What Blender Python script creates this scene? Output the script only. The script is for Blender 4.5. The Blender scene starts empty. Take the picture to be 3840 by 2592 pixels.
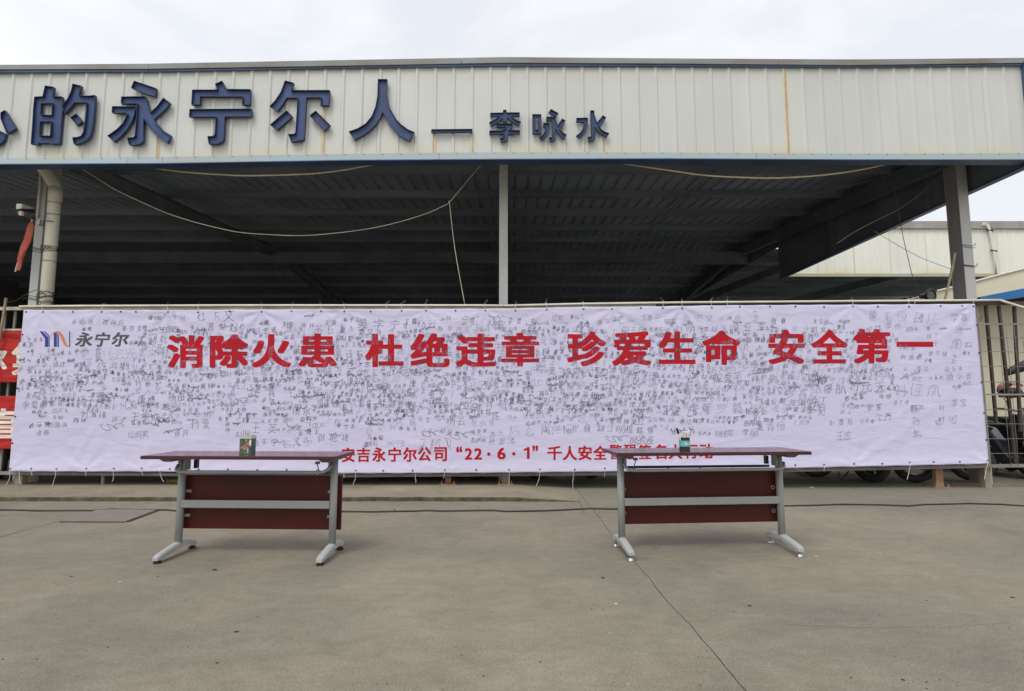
import bpy, math, random
from mathutils import Vector, Matrix, noise
from mathutils.geometry import tessellate_polygon
rnd = random.Random(7)
S = bpy.context.scene
COL = S.collection
PI = math.pi

# ------------------------------------------------------------------ camera
F = 2073.7                      # focal length in pixels of the 3840 px wide photograph
PITCH = math.radians(5.733)
HC = 1.14
cam_d = bpy.data.cameras.new("camera")
cam_d.sensor_width = 36.0
cam_d.lens = 36.0 * F / 3840.0
cam_d.clip_start = 0.05
cam_d.clip_end = 2000
cam = bpy.data.objects.new("camera", cam_d)
cam.location = (0, 0, HC)
cam.rotation_euler = (math.radians(90) + PITCH, 0, 0)
COL.objects.link(cam)
S.camera = cam

# ------------------------------------------------------------------ world: overcast
SUN_EL, SUN_AZ = math.radians(58), math.radians(208)   # azimuth clockwise from +Y: behind the camera, to the left
W = bpy.data.worlds.new("World")
S.world = W
W.use_nodes = True
nt = W.node_tree
for n in list(nt.nodes): nt.nodes.remove(n)
wo = nt.nodes.new("ShaderNodeOutputWorld")
sky = nt.nodes.new("ShaderNodeTexSky")
sky.sky_type = 'NISHITA'; sky.sun_disc = False
sky.sun_elevation = SUN_EL; sky.sun_rotation = SUN_AZ
sky.air_density = 1.5; sky.dust_density = 4.0
bg1 = nt.nodes.new("ShaderNodeBackground"); bg1.inputs[1].default_value = 0.05
nt.links.new(sky.outputs[0], bg1.inputs[0])
tc = nt.nodes.new("ShaderNodeTexCoord")
mp = nt.nodes.new("ShaderNodeMapping"); mp.inputs["Scale"].default_value = (1.3, 1.3, 3.2)
nt.links.new(tc.outputs["Generated"], mp.inputs[0])
nz = nt.nodes.new("ShaderNodeTexNoise"); nz.inputs["Scale"].default_value = 1.9; nz.inputs["Detail"].default_value = 7; nz.inputs["Roughness"].default_value = 0.52
nz.inputs["Distortion"].default_value = 0.6
nt.links.new(mp.outputs[0], nz.inputs["Vector"])
cr = nt.nodes.new("ShaderNodeValToRGB")
cr.color_ramp.elements[0].position = 0.38; cr.color_ramp.elements[0].color = (0.83, 0.825, 0.84, 1)
cr.color_ramp.elements[1].position = 0.60; cr.color_ramp.elements[1].color = (1.0, 0.985, 0.965, 1)
nt.links.new(nz.outputs["Fac"], cr.inputs[0])
bg2 = nt.nodes.new("ShaderNodeBackground"); bg2.inputs[1].default_value = 0.90
nt.links.new(cr.outputs[0], bg2.inputs[0])
ad = nt.nodes.new("ShaderNodeAddShader")
nt.links.new(bg1.outputs[0], ad.inputs[0]); nt.links.new(bg2.outputs[0], ad.inputs[1])
nt.links.new(ad.outputs[0], wo.inputs[0])
sd = bpy.data.lights.new("sun", 'SUN'); sd.energy = 1.5; sd.angle = math.radians(24); sd.color = (1.0, 0.975, 0.93)
so = bpy.data.objects.new("sun", sd); COL.objects.link(so)
sdir = Vector((math.sin(SUN_AZ) * math.cos(SUN_EL), math.cos(SUN_AZ) * math.cos(SUN_EL), math.sin(SUN_EL)))
so.rotation_euler = sdir.to_track_quat('Z', 'Y').to_euler()
so.location = (-4, -6, 12)
S.view_settings.view_transform = 'Standard'
S.view_settings.look = 'None'
S.view_settings.exposure = 0.0
S.view_settings.gamma = 1.0
S.view_settings.use_curve_mapping = False
S.cycles.max_bounces = 8

# ------------------------------------------------------------------ helpers
CP, SP = math.cos(PITCH), math.sin(PITCH)
def ray(px, py):
    u, v = px - 1920.0, 1296.0 - py
    return Vector((u, F * CP - v * SP, F * SP + v * CP))
def P(px, py, Y):
    d = ray(px, py); t = Y / d.y
    return Vector((d.x * t, Y, HC + d.z * t))
def G(px, py, z=0.0):
    d = ray(px, py); t = (z - HC) / d.z
    return Vector((d.x * t, d.y * t, z))

class MB:
    def __init__(s): s.v = []; s.f = []; s.m = []
    def add(s, vs, fs, mi=0):
        b = len(s.v); s.v += [tuple(v) for v in vs]
        for f in fs: s.f.append(tuple(b + i for i in f)); s.m.append(mi)
    def box(s, x0, x1, y0, y1, z0, z1, mi=0):
        s.add([(x0,y0,z0),(x1,y0,z0),(x1,y1,z0),(x0,y1,z0),(x0,y0,z1),(x1,y0,z1),(x1,y1,z1),(x0,y1,z1)],
              [(0,3,2,1),(4,5,6,7),(0,1,5,4),(1,2,6,5),(2,3,7,6),(3,0,4,7)], mi)
    def hexa(s, p, mi=0):     # 8 points in box order
        s.add(p, [(0,3,2,1),(4,5,6,7),(0,1,5,4),(1,2,6,5),(2,3,7,6),(3,0,4,7)], mi)
    def tube(s, pts, r, n=8, mi=0, cap=True):
        pts = [Vector(p) for p in pts]
        rs = r if isinstance(r, (list, tuple)) else [r] * len(pts)
        rings = []; up = Vector((0, 0, 1))
        prevx = None
        for i, p in enumerate(pts):
            d = (pts[min(i+1, len(pts)-1)] - pts[max(i-1, 0)])
            if d.length < 1e-9: d = Vector((0, 0, 1))
            d.normalize()
            if prevx is None:
                a = Vector((1, 0, 0)) if abs(d.x) < 0.9 else Vector((0, 1, 0))
                x = (a - d * a.dot(d)).normalized()
            else:
                x = (prevx - d * prevx.dot(d)).normalized()
            prevx = x; y = d.cross(x)
            rings.append([p + (x * math.cos(2*PI*k/n) + y * math.sin(2*PI*k/n)) * rs[i] for k in range(n)])
        vs = [q for rg in rings for q in rg]; fs = []
        for i in range(len(rings) - 1):
            for k in range(n):
                a = i*n + k; b = i*n + (k+1) % n
                fs.append((a, b, b + n, a + n))
        if cap:
            fs.append(tuple(range(n))[::-1]); fs.append(tuple((len(rings)-1)*n + k for k in range(n)))
        s.add(vs, fs, mi)
    def prism(s, loops, fn0, fn1, mi=0, cap0=True, cap1=True, walls=True):
        flat = [p for L in loops for p in L]
        tri = tessellate_polygon([[Vector((p[0], p[1], 0)) for p in L] for L in loops])
        n = len(flat)
        a = [fn0(p) for p in flat]; b = [fn1(p) for p in flat]
        fs = []
        if cap0: fs += [tuple(t) for t in tri]
        if cap1: fs += [tuple(n + i for i in t) for t in tri]
        if walls:
            k = 0
            for L in loops:
                m = len(L)
                for i in range(m): fs.append((k+i, k+(i+1) % m, n+k+(i+1) % m, n+k+i))
                k += m
        s.add(a + b, fs, mi)
    def torus(s, c, axis, R, r, n=24, k=8, mi=0):
        c = Vector(c); axis = Vector(axis).normalized()
        a = Vector((1,0,0)) if abs(axis.x) < .9 else Vector((0,1,0))
        x = (a - axis*a.dot(axis)).normalized(); y = axis.cross(x)
        vs = []; fs = []
        for i in range(n):
            t = 2*PI*i/n; e = x*math.cos(t) + y*math.sin(t)
            for j in range(k):
                q = 2*PI*j/k; vs.append(c + e*(R + r*math.cos(q)) + axis*r*math.sin(q))
        for i in range(n):
            for j in range(k):
                fs.append((i*k+j, ((i+1)%n)*k+j, ((i+1)%n)*k+(j+1)%k, i*k+(j+1)%k))
        s.add(vs, fs, mi)
    def sphere(s, c, rx, ry, rz, n=14, m=9, mi=0):
        c = Vector(c); vs = []; fs = []
        for j in range(m+1):
            t = PI*j/m
            for i in range(n):
                q = 2*PI*i/n
                vs.append(c + Vector((rx*math.sin(t)*math.cos(q), ry*math.sin(t)*math.sin(q), rz*math.cos(t))))
        for j in range(m):
            for i in range(n):
                fs.append((j*n+i, j*n+(i+1)%n, (j+1)*n+(i+1)%n, (j+1)*n+i))
        s.add(vs, fs, mi)
    def mesh(s, name, mats, smooth=False):
        me = bpy.data.meshes.new(name); me.from_pydata(s.v, [], s.f)
        for m in (mats if isinstance(mats, (list, tuple)) else [mats]): me.materials.append(m)
        if any(s.m): me.polygons.foreach_set("material_index", s.m)
        if smooth: me.polygons.foreach_set("use_smooth", [True]*len(me.polygons))
        me.validate(); me.update()
        return me
    def build(s, name, mats, parent=None, smooth=False, fix=True, bevel=0):
        me = s.mesh(name, mats, smooth)
        if fix:
            import bmesh
            bm = bmesh.new(); bm.from_mesh(me); bmesh.ops.recalc_face_normals(bm, faces=bm.faces); bm.to_mesh(me); bm.free()
        return link(name, me, parent, bevel)
def link(name, me, parent=None, bevel=0):
    o = bpy.data.objects.new(name, me); COL.objects.link(o)
    if parent: o.parent = parent
    if bevel:
        b = o.modifiers.new("bevel", 'BEVEL'); b.width = bevel; b.segments = 2; b.limit_method = 'ANGLE'; b.angle_limit = math.radians(40)
    return o
def tag(o, label=None, cat=None, group=None, kind=None):
    if label: o["label"] = label
    if cat: o["category"] = cat
    if group: o["group"] = group
    if kind: o["kind"] = kind
    return o
def thing(name, loc, label, cat, group=None, rz=0):
    o = bpy.data.objects.new(name, None); COL.objects.link(o)
    o.location = loc; o.rotation_euler = (0, 0, rz); o.empty_display_size = 0.2
    return tag(o, label, cat, group)
def dup(root, loc, rz, label, group=None):
    r = root.copy(); COL.objects.link(r); r.location = loc; r.rotation_euler = (0, 0, rz)
    r["label"] = label
    if group: r["group"] = group
    for ch in list(root.children):
        c = ch.copy(); COL.objects.link(c); c.parent = r
        for g in list(ch.children):
            d = g.copy(); COL.objects.link(d); d.parent = c
    return r

# ------------------------------------------------------------------ materials
def N(nt, t, **kw):
    n = nt.nodes.new(t)
    for k, v in kw.items():
        if hasattr(n, k): setattr(n, k, v)
        else: n.inputs[k.replace("_", " ")].default_value = v
    return n
def mat(name, col, rough=0.6, metal=0.0, var=0.0, vscale=3.0, stretch=(1,1,1), col2=None, bump=0.0, bscale=60.0, coat=0.0, rand=0.0, spec=0.5, croughness=0.1):
    m = bpy.data.materials.new(name); m.use_nodes = True; t = m.node_tree
    b = t.nodes["Principled BSDF"]
    b.inputs["Roughness"].default_value = rough; b.inputs["Metallic"].default_value = metal
    b.inputs["Specular IOR Level"].default_value = spec
    if coat: b.inputs["Coat Weight"].default_value = coat; b.inputs["Coat Roughness"].default_value = croughness
    c = (*col, 1)
    out = None
    if var or col2:
        co = N(t, "ShaderNodeTexCoord"); mpn = N(t, "ShaderNodeMapping"); mpn.inputs["Scale"].default_value = stretch
        t.links.new(co.outputs["Object"], mpn.inputs[0])
        nz = N(t, "ShaderNodeTexNoise"); nz.inputs["Scale"].default_value = vscale; nz.inputs["Detail"].default_value = 8; nz.inputs["Roughness"].default_value = 0.6
        t.links.new(mpn.outputs[0], nz.inputs["Vector"])
        r = N(t, "ShaderNodeValToRGB")
        c2 = col2 if col2 else tuple(x*(1-var) for x in col)
        c1 = col if col2 else tuple(min(1, x*(1+var)) for x in col)
        r.color_ramp.elements[0].position = 0.35; r.color_ramp.elements[0].color = (*c2, 1)
        r.color_ramp.elements[1].position = 0.65; r.color_ramp.elements[1].color = (*c1, 1)
        t.links.new(nz.outputs["Fac"], r.inputs[0]); out = r.outputs[0]
    if rand:
        oi = N(t, "ShaderNodeObjectInfo"); mr = N(t, "ShaderNodeMapRange")
        mr.inputs["To Min"].default_value = 1-rand; mr.inputs["To Max"].default_value = 1+rand
        t.links.new(oi.outputs["Random"], mr.inputs["Value"])
        hv = N(t, "ShaderNodeHueSaturation")
        if out: t.links.new(out, hv.inputs["Color"])
        else: hv.inputs["Color"].default_value = c
        t.links.new(mr.outputs[0], hv.inputs["Value"]); out = hv.outputs[0]
    if out: t.links.new(out, b.inputs["Base Color"])
    else: b.inputs["Base Color"].default_value = c
    if bump:
        co = N(t, "ShaderNodeTexCoord")
        nb = N(t, "ShaderNodeTexNoise"); nb.inputs["Scale"].default_value = bscale; nb.inputs["Detail"].default_value = 4
        t.links.new(co.outputs["Object"], nb.inputs["Vector"])
        bp = N(t, "ShaderNodeBump"); bp.inputs["Strength"].default_value = bump; bp.inputs["Distance"].default_value = 0.01
        t.links.new(nb.outputs["Fac"], bp.inputs["Height"]); t.links.new(bp.outputs[0], b.inputs["Normal"])
    return m
def stained(name, col, rough=0.45, spec=0.4):
    """painted sheet metal; per-vertex attributes 'rust' and 'grime' hold the stains measured on the real panels"""
    m = mat(name, col, rough, var=0.035, vscale=1.3, stretch=(1, 1, .35), rand=0.035, spec=spec, bump=0.12, bscale=5)
    t = m.node_tree; b = t.nodes["Principled BSDF"]
    base = b.inputs["Base Color"].links[0].from_socket
    prev = base
    for att, c in (("grime", (0.30, 0.29, 0.235, 1)), ("moss", (0.60, 0.52, 0.27, 1)), ("rust", (0.46, 0.20, 0.05, 1))):
        a = N(t, "ShaderNodeAttribute"); a.attribute_name = att
        mx = N(t, "ShaderNodeMixRGB"); mx.inputs[2].default_value = c
        t.links.new(a.outputs["Fac"], mx.inputs[0]); t.links.new(prev, mx.inputs[1]); prev = mx.outputs[0]
    t.links.new(prev, b.inputs["Base Color"])
    return m
def concrete(name, base, base2, dark=0.75):
    m = bpy.data.materials.new(name); m.use_nodes = True; t = m.node_tree; b = t.nodes["Principled BSDF"]
    b.inputs["Roughness"].default_value = 0.88; b.inputs["Specular IOR Level"].default_value = 0.25
    co = N(t, "ShaderNodeTexCoord")
    def noise_(scale, detail, rough, stretch=(1,1,1), dist=0.0):
        mp_ = N(t, "ShaderNodeMapping"); mp_.inputs["Scale"].default_value = stretch
        t.links.new(co.outputs["Object"], mp_.inputs[0])
        n = N(t, "ShaderNodeTexNoise"); n.inputs["Scale"].default_value = scale; n.inputs["Detail"].default_value = detail
        n.inputs["Roughness"].default_value = rough; n.inputs["Distortion"].default_value = dist
        t.links.new(mp_.outputs[0], n.inputs["Vector"]); return n.outputs["Fac"]
    def ramp(f, p0, c0, p1, c1):
        r = N(t, "ShaderNodeValToRGB"); r.color_ramp.elements[0].position = p0; r.color_ramp.elements[0].color = (*c0, 1)
        r.color_ramp.elements[1].position = p1; r.color_ramp.elements[1].color = (*c1, 1)
        t.links.new(f, r.inputs[0]); return r.outputs[0]
    def mul(a, bb, fac=1.0):
        mx = N(t, "ShaderNodeMixRGB"); mx.blend_type = 'MULTIPLY'; mx.inputs[0].default_value = fac
        t.links.new(a, mx.inputs[1]); t.links.new(bb, mx.inputs[2]); return mx.outputs[0]
    c = ramp(noise_(0.55, 6, 0.55, dist=.5), 0.36, base2, 0.62, base)
    c = mul(c, ramp(noise_(2.6, 9, 0.68, (0.75, 1.25, 1), .5), 0.30, (dark, dark*.99, dark*.96), 0.60, (1.06, 1.06, 1.05)), 0.55)
    c = mul(c, ramp(noise_(11, 9, 0.8, (.7, 1.2, 1), .3), 0.36, (.84, .83, .82), 0.6, (1.07, 1.07, 1.06)), 0.8)
    c = mul(c, ramp(noise_(95, 4, 0.8), 0.34, (.62, .62, .62), 0.60, (1.22, 1.22, 1.20)), 0.75)
    t.links.new(c, b.inputs["Base Color"])
    bp = N(t, "ShaderNodeBump"); bp.inputs["Strength"].default_value = 0.35; bp.inputs["Distance"].default_value = 0.006
    t.links.new(noise_(45, 8, 0.72), bp.inputs["Height"]); t.links.new(bp.outputs[0], b.inputs["Normal"])
    return m
def wood_gloss(name, c1, c2):
    m = bpy.data.materials.new(name); m.use_nodes = True; t = m.node_tree; b = t.nodes["Principled BSDF"]
    co = N(t, "ShaderNodeTexCoord"); mp_ = N(t, "ShaderNodeMapping"); mp_.inputs["Scale"].default_value = (0.7, 14, 14)
    t.links.new(co.outputs["Object"], mp_.inputs[0])
    n = N(t, "ShaderNodeTexNoise"); n.inputs["Scale"].default_value = 4; n.inputs["Detail"].default_value = 6; n.inputs["Distortion"].default_value = .8
    t.links.new(mp_.outputs[0], n.inputs["Vector"])
    r = N(t, "ShaderNodeValToRGB"); r.color_ramp.elements[0].position = .3; r.color_ramp.elements[0].color = (*c1, 1)
    r.color_ramp.elements[1].position = .7; r.color_ramp.elements[1].color = (*c2, 1)
    t.links.new(n.outputs["Fac"], r.inputs[0]); t.links.new(r.outputs[0], b.inputs["Base Color"])
    b.inputs["Roughness"].default_value = 0.28
    n2 = N(t, "ShaderNodeTexNoise"); n2.inputs["Scale"].default_value = 7; n2.inputs["Detail"].default_value = 5
    t.links.new(co.outputs["Object"], n2.inputs["Vector"])
    mr = N(t, "ShaderNodeMapRange"); mr.inputs["To Min"].default_value = 0.13; mr.inputs["To Max"].default_value = 0.20
    t.links.new(n2.outputs["Fac"], mr.inputs["Value"]); t.links.new(mr.outputs[0], b.inputs["Roughness"])
    return m
def cloth(name, col, bump=0.5, trans=0.0):
    m = bpy.data.materials.new(name); m.use_nodes = True; t = m.node_tree; b = t.nodes["Principled BSDF"]
    b.inputs["Base Color"].default_value = (*col, 1); b.inputs["Roughness"].default_value = 0.75
    b.inputs["Specular IOR Level"].default_value = 0.2; b.inputs["Sheen Weight"].default_value = 0.1
    co = N(t, "ShaderNodeTexCoord")
    hs = []
    for sc, st, rot in ((2.2, (1, 1, .45), .5), (5.0, (.5, 1, 1.3), -.6), (1.1, (.6, 1, 1), .2)):
        mp_ = N(t, "ShaderNodeMapping"); mp_.inputs["Scale"].default_value = st; mp_.inputs["Rotation"].default_value = (0, rot, 0)
        t.links.new(co.outputs["Object"], mp_.inputs[0])
        n = N(t, "ShaderNodeTexNoise"); n.inputs["Scale"].default_value = sc; n.inputs["Detail"].default_value = 5; n.inputs["Roughness"].default_value = .5
        n.inputs["Distortion"].default_value = 0.7
        t.links.new(mp_.outputs[0], n.inputs["Vector"]); hs.append(n.outputs["Fac"])
    a1 = N(t, "ShaderNodeMath"); a1.operation = 'ADD'; t.links.new(hs[0], a1.inputs[0]); t.links.new(hs[1], a1.inputs[1])
    a2 = N(t, "ShaderNodeMath"); a2.operation = 'ADD'; t.links.new(a1.outputs[0], a2.inputs[0]); t.links.new(hs[2], a2.inputs[1])
    bp = N(t, "ShaderNodeBump"); bp.inputs["Strength"].default_value = bump; bp.inputs["Distance"].default_value = 0.05
    t.links.new(a2.outputs[0], bp.inputs["Height"]); t.links.new(bp.outputs[0], b.inputs["Normal"])
    return m

M = {}
M['panel'] = stained("white_corrugated_steel", (0.56, 0.582, 0.555))
M['cap'] = mat("weathered_cap_flashing", (0.25, 0.285, 0.30), .6, col2=(0.18, 0.158, 0.13), vscale=.9, stretch=(1, 1, 3), rand=.1, bump=.15, bscale=20)
M['trim_light'] = mat("pale_blue_flashing", (0.36, 0.47, 0.57), .5, col2=(0.40, 0.46, 0.45), vscale=.8, rand=.06)
M['trim_dark'] = mat("dark_blue_flashing", (0.045, 0.085, 0.18), .5, var=.25, vscale=2)
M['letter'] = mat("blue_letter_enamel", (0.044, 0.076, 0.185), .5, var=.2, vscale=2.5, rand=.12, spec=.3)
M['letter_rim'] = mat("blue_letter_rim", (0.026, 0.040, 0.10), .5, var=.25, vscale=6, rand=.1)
M['roof'] = mat("galvanised_roof_sheet", (0.36, 0.415, 0.52), .55, metal=0.1, var=.12, vscale=1.2, rand=.1)
M['purlin'] = mat("grey_primer_purlin", (0.235, 0.26, 0.315), .6, var=.25, vscale=1.0, stretch=(.3, 1, 4), rand=.08)
M['rafter'] = mat("dark_grey_steel", (0.19, 0.21, 0.25), .6, var=.2, vscale=1.5)
M['column'] = mat("grey_column_paint", (0.50, 0.505, 0.50), .55, var=.10, vscale=2.0, stretch=(1,1,.25), rand=.06, bump=.1, bscale=30)
M['column_shade_cap'] = mat("column_shade_and_cap_brown", (0.28, 0.265, 0.265), .6, var=.15, vscale=2.5, stretch=(1,1,.3))  # shaded column side put into the colour; also the pale shed's brown cap
M['pvc'] = mat("cream_pvc", (0.80, 0.77, 0.65), .45, col2=(0.70, 0.66, 0.53), vscale=1.2, stretch=(1,1,.4))
M['pvc_white'] = mat("white_pvc_conduit", (0.66, 0.63, 0.54), .45, var=.1, vscale=3)
M['wire_dark'] = mat("dark_wire", (0.03, 0.028, 0.026), .6)
M['rope'] = mat("pale_cord", (0.60, 0.55, 0.40), .7, var=.15, vscale=4)
M['rope_grey'] = mat("grey_wire", (0.30, 0.29, 0.27), .6)
M['tie'] = mat("white_nylon_tie", (0.75, 0.73, 0.68), .5)
M['rust'] = mat("rusty_steel", (0.20, 0.085, 0.045), .8, col2=(0.33, 0.22, 0.15), vscale=9, bump=.4, bscale=60)
M['fence_brown'] = mat("brown_fence_steel", (0.055, 0.040, 0.034), .7, var=.35, vscale=7)
M['fence_grey'] = mat("grey_fence_rail", (0.27, 0.265, 0.25), .6, col2=(0.17, 0.135, 0.115), vscale=2.2)
M['fence_white'] = mat("cream_fence_rail", (0.60, 0.575, 0.49), .6, col2=(0.36, 0.31, 0.25), vscale=2.6)
M['post_conc'] = mat("rendered_post", (0.30, 0.28, 0.23), .85, col2=(0.20, 0.15, 0.11), vscale=6, bump=.4, bscale=40)
M['mesh_wire'] = mat("galvanised_mesh", (0.20, 0.195, 0.18), .5, metal=.3)
M['concrete'] = concrete("concrete_yard", (0.252, 0.227, 0.178), (0.193, 0.182, 0.151))
M['concrete2'] = concrete("raised_slab_concrete", (0.285, 0.252, 0.188), (0.215, 0.192, 0.145), .7)
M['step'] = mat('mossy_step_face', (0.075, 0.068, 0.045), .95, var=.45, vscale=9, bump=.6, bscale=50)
M['scuff'] = mat('pale_scuff', (0.28, 0.26, 0.215), .9)
M['crack'] = mat("dirt_in_joint", (0.115, 0.095, 0.07), .95, var=.4, vscale=20)
M['plate'] = mat("worn_steel_plate", (0.215, 0.190, 0.165), .7, col2=(0.185, 0.160, 0.138), metal=.1, vscale=4, bump=.2, bscale=50)
M['plate_rim'] = mat("plate_gap_rust", (0.05, 0.028, 0.022), .9)
M['cable'] = mat("black_rubber_cable", (0.022, 0.020, 0.020), .55)
M['mahogany'] = wood_gloss("mahogany_laminate", (0.075, 0.012, 0.016), (0.115, 0.020, 0.022))
M['mahogany_panel'] = mat("mahogany_panel_laminate", (0.060, 0.0065, 0.005), .45, var=.3, vscale=1.6, stretch=(.3, 1, 1.5), spec=.3)
M['edge'] = mat("dark_edge_band", (0.045, 0.010, 0.014), .4)
M['steel_grey'] = mat("silver_grey_powder_coat", (0.27, 0.285, 0.28), .42, var=.05, vscale=5, spec=.5)
M['foot'] = mat("cast_foot_paint", (0.38, 0.40, 0.395), .4, var=.08, vscale=14, bump=.12, bscale=90)
M['black'] = mat("black_plastic", (0.018, 0.018, 0.02), .45)
M['darkgrey'] = mat("dark_grey_casting", (0.11, 0.11, 0.115), .45)
M['chrome'] = mat("chrome_leveller", (0.36, 0.35, 0.32), .4, metal=1)
M['banner'] = cloth("white_banner_cloth", (0.575, 0.560, 0.745), .26)
M['banner_red'] = cloth("red_banner_cloth", (0.42, 0.022, 0.018), .8)
M['print_red'] = mat("printed_red", (0.44, 0.009, 0.018), .75, spec=.2)
M['print_white'] = mat("printed_white", (0.74, 0.66, 0.60), .7)
M['print_grey'] = mat("printed_charcoal", (0.07, 0.07, 0.09), .7)
M['print_blue'] = mat("printed_blue", (0.025, 0.045, 0.26), .7)
M['print_orange'] = mat("printed_orange", (0.60, 0.21, 0.07), .7)
M['ink'] = mat("marker_ink", (0.07, 0.07, 0.11), .7, spec=.2)
M['ink2'] = mat("faded_marker_ink", (0.23, 0.225, 0.31), .7, spec=.2)
M['eyelet'] = mat("dark_eyelet", (0.02, 0.02, 0.03), .4, metal=.4)
M['tyre'] = mat("tyre_rubber", (0.03, 0.03, 0.032), .7, bump=.3, bscale=80)
M['rim'] = mat("alloy_rim", (0.30, 0.30, 0.30), .35, metal=.7)
M['body_dark'] = mat("dark_scooter_paint", (0.02, 0.022, 0.03), .3, coat=.5)
M['body_white'] = mat("white_scooter_paint", (0.50, 0.49, 0.47), .3, coat=.5)
M['body_red'] = mat("red_scooter_paint", (0.20, 0.02, 0.02), .3, coat=.5)
M['seat'] = mat("black_vinyl_seat", (0.03, 0.03, 0.032), .5)
M['glass'] = mat("headlight_lens", (0.35, 0.36, 0.38), .1, coat=.8)
M['pink'] = mat("pink_helmet_shell", (0.68, 0.36, 0.34), .3, coat=.6)
M['cream_wall'] = mat("cream_render", (0.58, 0.55, 0.42), .8, var=.07, vscale=1.5)
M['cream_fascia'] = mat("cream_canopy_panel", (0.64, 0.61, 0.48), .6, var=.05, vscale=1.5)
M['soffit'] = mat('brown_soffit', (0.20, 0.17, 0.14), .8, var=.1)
M['blue_stripe'] = mat("blue_stripe_paint", (0.012, 0.13, 0.38), .5, var=.08, vscale=1)
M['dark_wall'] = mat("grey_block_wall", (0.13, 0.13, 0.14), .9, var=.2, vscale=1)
M['shed2'] = stained("pale_shed_panel", (0.70, 0.71, 0.65))
M['bamboo'] = mat("bamboo", (0.30, 0.24, 0.15), .6, var=.3, vscale=8)
M['flag'] = mat("faded_red_flag", (0.50, 0.085, 0.055), .75, col2=(0.56, 0.15, 0.11), vscale=6)
M['cctv'] = mat("cctv_shell", (0.66, 0.66, 0.58), .4, var=.1, vscale=12)
M['yellow'] = mat("printed_yellow", (0.62, 0.34, 0.03), .7)
M['sign_dark'] = mat("dark_sign_board", (0.028, 0.018, 0.018), .6)
M['tin'] = mat("brushed_tin", (0.62, 0.60, 0.54), .3, metal=.6)
M['t_green'] = mat("printed_green", (0.035, 0.16, 0.085), .4, var=.5, vscale=60)
M['t_dkgreen'] = mat("printed_dark_green", (0.025, 0.06, 0.05), .4, col2=(0.06, 0.13, 0.11), vscale=70)
M['t_pink'] = mat("printed_pink", (0.42, 0.15, 0.13), .4, var=.2, vscale=90)
M['t_red'] = mat("printed_coral", (0.50, 0.09, 0.05), .4, var=.3, vscale=60)
M['t_brown'] = mat("printed_brown", (0.13, 0.03, 0.03), .4, col2=(0.5, 0.36, 0.30), vscale=120)
M['t_yellow'] = mat("printed_olive", (0.35, 0.30, 0.06), .4)
M['teal'] = mat("teal_label", (0.03, 0.36, 0.42), .4, col2=(0.18, 0.46, 0.47), vscale=40)
M['pen'] = mat("white_pen_barrel", (0.72, 0.72, 0.72), .35)
M['navy'] = mat("navy_marker", (0.010, 0.012, 0.05), .35)
M['litter'] = mat("dry_leaf_bits", (0.06, 0.045, 0.035), .9, rand=.5)
M['chip'] = mat("pale_grit", (0.48, 0.46, 0.42), .9)
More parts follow.
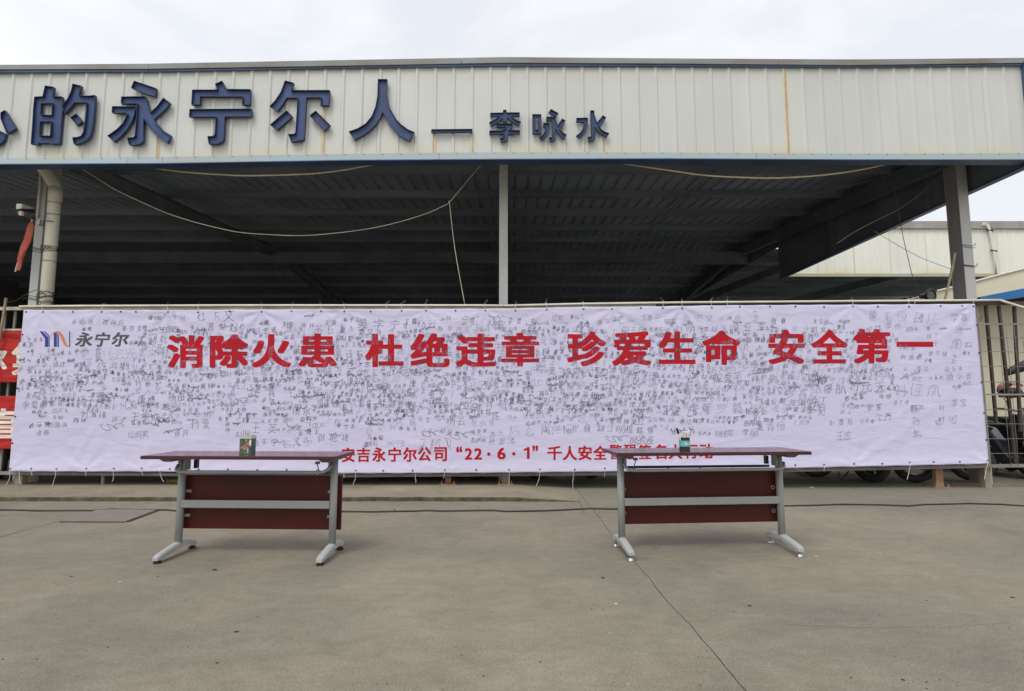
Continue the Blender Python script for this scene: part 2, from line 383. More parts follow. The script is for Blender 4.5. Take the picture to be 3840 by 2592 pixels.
# lettering outlines (closed loops, tenths of a pixel) and handwriting strokes (x, y pairs), keyed by character code
GL_BOLD = {
 28040: [[1087,492,1388,497,1390,915,1405,930,1958,923,1953,752,1925,740,1682,733,1680,635,1727,502,2055,500,2183,522,2235,550,2270,635,2270,1845,2255,1860,2143,1865,2348,2217,2343,2318,2215,2370,2047,2368,1945,2170,1845,2013,1838,2423,1537,2428,1530,1875,1515,1860,1463,1865,1520,1905,1520,1985,1498,2053,1415,2210,1335,2330,1303,2358,1137,2358,1027,2308,1015,2243,860,2345,735,2410,587,2408,495,2310,492,2207,690,2085,837,1962,1000,1965,1095,2097,1208,1873,1195,1860,1087,1858,1080,1845],[587,512,735,510,755,520,1028,1067,1068,1157,1068,1263,963,1348,792,1343,605,960,462,713,462,607],[1397,1162,1390,1255,1405,1270,1945,1270,1960,1255,1960,1175,1945,1160],[757,1432,913,1432,998,1547,995,1650,830,1775,653,1868,470,1865,402,1773,405,1670,650,1515],[1397,1502,1390,1605,1405,1620,1945,1620,1960,1605,1960,1515,1945,1500]],
 38500: [[1367,492,1665,490,1763,502,1850,535,1890,605,1895,987,1995,860,2137,632,2293,632,2408,697,2405,820,2275,1020,2133,1195,2383,1202,2388,1433,1897,1442,1890,1565,1905,1580,2193,1582,2207,1648,2330,1655,2418,1767,2418,1873,2240,1985,2110,2085,1925,2270,1928,2393,1823,2438,1640,2435,1485,2220,1320,2055,1095,1893,1092,1913,1198,2177,1200,2285,1180,2315,1095,2360,487,2348,482,507,768,507,777,958,1015,970,1100,1005,1135,1040,1168,1107,1187,1198,1575,1200,1590,1185,1590,755,1580,735,1373,735,1475,890,1560,1055,1558,1153,1435,1190,1267,1188,1155,990,992,793,992,697,1107,612,1255,610,1305,647],[777,1202,775,1567,858,1423,890,1305,865,1240,830,1205],[1177,1442,1095,1647,1243,1638,1252,1587,1265,1580,1588,1573,1583,1442],[775,1963,772,2103,823,2108,828,2097]],
 28779: [[527,492,693,492,930,605,1050,685,1235,860,1325,980,1387,1088,1405,1080,1495,930,1660,755,1760,675,1947,572,2147,502,2295,500,2395,630,2393,738,2170,815,1980,925,1850,1035,1705,1220,1602,1417,1530,1635,1560,1955,1553,2408,1242,2403,1230,1955,1210,1715,1138,1407,1005,1130,760,885,432,713,432,607],[627,1292,783,1292,855,1380,948,1567,1018,1767,1050,1885,1040,1985,895,2030,742,2023,678,1807,618,1667,490,1465,495,1360],[1837,1302,1995,1300,2025,1330,2135,1520,2298,1847,2293,1968,2155,2020,1982,2013,1908,1827,1722,1463,1722,1357]],
 24739: [[1087,532,1765,530,1863,552,1925,610,1962,743,1975,757,2077,602,2243,602,2368,667,2370,745,2345,800,2215,980,2080,1125,1905,1130,1787,1078,1780,1005,1807,965,1795,960,1757,962,1730,1005,1560,1125,1560,1215,1575,1230,2248,1237,2243,1738,1575,1740,1560,1755,1562,1773,1575,1780,2173,1782,2173,2268,1575,2270,1560,2285,1553,2418,1255,2420,1240,2405,1233,2272,642,2263,647,1782,1225,1780,1238,1773,1240,1755,1225,1740,567,1738,562,1237,1225,1230,1238,1217,1190,1205,1095,1100,875,1093,835,1110,677,1108,555,890,425,740,422,657,547,582,713,582,795,670,875,797,905,610,957,562],[1287,742,1227,752,1202,777,1207,988,1380,895,1497,802,1657,795,1633,762,1555,740],[877,1422,877,1538,1238,1533,1233,1422],[1567,1422,1567,1538,1928,1533,1923,1422],[957,1972,957,2068,1238,2063,1233,1972],[1567,1972,1567,2068,1858,2063,1853,1972]],
 26460: [[757,492,1048,497,1050,1235,1065,1250,1193,1252,1265,1330,1280,1365,1280,1455,1225,1550,1235,1560,1578,1553,1580,845,1565,830,1077,828,1077,582,2398,587,2393,828,1902,837,1902,1553,2323,1562,2330,1785,2315,1800,1902,1807,1893,2408,1582,2403,1573,1802,1327,1802,1313,2038,1052,2047,1043,2428,752,2423,743,2042,422,2033,427,1802,697,1795,588,1497,505,1330,382,1143,382,1037,457,912,605,910,665,970,748,1103]],
 32477: [[1477,522,2125,520,2253,542,2325,590,2380,735,2390,955,2383,968,2263,1018,2102,1013,2090,875,2068,807,2013,762,1575,760,1527,782,1500,835,1507,1138,2278,1147,2278,1863,2043,1875,2148,2057,2150,2165,2130,2195,2055,2240,1717,2232,1740,2315,1733,2418,1615,2450,1455,2450,1442,2443,1335,2210,1205,2000,1185,1983,1155,2000,987,1998,875,1810,847,1792,985,2040,1098,2277,1100,2365,1093,2378,963,2438,807,2438,575,1970,465,1800,392,1733,390,1635,437,1502,605,1500,667,1515,498,1317,402,1243,402,1137,447,1012,595,1010,817,1078,1185,1150,1200,1135,1198,1027,1117,1018,407,858,400,735,422,627,445,610,585,610,1185,760,1198,753,1222,637,1260,575,1317,542],[957,1372,1142,1633,1193,1628,1198,1407],[1507,1372,1502,1623,1593,1628,1598,1377],[1897,1372,1892,1623,1973,1628,1978,1377],[1527,1872,1525,1890,1590,1995,1737,1995,1660,1875]],
 36829: [[507,512,670,515,800,655,845,687,1017,592,1107,562,1315,530,2005,530,2035,540,2255,540,2353,552,2400,695,2393,798,2205,800,1905,770,1795,770,1780,785,1785,917,1792,877,1805,870,2195,870,2250,895,2295,950,2318,1017,2370,1365,2363,1508,1782,1517,1787,1638,2245,1640,2260,1655,2253,1868,1787,1872,1782,1973,2343,1982,2348,2213,1787,2222,1780,2405,1765,2420,1487,2418,1480,2235,1465,2220,955,2220,942,2213,935,2163,723,2348,567,2348,467,2278,465,2160,625,2010,767,1842,933,1842,1035,1920,1042,1973,1055,1980,1465,1980,1480,1965,1473,1872,1035,1870,1020,1855,1027,1642,1473,1638,1473,1512,987,1512,980,1675,965,1690,422,1683,427,1452,665,1450,680,1435,678,937,520,835,410,725,412,627],[1407,772,1217,812,985,940,987,1268,1478,1263,1480,785,1465,770],[1787,1092,1787,1268,2047,1265,2028,1167,1990,1095]],
 31456: [[1247,502,1543,502,1557,738,2378,747,2373,948,1552,957,1552,1003,1565,1010,2148,1017,2143,1698,652,1693,652,1017,1225,1010,1238,1003,1238,957,417,948,412,747,1233,738],[957,1202,950,1245,965,1260,1825,1260,1840,1245,1838,1207,1825,1200],[957,1452,950,1495,965,1510,1825,1510,1840,1495,1838,1457,1825,1450],[427,1732,2365,1730,2380,1745,2380,1915,2365,1930,1922,1937,1967,2048,2253,2052,2253,2258,1597,2262,1490,2445,1335,2450,1192,2413,1190,2335,1218,2273,1213,2262,557,2258,557,2052,843,2048,888,1937,427,1928],[1257,1932,1207,2048,1598,2043,1555,1950,1533,1932]],
 29645: [[1197,492,1355,490,1563,552,1753,632,1940,735,2100,855,2245,1010,2338,1147,2338,1243,2205,1300,2047,1298,1945,1160,1890,1105,1800,1025,1670,935,1493,842,1117,718,1112,617],[437,712,623,712,1253,902,1265,937,1295,910,1453,912,1700,1045,1840,1145,2035,1330,2115,1430,2113,1538,1995,1590,1837,1588,1640,1385,1390,1215,1233,1142,1065,1140,977,1112,977,1478,1153,1478,1165,1410,1250,1325,1423,1322,1600,1425,1770,1555,1925,1710,1937,1768,2157,1612,2325,1610,2438,1727,2435,1830,2330,1885,2110,2045,1895,2270,1888,2393,1783,2428,1597,2428,1515,2280,1375,2100,1170,1915,987,1798,975,1723,972,2043,1213,2052,1218,2283,417,2288,417,2052,655,2050,670,2035,668,1727,445,1720,430,1705,432,1487,655,1480,670,1465,668,1027,402,943,400,855],[1185,1533,1187,1588,1260,1595,1460,1735,1710,1985,1847,1855,1795,1870,1647,1868,1580,1795,1460,1695,1290,1585]],
 29233: [[497,512,663,512,827,628,845,620,907,522,1065,520,1283,572,1535,660,1737,592,2005,530,2065,520,2245,520,2265,530,2328,637,2323,748,2017,802,1862,847,2015,1010,2075,1100,2090,1135,2090,1235,2080,1255,2005,1300,1855,1300,1825,1290,1263,1295,1282,1353,1295,1360,2163,1362,2177,1498,2318,1507,2318,1933,2003,1945,2078,2077,2082,2163,2198,2187,2198,2303,2153,2398,1945,2400,1765,2370,1315,2330,542,2293,540,2195,572,2087,753,2078,797,1945,492,1933,492,1507,623,1498,637,1362,925,1360,938,1347,845,1150,725,980,550,815,402,723,402,627],[997,782,1005,810,1095,927,1198,843,1193,832,1133,812],[1517,992,1430,1045,1427,1058,1617,1055,1560,1005],[777,1582,777,1708,1038,1703,1003,1582],[1347,1582,1350,1695,1365,1710,2015,1710,2030,1695,2030,1595,2015,1580],[1137,1942,1122,1957,1082,2083,1213,2088,1257,1945],[1587,1942,1532,2103,1585,2120,1733,2128,1638,1947]],
 29983: [[437,552,2373,552,2373,798,1575,800,1560,815,1567,1208,2195,1210,2210,1225,2203,1448,1567,1452,1562,1793,2273,1802,2278,2033,1567,2042,1560,2415,1545,2430,1257,2428,1248,2047,1047,2042,1110,2265,1108,2363,955,2400,800,2395,758,2257,648,1987,515,1760,432,1653,432,1557,557,1472,723,1472,835,1620,937,1798,1243,1798,1243,1452,657,1448,650,1225,665,1210,1243,1208,1250,815,1235,800,437,798]],
 21629: [[1407,492,1693,492,1707,758,2095,770,2143,782,2215,830,2230,875,2232,1593,2303,1602,2410,1745,2400,1845,2127,1942,1860,2085,1680,2215,1612,2287,1605,2370,1485,2450,1320,2445,1255,2360,1110,2215,950,2095,743,1972,563,1892,397,1838,390,1825,392,1727,472,1597,573,1588,580,1575,580,655,595,640,863,642,877,808,1335,810,1350,825,1348,1593,695,1600,687,1608,897,1698,925,1670,1855,1670,1868,1677,1875,1707,2117,1605,1402,1593],[1707,1002,1702,1353,1923,1358,1925,1020,1895,1000],[877,1052,872,1363,1033,1368,1038,1057]],
 23433: [[587,502,765,500,1033,572,1263,662,1487,788,1750,665,2017,512,2190,515,2305,630,2308,733,2190,805,1777,1002,1752,1023,1865,1190,1967,1408,2348,1417,2348,1643,1415,1650,1402,1663,1480,1835,1478,1933,1463,1948,1427,1952,1435,1960,1973,1958,1987,1692,2293,1692,2298,2193,1587,2202,1468,2423,1455,2430,1285,2430,1157,2398,1150,2295,1188,2213,1183,2202,517,2198,517,1692,813,1692,827,1958,1135,1960,1150,1945,1003,1652,462,1643,467,1412,848,1403,712,1203,712,1097,1118,943,1013,882,913,842,643,762,500,735,490,715,492,627],[1407,1152,1162,1247,1255,1400,1275,1410,1583,1408,1525,1290,1425,1160]],
 20840: [[477,552,2333,552,2333,778,1562,787,1567,1008,2093,1012,2100,1235,2085,1250,1567,1252,1560,1445,1575,1460,2085,1460,2107,1478,2165,1450,2333,1452,2428,1567,2428,1673,2260,1765,2030,1915,1790,2105,1595,2300,1583,2398,1465,2450,1300,2445,1155,2250,890,1995,730,1875,570,1775,377,1678,370,1665,372,1577,477,1452,625,1450,705,1487,725,1460,1238,1453,1233,1252,745,1250,730,1235,737,1012,1233,1008,1238,787,477,778],[1037,1692,1050,1715,1300,1925,1405,2037,1610,1835,1787,1695]],
 31532: [[557,492,715,490,753,502,1010,635,1225,787,1237,492,1533,492,1540,995,1555,1010,1935,1010,1950,995,1918,867,1880,815,1592,813,1590,725,1637,582,1715,570,2015,570,2093,582,2150,605,2195,650,2238,767,2280,1045,2278,1233,1555,1240,1542,1247,1540,1305,1555,1320,2218,1327,2220,1855,2213,1868,2142,1877,2138,1953,2093,2035,2363,2042,2368,2253,1817,2262,1818,2403,1685,2440,1517,2438,1458,2277,1443,2262,1045,2260,1030,2275,1040,2305,1033,2408,905,2440,747,2438,645,2230,575,2120,415,1950,412,1847,537,1772,578,1763,587,1642,1215,1640,1230,1625,1230,1565,1215,1550,675,1550,655,1540,620,1285,580,1105,582,1017,997,1005,940,955,770,845,462,703,462,607],[937,1242,930,1265,947,1318,1228,1313,1223,1242],[1547,1552,1547,1638,1908,1633,1903,1552],[1255,1973,1223,2035,1303,2038,1295,2010]],
 19968: [[417,1352,2385,1350,2400,1365,2400,1595,2385,1610,425,1610,410,1595]],
}
GL_MED = {
 23433: [[607,512,745,510,1043,592,1243,672,1485,807,1770,675,2037,522,2170,525,2285,640,2288,723,2170,795,1713,1015,1845,1200,1947,1418,2328,1427,2328,1633,1377,1642,1372,1653,1458,1837,1460,1915,1443,1938,1335,1960,1175,1950,1023,1642,487,1638,487,1422,887,1415,735,1200,732,1107,1167,945,933,832,663,752,520,725,512,637],[1417,1132,1132,1237,1235,1410,1255,1420,1613,1418,1545,1280,1445,1150],[537,1702,793,1702,800,1955,815,1970,1985,1970,2000,1955,2007,1702,2273,1702,2278,2183,1567,2192,1443,2418,1305,2420,1207,2398,1172,2383,1170,2305,1213,2192,532,2183]],
 21513: [[707,482,963,482,972,573,985,580,1825,580,1838,573,1847,482,2113,482,2118,1323,707,1328],[977,802,977,1118,1838,1113,1833,802],[597,1482,2223,1482,2223,1698,1537,1702,1530,1905,1545,1920,2323,1922,2328,2133,1537,2142,1530,2405,1515,2420,1262,2413,1253,2142,477,2138,477,1922,1245,1920,1260,1905,1253,1702,597,1698]],
 27704: [[1007,502,1375,510,1463,532,1525,580,1550,685,1555,1167,1615,1070,1790,875,2000,715,2157,632,2283,632,2380,765,2373,848,2180,945,2040,1045,1875,1210,1833,1275,2315,1680,2315,1770,2183,1858,2057,1858,1900,1695,1685,1513,1622,1637,1552,1837,1552,1973,1635,1940,1760,1945,1828,2077,1825,2160,1473,2308,1115,2410,967,2408,892,2293,892,2217,1243,2108,1467,2015,725,2010,710,1995,717,1782,1255,1780,1270,1765,1268,767,1235,730,952,723,952,647],[527,632,645,630,690,655,770,715,995,960,1075,1090,1178,1307,1240,1505,1230,1585,1155,1620,452,1613,457,1402,897,1395,815,1230,685,1050,570,935,422,823,425,730]],
 23425: [[937,512,1385,520,1433,532,1505,580,1530,635,1537,1398,2313,1402,2318,1613,497,1618,497,1402,1258,1393,1258,767,1243,752,1175,740,887,748,882,657],[547,1662,793,1662,800,1885,815,1900,1975,1900,1990,1885,1997,1662,2263,1662,2268,2123,1607,2132,1588,2213,1478,2423,1337,2428,1227,2398,1210,2375,1212,2307,1293,2132,547,2128]],
 23572: [[987,502,1315,500,1403,512,1500,545,1548,617,1557,1838,1978,1833,1862,1623,1858,1567,1807,1558,1697,1508,1692,1417,1945,1050,2087,802,2223,802,2348,867,2348,953,2315,1020,2165,1260,2003,1485,2110,1495,2185,1600,2358,1947,2353,2038,2245,2080,1117,2072,1112,2083,1208,2297,1208,2373,1065,2420,925,2410,725,2010,555,1780,415,1640,410,1565,420,1545,547,1462,673,1462,775,1560,977,1838,1278,1833,1278,767,1263,742,1235,730,927,738,922,657],[577,802,710,805,845,950,1005,1180,1138,1437,1133,1528,995,1570,862,1563,745,1330,665,1210,452,973,455,890]],
 20844: [[2037,522,2173,522,2290,585,2298,683,2095,1000,1823,1348,1697,1348,1562,1283,1565,1200,1745,970,1743,952,1225,920,1073,925,1305,1240,1548,1647,1540,1745,1393,1808,1270,1805,1115,1520,925,1220,725,960,615,870,612,777,662,637,775,630,1005,670,1895,730,1915,720],[577,1412,710,1415,935,1660,1105,1910,1228,2147,1268,2237,1263,2318,1115,2360,982,2353,885,2140,755,1930,655,1800,442,1593,442,1517],[2137,1412,2270,1415,2388,1537,2385,1620,2155,1840,2055,1960,1875,2220,1790,2375,1667,2378,1540,2325,1532,2227,1665,1990,1905,1660]],
 21496: [[1657,512,1885,510,2113,532,2193,572,2228,637,2240,715,2238,2283,527,2288,520,2085,535,2070,1958,2063,1960,785,1943,762,1875,750,1607,758,1602,667],[667,722,913,722,920,855,935,870,1713,872,1718,1583,667,1588],[927,1082,927,1368,1448,1363,1443,1082],[537,1722,1845,1720,1860,1735,1860,1925,1845,1940,545,1940,530,1925]],
 8220: [[537,1552,703,1552,740,1565,788,1627,800,1675,788,1793,740,1855,692,1877,715,1940,768,2007,763,2118,645,2120,580,2095,515,2050,442,1933,420,1835,422,1707,455,1610,500,1565],[967,1552,1143,1552,1218,1607,1230,1645,1228,1783,1205,1830,1130,1885,1155,1950,1208,2007,1203,2118,1085,2120,1000,2085,915,2010,882,1943,860,1875,862,1687,895,1600]],
 8221: [[457,1552,565,1550,650,1585,735,1660,768,1717,800,1865,790,1995,765,2060,693,2118,507,2118,460,2095,432,2053,420,2015,432,1867,520,1795,495,1720,452,1663],[887,1552,1005,1550,1070,1575,1165,1650,1208,1727,1230,1795,1230,1985,1195,2070,1133,2118,947,2118,910,2105,872,2063,860,2025,862,1887,885,1840,950,1805,960,1785,945,1740,882,1663]],
 50: [[417,662,1388,667,1383,928,943,935,1105,1140,1195,1280,1248,1387,1290,1535,1290,1755,1268,1853,1235,1930,1178,2003,1073,2078,925,2120,705,2120,547,2068,442,1993,447,1682,563,1682,720,1815,813,1838,870,1815,945,1730,970,1665,970,1575,905,1420,785,1230,415,760]],
 54: [[847,642,1065,650,1200,705,1325,830,1380,955,1390,1155,1378,1233,1335,1340,1285,1410,1220,1465,1103,1518,862,1537,965,1690,1050,1775,1208,1897,1205,1980,1115,2100,1085,2120,960,2115,820,2005,675,1860,542,1653,492,1543,440,1365,430,1075,442,987,485,870,545,780,620,715,737,662],[907,922,840,955,795,1000,750,1095,755,1190,897,1258,1010,1205,1045,1160,1070,1095,1048,1017,1015,970,963,932]],
 183: [[577,1232,743,1232,780,1245,825,1290,840,1335,840,1445,825,1490,780,1535,735,1550,585,1550,540,1535,495,1490,480,1445,482,1327,495,1290,540,1245]],
 49: [[300,0,560,0,560,1400,360,1400,250,1290,0,1180,0,950,180,1000,300,1070]],
 21315: [[1267,502,1528,507,1537,1398,2358,1407,2353,1628,1532,1637,1535,2050,1863,2112,2150,2185,2155,2280,2043,2388,1905,2390,1693,2332,1375,2270,552,2163,552,2087,597,1962,795,1960,1195,2010,1258,2003,1253,1632,447,1628,440,1415,455,1400,1258,1393]],
 20154: [[547,512,680,515,880,645,1095,850,1255,1080,1328,1217,1405,1407,1535,1130,1625,980,1725,850,1930,655,2165,520,2283,522,2385,640,2388,723,2100,905,1865,1160,1702,1457,1602,1737,1550,1965,1530,2085,1540,2155,1533,2408,1252,2403,1250,2185,1230,1975,1148,1597,1005,1260,795,980,435,710,435,620]],
 20840: [[497,562,2313,562,2313,768,1542,777,1547,1018,2073,1022,2080,1225,2065,1240,1547,1242,1540,1455,1555,1470,2065,1470,2078,1477,2085,1517,2177,1462,2313,1462,2408,1577,2408,1663,2010,1905,1770,2095,1575,2290,1563,2388,1445,2440,1320,2435,1175,2240,910,1985,750,1865,390,1655,395,1580,497,1462,613,1462,725,1517,732,1477,745,1470,1258,1463,1253,1242,765,1240,750,1225,757,1022,1253,1018,1258,777,497,768],[987,1682,1280,1935,1405,2067,1630,1845,1837,1685]],
 35686: [[737,522,943,522,952,573,965,580,1835,580,1848,573,1857,522,2073,522,2078,923,737,928],[957,712,950,785,965,800,1835,800,1850,785,1848,717,1835,710],[747,982,2045,980,2060,995,2060,1095,2045,1110,755,1110,740,1095],[747,1162,2045,1160,2060,1175,2060,1265,2045,1280,755,1280,740,1265],[507,1332,2293,1332,2293,1468,1555,1470,1535,1480,1522,1513,1703,1572,1865,1657,1960,1595,2147,1512,2195,1500,2280,1505,2355,1600,2355,1650,2177,1712,2033,1795,2135,1940,2200,2085,2338,2097,2338,2223,1807,2232,1830,2315,1823,2378,1735,2400,1637,2398,1525,2170,1415,2033,1408,2073,1395,2080,853,2085,908,2107,912,2163,925,2170,1053,2168,1067,2102,1255,2100,1268,2107,1277,2168,1493,2172,1493,2308,1277,2312,1263,2398,1067,2398,1053,2312,925,2310,912,2317,903,2398,715,2400,702,2393,693,2312,477,2308,477,2172,697,2165,655,2150,555,1980,430,1855,435,1820,510,1755,588,1743,592,1547,765,1540,778,1547,787,1598,995,1600,1037,1522,1245,1520,1277,1475,515,1470,500,1455],[1377,1612,1402,1873,1445,1850,1523,1852,1605,1927,1707,1795,1573,1722,1417,1668,1417,1615],[1145,1673,1133,1918,785,1920,775,1940,795,1950,1183,1948,1180,1765],[787,1722,787,1798,948,1793,943,1722],[1865,1933,1795,2010,1757,2088,1967,2085,1895,1960]],
 37266: [[497,532,683,532,690,655,705,670,1153,668,1160,575,1175,560,2368,577,2363,738,1965,740,1950,755,1957,928,2268,937,2263,1088,1965,1090,1950,1105,1957,1248,2308,1257,2303,1408,1965,1410,1950,1425,1957,1588,2268,1597,2263,2318,1402,2313,1400,1605,1407,1592,1477,1585,1418,1417,1365,1313,1358,1923,1137,1932,1130,2135,1145,2150,1373,2152,1378,2303,462,2303,467,2152,695,2150,710,2135,708,1937,505,1930,490,1915],[1367,742,1367,1068,1418,1063,1427,932,1728,923,1723,742],[697,832,697,988,1158,983,1153,832],[1487,1092,1485,1110,1570,1245,1728,1243,1723,1092],[697,1152,692,1223,750,1235,815,1300,878,1427,900,1525,900,1755,923,1768,942,1337,970,1305,1007,1292,1153,1288,1158,1157],[1647,1412,1678,1517,1678,1563,1603,1585,1723,1588,1728,1417],[1127,1422,1110,1445,1110,1755,1117,1768,1145,1770,1160,1755,1160,1445,1150,1425],[695,1463,690,1755,715,1770,730,1755,730,1575],[1617,1752,1617,1878,2048,1873,2043,1752],[907,1932,900,2135,925,2150,940,2135,940,1945,933,1932],[1617,2032,1617,2158,2048,2153,2043,2032]],
 31614: [[497,572,2295,570,2310,585,2310,735,2295,750,1843,755,1985,1010,2090,1235,2083,1278,1975,1310,1885,1310,1695,950,1563,752,505,750,490,735],[937,802,1015,800,1073,822,1138,857,1138,893,1085,1010,935,1250,905,1270,807,1268,717,1228,712,1187],[1387,832,1465,830,1523,852,1588,887,1590,925,1518,1113,1415,1310,1315,1320,1220,1285,1210,1245,1328,993],[527,1302,633,1312,937,1438,948,1433,952,1367,965,1360,1825,1360,1838,1367,1845,1457,2177,1322,2273,1322,2358,1437,2353,1488,2037,1592,1730,1745,1555,1870,1558,1943,1522,1973,1587,2058,1683,2058,1755,1970,1847,1802,1955,1800,2043,1822,2068,1837,2068,1873,1963,2055,2313,2062,2318,2213,1687,2222,1728,2327,1728,2373,1595,2410,1505,2400,1425,2230,1395,2193,1375,2220,925,2220,912,2233,948,2317,943,2378,815,2410,730,2405,595,2100,442,1893,450,1835,547,1772,650,1775,835,2057,855,2040,967,1802,1055,1800,1168,1837,1168,1893,1107,2058,1283,2058,1262,2023,1262,1987,1308,1947,1230,1865,1110,1775,930,1665,713,1562,440,1465,435,1410]],
 21517: [[847,502,1103,502,1110,595,1125,610,1875,610,1888,603,1897,502,2158,507,2158,1413,1513,1425,1710,1565,1955,1800,2135,2060,2150,2095,2143,2168,2035,2230,1387,2222,1438,2307,1430,2395,1265,2430,1165,2430,1145,2420,1055,2290,870,2105,660,1955,485,1860,485,1770,535,1730,587,1662,703,1662,863,1748,880,1705,1107,1525,1033,1482,813,1392,432,1283,432,1207,517,1072,645,1070,817,1118,838,1113],[1117,822,1117,1198,1888,1193,1883,822],[1377,1682,1130,1865,1053,1885,1170,1995,1737,1995,1580,1825,1430,1705]],
 22823: [[537,512,673,512,880,625,1030,745,1215,950,1315,1110,1407,1308,1525,1090,1625,940,1840,705,1950,615,2127,512,2270,515,2368,637,2365,730,2170,835,2030,945,1905,1080,1765,1280,1662,1487,1622,1603,2333,1612,2338,1843,1527,1852,1540,2405,1525,2420,1262,2413,1260,2115,1240,1885,1223,1852,467,1848,467,1612,1165,1610,1180,1595,1098,1357,995,1170,935,1090,800,945,700,865,435,710,435,620]],
 34892: [[727,492,988,497,990,1545,1115,1707,1127,1522,1798,1513,1798,767,1783,742,1755,730,1437,728,1432,647,1482,517,1895,510,2010,545,2045,580,2070,655,2072,1513,2363,1522,2368,1743,1165,1750,1152,1763,1208,1847,1205,1940,1075,1990,950,1985,765,1730,600,1555,390,1375,395,1300,497,1182,613,1182,690,1245,718,1253],[497,1792,623,1792,800,1925,1115,2250,1130,2285,1128,2363,1003,2418,870,2415,805,2330,620,2145,412,1983,412,1907],[1217,2082,2295,2080,2310,2095,2310,2285,2295,2300,1225,2300,1210,2285]],
 21160: [[1377,502,1500,505,1635,677,1697,532,2113,532,2190,565,2225,600,2268,697,2310,945,2330,1225,2348,1953,1917,1962,1903,2388,1652,2383,1638,1967,1357,1958,1343,1782,452,1773,457,1562,685,1560,700,1545,568,1117,515,1010,472,963,472,877,515,760,645,750,747,788,1193,888,1237,792,1337,785,1262,693,1260,615],[1817,752,1683,765,1778,977,1828,1157,1880,1455,1902,1723,2073,1728,2060,1245,2008,847,1978,777,1943,752],[1465,983,1318,1383,1285,1460,1265,1470,1155,1470,1042,1433,1042,1337,1118,1143,1113,1122,843,1065,1007,1558,1443,1562,1457,1728,1623,1728,1620,1595,1588,1377,1538,1167],[527,2042,1403,2042,1408,2253,527,2258]],
 38598: [[1267,502,1528,507,1537,838,1917,632,2167,542,2293,542,2385,650,2383,748,2107,832,1813,975,2343,982,2343,1188,1545,1190,1530,1205,1532,1263,1545,1270,2298,1277,2293,1468,1595,1470,1580,1485,1582,1513,1595,1520,2158,1527,2153,1708,1595,1710,1580,1725,1582,1753,1595,1760,2143,1762,2143,1948,1595,1950,1582,1957,1580,1985,1595,2000,2223,2002,2223,2208,1647,2212,1565,2370,1515,2430,1407,2428,1282,2383,1280,2305,1313,2212,1105,2210,1092,2223,1140,2305,1133,2398,1025,2420,885,2420,855,2400,815,2320,665,2110,510,1945,405,1860,402,1777,510,1685,625,1680,678,1713,687,1202,943,1202,952,1263,965,1270,1245,1270,1260,1255,1258,1197,1245,1190,457,1188,457,982,987,975,683,822,407,728,405,640,500,525,623,522,883,622,1253,828],[957,1472,950,1505,965,1520,1305,1520,1320,1505,1318,1477,1305,1470],[957,1712,950,1745,965,1760,1305,1760,1320,1745,1318,1717,1305,1710],[957,1952,950,1985,965,2000,1305,2000,1320,1985,1318,1957,1305,1950]],
 30452: [[437,572,2363,572,2363,788,2115,790,2100,805,2098,1943,1472,1957,1482,2013,1505,2030,2303,2032,2308,2243,1537,2252,1538,2403,1435,2420,1257,2418,1240,2265,1225,2250,497,2248,497,2032,1185,2030,1198,2023,1200,1995,1175,1950,722,1943,718,797,437,788],[987,792,980,875,995,890,1805,890,1820,875,1820,805,1805,790],[987,1092,980,1165,995,1180,1805,1180,1820,1165,1818,1097,1805,1090],[987,1382,980,1445,995,1460,1805,1460,1820,1445,1818,1387,1805,1380],[987,1652,980,1725,995,1740,1805,1740,1820,1725,1818,1657,1805,1650]],
}
